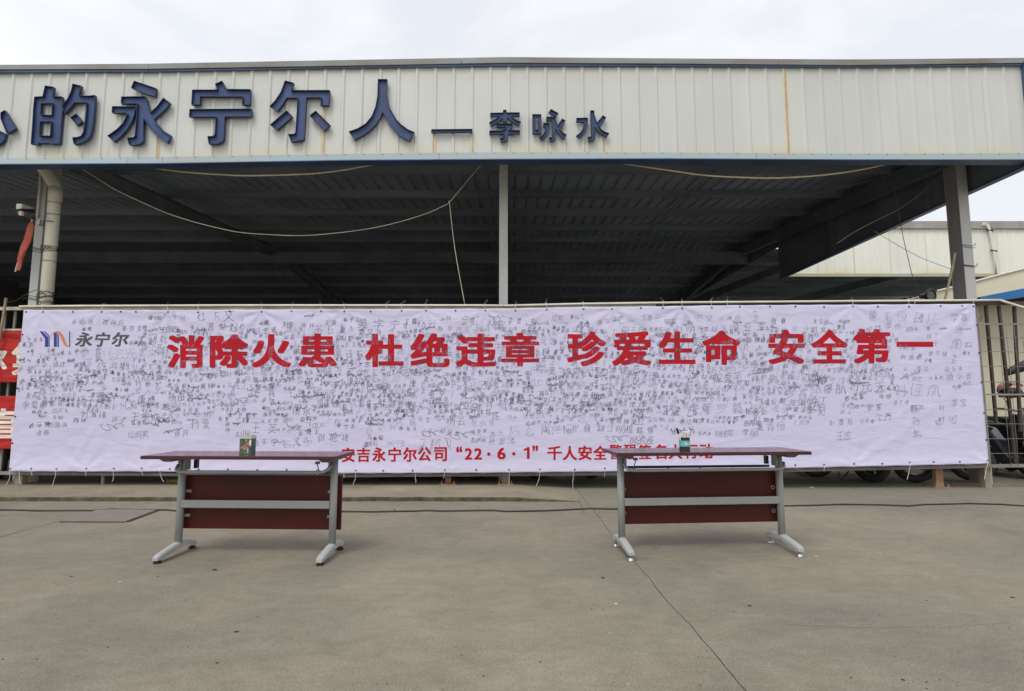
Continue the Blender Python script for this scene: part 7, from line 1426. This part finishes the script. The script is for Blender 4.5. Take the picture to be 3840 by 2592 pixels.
mb = MB(); mb.tube([s2(395,415)+c-f0, s2(350,560)+c-f0, s2(120,1250)+c-f0, s2(85,1368)+c-f0], .010, 8); mb.build("flag_pole", M['pvc_white'], fl)
mb = MB(); mb.torus(s2(110,1275)+c-f0, s2(110,1275)-s2(120,1240), .014, .004, 12, 6); mb.torus(s2(100,1330)+c-f0, s2(110,1275)-s2(120,1240), .012, .004, 12, 6); mb.build("binding", M['rust'], fl)

# ------------------------------------------------------------------ folding tables
def make_table(loc, rz, width, sep, H, label, chrome, shift):
    t = thing("folding_table", loc, label, "table", rz=rz)
    D = .40; lx = sep/2; s_ = shift; ly = .05; lev = .030 if chrome else .012
    mb = MB(); mb.box(-width/2, width/2, -D/2, D/2, H-.025, H); mb.build("table_top", M['mahogany'], t, bevel=.0025)
    mb = MB(); mb.box(-width/2-.0015, width/2+.0015, -D/2-.0015, D/2+.0015, H-.0235, H-.0025); mb.build("edge_band", M['edge'], t)
    ph = MB(); ph.box(s_-lx-.005, s_+lx+(.012 if chrome else .045), ly+.045, ly+.063, .18 + (H-.75), .578 + (H-.75)); panel = ph.build("modesty_panel", M['mahogany_panel'], t, bevel=.002)
    for sx in (-1, 1):
        for zz in (.46, .28):
            mb = MB(); xx = s_ + sx*(lx-.035)
            if chrome: mb.torus((xx, ly+.040, zz), (0,1,0), .013, .004, 12, 6)
            else: mb.box(xx-.02, xx+.02, ly+.030, ly+.045, zz-.010, zz+.010)
            mb.build("panel_clip", M['steel_grey'], panel)
    mb = MB(); mb.box(s_-lx+.02, s_+lx-.02, ly-.030, ly-.002, .345, .402); mb.build("cross_beam", M['steel_grey'], t, bevel=.006)
    mb = MB(); mb.tube([(s_-lx+.01, -.02, .665), (s_-lx+.015, -.05, .64), (s_-lx+.04, -.068, .625), (s_-lx+.09, -.07, .622), (s_+lx-.09, -.07, .622), (s_+lx-.04, -.068, .625), (s_+lx-.015, -.05, .64), (s_+lx+.0, -.02, .665)], .012, 12); mb.build("release_rail", M['steel_grey'], t, smooth=True)
    mb = MB(); mb.tube([(s_-lx+.03, ly+.09, .622 if chrome else .598), (s_+lx-.03, ly+.09, .622 if chrome else .598)], .010, 8); mb.build("pivot_rod", M['black' if chrome else 'darkgrey'], t, smooth=True)
    for sx in (-1, 1):
        x = s_ + sx*lx
        mb = MB(); mb.tube([(x, ly, .06), (x, ly, H-.045)], .0265, 20); lg = mb.build("leg", M['steel_grey'], t); lg.data.polygons.foreach_set("use_smooth", [len(p.vertices) == 4 for p in lg.data.polygons])
        mb = MB(); mb.tube([(x, ly, H-.046), (x, ly, H-.034)], [.0275, .022], 20); mb.build("leg_cap", M['black'], lg)
        # cast foot: arched beam
        prof = [(-.235,.018,.050),(-.20,.020,.062),(-.12,.030,.078),(-.04,.040,.092),(.03,.046,.100),(.08,.046,.100),(.13,.040,.092),(.19,.026,.076),(.225,.016,.058)]
        vs = []; fs = []; n = 8
        for i, (yy, z0, z1_) in enumerate(prof):
            hw = .0265 if 0 < i < len(prof)-1 else .020
            yy2 = ly - .02 + yy; zl = lev - .012
            for (dx, f_) in ((-1,.12),(-1,.70),(-.72,.95),(-.3,1),(.3,1),(.72,.95),(1,.70),(1,.12)):
                vs.append((x+dx*hw, yy2, zl + z0 + (z1_-z0)*f_))
        for i in range(len(prof)-1):
            for k_ in range(n): fs.append((i*n+k_, i*n+(k_+1) % n, (i+1)*n+(k_+1) % n, (i+1)*n+k_))
        fs.append(tuple(range(n))); fs.append(tuple((len(prof)-1)*n+k_ for k_ in range(n))[::-1])
        mb = MB(); mb.add(vs, fs); ft = mb.build("foot", M['foot'], t, bevel=.003)
        for yy in (-.225, .175):
            mb = MB(); zl = lev + .010
            if chrome:
                mb.tube([(x, ly+yy, 0), (x, ly+yy, .006), (x, ly+yy, .022), (x, ly+yy, .024)], [.031, .031, .021, .010], 18); mb.tube([(x, ly+yy, .024), (x, ly+yy, zl)], .008, 8)
                mb.build("leveller", M['chrome'], ft, smooth=False)
            else:
                mb.tube([(x, ly+yy, 0), (x, ly+yy, .014), (x, ly+yy, zl)], [.026, .026, .012], 16); mb.build("leveller", M['black'], ft)
        # bracket under the top
        mb = MB(); i_ = -sx
        mb.hexa([(x-.03,-.13,H-.050),(x+.03,-.13,H-.050),(x+.03,.15,H-.050),(x-.03,.15,H-.050),(x-.05,-.16,H-.026),(x+.05,-.16,H-.026),(x+.05,.17,H-.026),(x-.05,.17,H-.026)])
        mb.build("top_bracket", M['darkgrey'], t, bevel=.004)
        mb = MB(); mb.box(x+i_*.030-.008, x+i_*.030+.008, ly-.03, ly+.04, H-.130, H-.048); mb.build("hinge_plate", M['steel_grey'], t, bevel=.002)
        mb = MB(); mb.tube([(x+i_*.075, -.09, H-.045), (x+i_*.077, -.085, H-.075), (x+i_*.062, -.072, H-.135)], .004, 6); mb.box(x+i_*.075-.014, x+i_*.075+.014, -.105, -.080, H-.065, H-.048); mb.build("release_lever", M['darkgrey'], t)
        mb = MB(); mb.box(x+i_*.055-.013, x+i_*.055+.013, ly+.065, ly+.10, H-.125, H-.06); mb.build("spring_block", M['black'], t, bevel=.003)
    return t
make_table((-1.945, 4.19, 0), math.radians(-2.2), 1.41, 1.165, .75, "left folding table with mahogany top and white-painted feet, printed tin on it", False, .03)
make_table((1.482, 4.33, 0), math.radians(4.6), 1.48, 1.27, .765, "right folding table with mahogany top standing on chrome levellers, pen cup on it", True, -.01)

# ------------------------------------------------------------------ printed tin with pens, on the left table
c = Vector((-1.968, 4.127+.045, .75))
tin = thing("pen_tin", c, "square printed tin with a silver rim holding white pens on the left table", "pen holder", rz=math.radians(-1))
def rsq(hw, hd, r, n=5):
    L = []
    for cx, cy, a0 in ((hw-r, hd-r, 0), (-hw+r, hd-r, 90), (-hw+r, -hd+r, 180), (hw-r, -hd+r, 270)):
        for i in range(n+1):
            a = math.radians(a0+90*i/n); L.append((cx+r*math.cos(a), cy+r*math.sin(a)))
    return L
def shell(name, hw, hd, r, z0, z1_, m, parent, th=.0015, bottom=True):
    o_, i_ = rsq(hw, hd, r), rsq(hw-th, hd-th, r-th); n = len(o_); mb = MB()
    vs = [(x,y,z0) for x,y in o_]+[(x,y,z1_) for x,y in o_]+[(x,y,z1_) for x,y in i_]+[(x,y,z0+.002) for x,y in i_]
    fs = []
    for k_ in range(n):
        j = (k_+1) % n
        for q in range(3): fs.append((q*n+k_, q*n+j, (q+1)*n+j, (q+1)*n+k_))
    if bottom: fs.append(tuple(range(3*n, 4*n))); fs.append(tuple(range(n))[::-1])
    else:
        for k_ in range(n):
            j = (k_+1) % n; fs.append((3*n+k_, 3*n+j, j, k_))
    mb.add(vs, fs); return mb.build(name, m, parent)
hw, hd = .047, .040
shell("tin_body", hw, hd, .014, 0, .113, M['t_dkgreen'], tin)
shell("tin_rim", hw+.002, hd+.002, .015, .113, .135, M['tin'], tin, bottom=False)
# printed picture: generic patches of garden colours on the front face
tp = lambda L: [(-hw + x*2*hw, z*.113) for x, z in L]
PATCH = [('t_green', [(.06,.02),(.94,.02),(.78,.12),(.55,.21),(.30,.24),(.06,.20)]), ('t_pink', [(.40,.60),(.62,.72),(.86,.88),(.95,.86),(.95,.45),(.80,.52),(.62,.60),(.45,.56)]), ('t_red', [(.05,.34),(.14,.52),(.38,.57),(.24,.40),(.10,.24)]),
         ('t_brown', [(.24,.40),(.38,.54),(.60,.54),(.84,.36),(.80,.24),(.55,.25),(.40,.30)]), ('t_yellow', [(.50,.84),(.54,.98),(.64,.98),(.66,.84),(.58,.74)]), ('t_green', [(.06,.60),(.12,.80),(.30,.86),(.34,.66),(.22,.54)]), ('pen', [(.84,.58),(.98,.58),(.98,.94),(.84,.94)]), ('pen', [(.72,.10),(.78,.10),(.77,.30),(.71,.26)])]
for q, (mn_, L) in enumerate(PATCH):
    mb = MB(); y0_ = -hd - .0006 - .00025*q
    mb.prism([tp(L)], lambda p: (p[0], y0_+.0004, p[1]), lambda p: (p[0], y0_, p[1])); mb.build("printed_patch", M[mn_], tin)
def pen(parent, base, top, r=.0045, m='pen', name="pen", tip=True):
    mb = MB(); a, b = Vector(base), Vector(top); mb.tube([a, b], r, 8); mb.tube([b, b+(b-a).normalized()*.004], [r*.9, r*.6], 8); return mb.build(name, M[m], parent)
# pens stand in the tin: things of their own
def loose_pen(root_loc, a, b, label, grp, m='pen', r=.0045):
    o = thing("pen", root_loc, label, "pen", grp); mb = MB(); a, b = Vector(a), Vector(b); d = (b-a).normalized()
    mb.tube([a, b - d*.045], r, 8); mb.build("barrel", M['pen'], o, smooth=False)
    mb = MB(); mb.tube([b - d*.045, b - d*.002, b], [r*1.12, r*1.12, r*.7], 8); mb.build("cap", M[m], o)
    mb = MB(); s_ = Vector((r*1.15, -r*.4, 0)); mb.tube([b-d*.006+s_, b-d*.04+s_], .0011, 5); mb.build("clip", M['black'], o)
    return o
grpA = "white pens in the printed tin"
for i, (x, y, tx, ty, h) in enumerate([(-.034,-.01,-.036,-.01,.187),(-.026,.0,-.024,.0,.185),(.018,.01,.022,.012,.152),(.024,-.012,.030,-.012,.151),(.030,.006,.036,.008,.150),(.010,.0,.040,.0,.146),(.034,-.006,.042,-.008,.147)]):
    loose_pen(c, (x, y, .004), (tx, ty, h), ("outermost tall white pen at the left side of the printed tin" if i == 0 else "tall white pen just right of the outermost one in the printed tin") if i < 2 else "white pen in the low bunch at the right side of the printed tin", grpA)

# ------------------------------------------------------------------ black pen cup on the right table
c = Vector((1.325, 4.30, .765))
cup = thing("pen_cup", c, "black round pen cup with a torn teal label on the right table", "pen holder")
def ring(name, r0, z0, z1_, m, th=.002, n=28, bottom=False):
    mb = MB(); vs = []; fs = []
    for (r_, z_) in ((r0, z0), (r0, z1_), (r0-th, z1_), (r0-th, z0+.002)):
        for k_ in range(n): a = 2*PI*k_/n; vs.append((r_*math.cos(a), r_*math.sin(a), z_))
    for q in range(4 if not bottom else 3):
        for k_ in range(n): j = (k_+1) % n; fs.append((q*n+k_, q*n+j, ((q+1) % 4)*n+j, ((q+1) % 4)*n+k_))
    if bottom: fs.append(tuple(range(3*n, 4*n))); fs.append(tuple(range(n))[::-1])
    mb.add(vs, fs); o = mb.build(name, m, cup); return o
ring("cup_body", .0395, 0, .098, M['black'], bottom=True)
ring("label_band", .0408, .030, .074, M['teal'], th=.001)
for q, L in enumerate([[(-.012,.045),(-.002,.062),(.008,.058),(.010,.050),(.002,.040)], [(.014,.058),(.024,.062),(.034,.056),(.036,.044),(.024,.046)]]):
    mb = MB(); mb.prism([L], lambda p: (p[0], -math.sqrt(max(1e-6, .0412**2-p[0]**2)), p[1]), lambda p: (p[0], -math.sqrt(max(1e-6, .0416**2-p[0]**2))-.0004, p[1])); mb.build("label_print", M['cctv'], cup)
grpB = "white pens bunched in the black pen cup"
for i in range(17):
    a = rnd.uniform(0, 2*PI); r_ = .028*math.sqrt(rnd.random()); x, y = r_*math.cos(a), r_*math.sin(a); lean = 1.0 + (.35 if x > .012 else .0)
    loose_pen(c, (x*.7, y*.7, .004), (x*lean+ (.012 if x > .015 else 0), y, rnd.uniform(.128, .145) + (.010 if x > .015 else 0)), "white pen bunched upright in the black pen cup", grpB, r=.0047)
loose_pen(c, (-.010, -.01, .01), (-.062, -.015, .168), "navy-capped marker leaning out of the left side of the black pen cup", None, m='navy', r=.0075)

# ------------------------------------------------------------------ poster board standing behind the fence
c = G(645, 1830, .05); c.y = 7.62
bd = thing("sign_board", Vector((P(648,1830,7.62).x, 7.62, .045)), "small dark board with yellow lettering standing on the pavement under the banner", "sign")
l0 = bd.location.copy()
z = lambda px, py, off=0: P(px, py, 7.62-off) - l0
q = [z(618,1832), z(720,1836), z(722,1772), z(623,1770)]
mb = MB(); mb.hexa([q[0], q[1], q[1]+Vector((0,.01,0)), q[0]+Vector((0,.01,0)), q[3], q[2], q[2]+Vector((0,.01,0)), q[3]+Vector((0,.01,0))]); mb.build("board", M['sign_dark'], bd)
def line(txt, x0, x1, y0, y1, m, w):
    for i, ch in enumerate(txt):
        a = x0 + (x1-x0)*i/len(txt); print_mesh(glyph_px(GL_REG, ch, (a, y0, a + (x1-x0)/len(txt)*w, y1)), lambda u, v: z(u, v, .002), 50, "lettering", m, bd)
line("批发电动三轮", 624, 690, 1798, 1810, M['yellow'], .86)
line("全县", 624, 646, 1812, 1823, M['yellow'], .86)
line("13059903819", 623, 680, 1824, 1831, M['print_white'], .72)

# ------------------------------------------------------------------ scooters parked behind the fence
def make_scooter(label, paint):
    t = thing("motor_scooter", (0,0,0), label, "motor scooter", "scooters parked behind the fence")
    for nm, yy in (("front_wheel", -.62), ("rear_wheel", .60)):
        mb = MB(); mb.torus((0, yy, .27), (1,0,0), .215, .055, 32, 10); w_ = mb.build(nm, M['tyre'], t, smooth=True)
        mb = MB(); mb.torus((0, yy, .27), (1,0,0), .165, .014, 28, 6)
        for k_ in range(5):
            a = 2*PI*k_/5
            mb.tube([(0, yy+.03*math.cos(a), .27+.03*math.sin(a)), (0, yy+.10*math.cos(a+.25), .27+.10*math.sin(a+.25)), (0, yy+.165*math.cos(a), .27+.165*math.sin(a))], .013, 6)
        mb.tube([(-.04, yy, .27), (.04, yy, .27)], .035, 14); mb.build("rim", M['rim'], w_)
    mb = MB()
    side = [(.28,.33),(.50,.50),(.82,.62),(.86,.74),(.60,.80),(.15,.74),(.02,.52),(-.12,.30),(-.10,.22),(.20,.22)]
    mb.prism([side], lambda p: (-.14, p[0], p[1]), lambda p: (.14, p[0], p[1])); mb.build("rear_body", M[paint], t, bevel=.035)
    mb = MB(); mb.box(-.15, .15, -.38, .0, .24, .31); mb.build("footboard", M['black'], t, bevel=.01)
    mb = MB(); mb.prism([[(-.38,.26),(-.34,.26),(-.46,.70),(-.50,.95),(-.60,.93),(-.64,.78),(-.56,.55)]], lambda p: (-.17, p[0], p[1]), lambda p: (.17, p[0], p[1])); mb.build("front_shield", M[paint], t, bevel=.03)
    mb = MB(); mb.prism([[(-.86,.50),(-.70,.585),(-.52,.585),(-.40,.48),(-.52,.545),(-.70,.545)]], lambda p: (-.075, p[0], p[1]), lambda p: (.075, p[0], p[1])); mb.build("front_mudguard", M[paint], t, bevel=.01)
    for sx in (-.07, .07):
        mb = MB(); mb.tube([(sx, -.62, .27), (sx, -.55, .52), (sx*.7, -.50, .75)], .017, 8); mb.build("fork", M['darkgrey'], t)
    mb = MB(); mb.prism([[(.02,.80),(.05,.76),(.62,.80),(.72,.84),(.66,.89),(.40,.87),(.20,.84)]], lambda p: (-.13, p[0], p[1]), lambda p: (.13, p[0], p[1])); mb.build("seat", M['seat'], t, bevel=.03)
    mb = MB(); mb.tube([(-.34,-.42,1.02), (-.18,-.48,1.01), (0,-.52,.97), (.18,-.48,1.01), (.34,-.42,1.02)], .012, 8); mb.build("handlebar", M['darkgrey'], t)
    for sx in (-1, 1):
        mb = MB(); mb.tube([(sx*.24,-.45,1.02), (sx*.36,-.405,1.02)], .018, 8); mb.build("grip", M['black'], t)
        mb = MB(); mb.tube([(sx*.20,-.48,1.02), (sx*.25,-.50,1.14), (sx*.30,-.49,1.19)], .006, 6); mb.sphere((sx*.33,-.485,1.23), .055, .014, .038, 12, 8); mb.build("mirror", M['black'], t, smooth=True)
    mb = MB(); mb.sphere((0,-.575,.90), .085, .06, .07, 14, 9); mb.build("headlight", M['glass'], t, smooth=True)
    mb = MB(); mb.prism([[(.80,.60),(.90,.62),(.90,.72),(.82,.73)]], lambda p: (-.08, p[0], p[1]), lambda p: (.08, p[0], p[1])); mb.build("tail_light", M['body_red'], t)
    mb = MB(); mb.tube([(.02,.10,.24), (.14,.22,.02), (.14,.26,.015)], .010, 6); mb.build("side_stand", M['darkgrey'], t)
    return t
def scoot_loc(px, py, ang, wheel, zg):
    """place so that the given wheel's ground contact is at a picture point"""
    g = G(px, py, zg); yy = -.62 if wheel == 'f' else .60
    gy = max(g.y, 7.92); gx = g.x*gy/g.y
    return (gx - (-math.sin(ang))*yy, gy - math.cos(ang)*yy, zg)
sc1 = make_scooter("dark scooter with the pink helmet, right of the banner behind the wire mesh", 'body_dark')
a = math.radians(12); sc1.location = (7.62, 8.95, 0); sc1.rotation_euler = (0, 0, a)
scs = [("dark scooter whose spoked wheel shows under the banner left of the right-hand rusty post", 3433, 1810, 62, 'f', 0), ("dark scooter whose wide tyre shows under the banner, midway between right table and rusty post", 3270, 1814, 24, 'r', 0),
       ("dark scooter whose wheel is half hidden by the fence post below the banner's right corner", 3650, 1806, 48, 'f', 0), ("scooter whose narrow tyre shows under the banner just left of the right table", 2215, 1823, 14, 'f', .045),
       ("scooter whose round wheel shows under the banner right of the middle post", 2010, 1820, 50, 'r', .045), ("scooter whose big tyre shows between the two middle fence posts", 1780, 1818, 66, 'f', .045),
       ("scooter whose thick treaded tyre shows right of the left table", 1430, 1830, 30, 'r', .045), ("scooter whose wheel shows beside the rusty post, on its left", 1600, 1822, 55, 'f', .045),
       ("scooter at the left edge behind the red banners, wheel showing below them", -8, 1822, 50, 'f', .045)]
for (lab, px, py, deg, wh, zg) in scs:
    an = math.radians(deg if wh == 'f' else 180+deg); dup(sc1, scoot_loc(px, py, an, wh, zg), an, lab)
s9 = dup(sc1, (8.75, 9.5, 0), math.radians(35), "scooter with a pale body at the right edge behind the wire mesh")
for ch in s9.children:
    if ch.name.startswith(("rear_body", "front_shield", "front_mudguard")):
        ch.data = ch.data.copy(); ch.data.materials[0] = M['body_white']
dup(sc1, (7.42, 8.42, 0), math.radians(25), "dark scooter nearest the banner's right edge behind the wire mesh")
dup(sc1, (8.02, 8.62, 0), math.radians(-14), "dark scooter tilted the other way at the picture's right edge behind the wire mesh")
dup(sc1, (7.35, 9.75, 0), math.radians(60), "dark scooter standing deepest in the row right of the banner")
# pink helmet on the handlebar
c = P(3786, 1462, 8.5)
he = thing("helmet", c, "pink helmet with black patches resting on the scooter behind the wire mesh", "helmet")
mb = MB(); mb.sphere((0,0,0), .145, .165, .135, 20, 14); mb.build("shell", M['pink'], he, smooth=True)
mb = MB(); mb.sphere((-.03,-.055,-.035), .135, .135, .085, 18, 12); mb.build("visor", M['black'], he, smooth=True)
mb = MB(); mb.torus((0,0,-.085), (0,0,1), .112, .012, 20, 6); mb.build("edge_trim", M['body_white'], he, smooth=True)
for sx, sz in ((-.075,.075),(.08,.06)):
    mb = MB(); mb.sphere((sx,-.085,sz), .035, .05, .028, 10, 6); mb.build("patch", M['black'], he, smooth=True)
# black folded rain cape above the helmet
c = P(3815, 1395, 8.3)
rc = MB(); ptsA = [P(3770,1405,8.3)-c, P(3800,1388,8.3)-c, P(3850,1370,8.3)-c, P(3930,1350,8.3)-c, P(4010,1370,8.3)-c]
rc.tube(ptsA, [.03, .06, .085, .09, .05], 12)
o = tag(rc.build("wind_cape", M['black'], smooth=True), "black windshield cape draped above the pink helmet at the right edge", "cape"); o.location = c

# ------------------------------------------------------------------ litter and grit on the yard
lit = MB(); chip = MB()
def bit(mbx, p, s_, flat=.3):
    n = rnd.choice((4, 5, 6)); a0 = rnd.uniform(0, 6); el = rnd.uniform(.4, 1)
    L = [(p.x + s_*math.cos(a0+2*PI*i/n)*rnd.uniform(.6, 1), p.y + s_*el*math.sin(a0+2*PI*i/n)*rnd.uniform(.6, 1)) for i in range(n)]
    t = s_*flat; b = len(mbx.v)
    mbx.add([(x, y, p.z) for x, y in L] + [(x, y, p.z+t*rnd.uniform(.4, 1)) for x, y in L], [tuple(range(n, 2*n))] + [(i, (i+1) % n, n+(i+1) % n, n+i) for i in range(n)])
for i in range(300):
    px, py = rnd.uniform(-200, 4040), 1900 + 690*rnd.random()**.8
    bit(lit, G(px, py, .001), rnd.choice((.002,.003,.003,.004,.006)), .3)
for i in range(130):
    px, py = rnd.uniform(-200, 4040), 1900 + 690*rnd.random()
    bit(chip, G(px, py, .001), rnd.choice((.0015,.002,.003,.004)), .5)
for (px, py, s_) in ((1480,1912,.02),(1500,1917,.012),(805,2138,.022),(268,2163,.012),(590,2163,.010),(886,2370,.016),(814,2486,.010),(2261,2167,.018),(2812,2272,.016),(3797,2241,.018),(3386,2549,.01),(1100,1795,.01)): bit(lit, G(px, py, .001), s_, .25)
for (px, py, s_) in ((2310,2266,.016),(2408,2049,.013),(2489,2049,.009),(3060,2087,.013),(2675,2147,.008),(450,2183,.011),(60,1825,.012),(63,1855,.012),(206,1850,.012),(147,1880,.01),(200,1881,.01),(3045,1829,.03)): bit(chip, G(px, py, .045 if py < 1870 and px < 2100 else .001), s_, .35)
tag(lit.build("leaf_litter", M['litter']), "dark leaf crumbs and specks scattered on the concrete", "litter", kind="stuff")
tag(chip.build("grit", M['chip']), "pale grit and paper chips scattered on the concrete", "grit", kind="stuff")
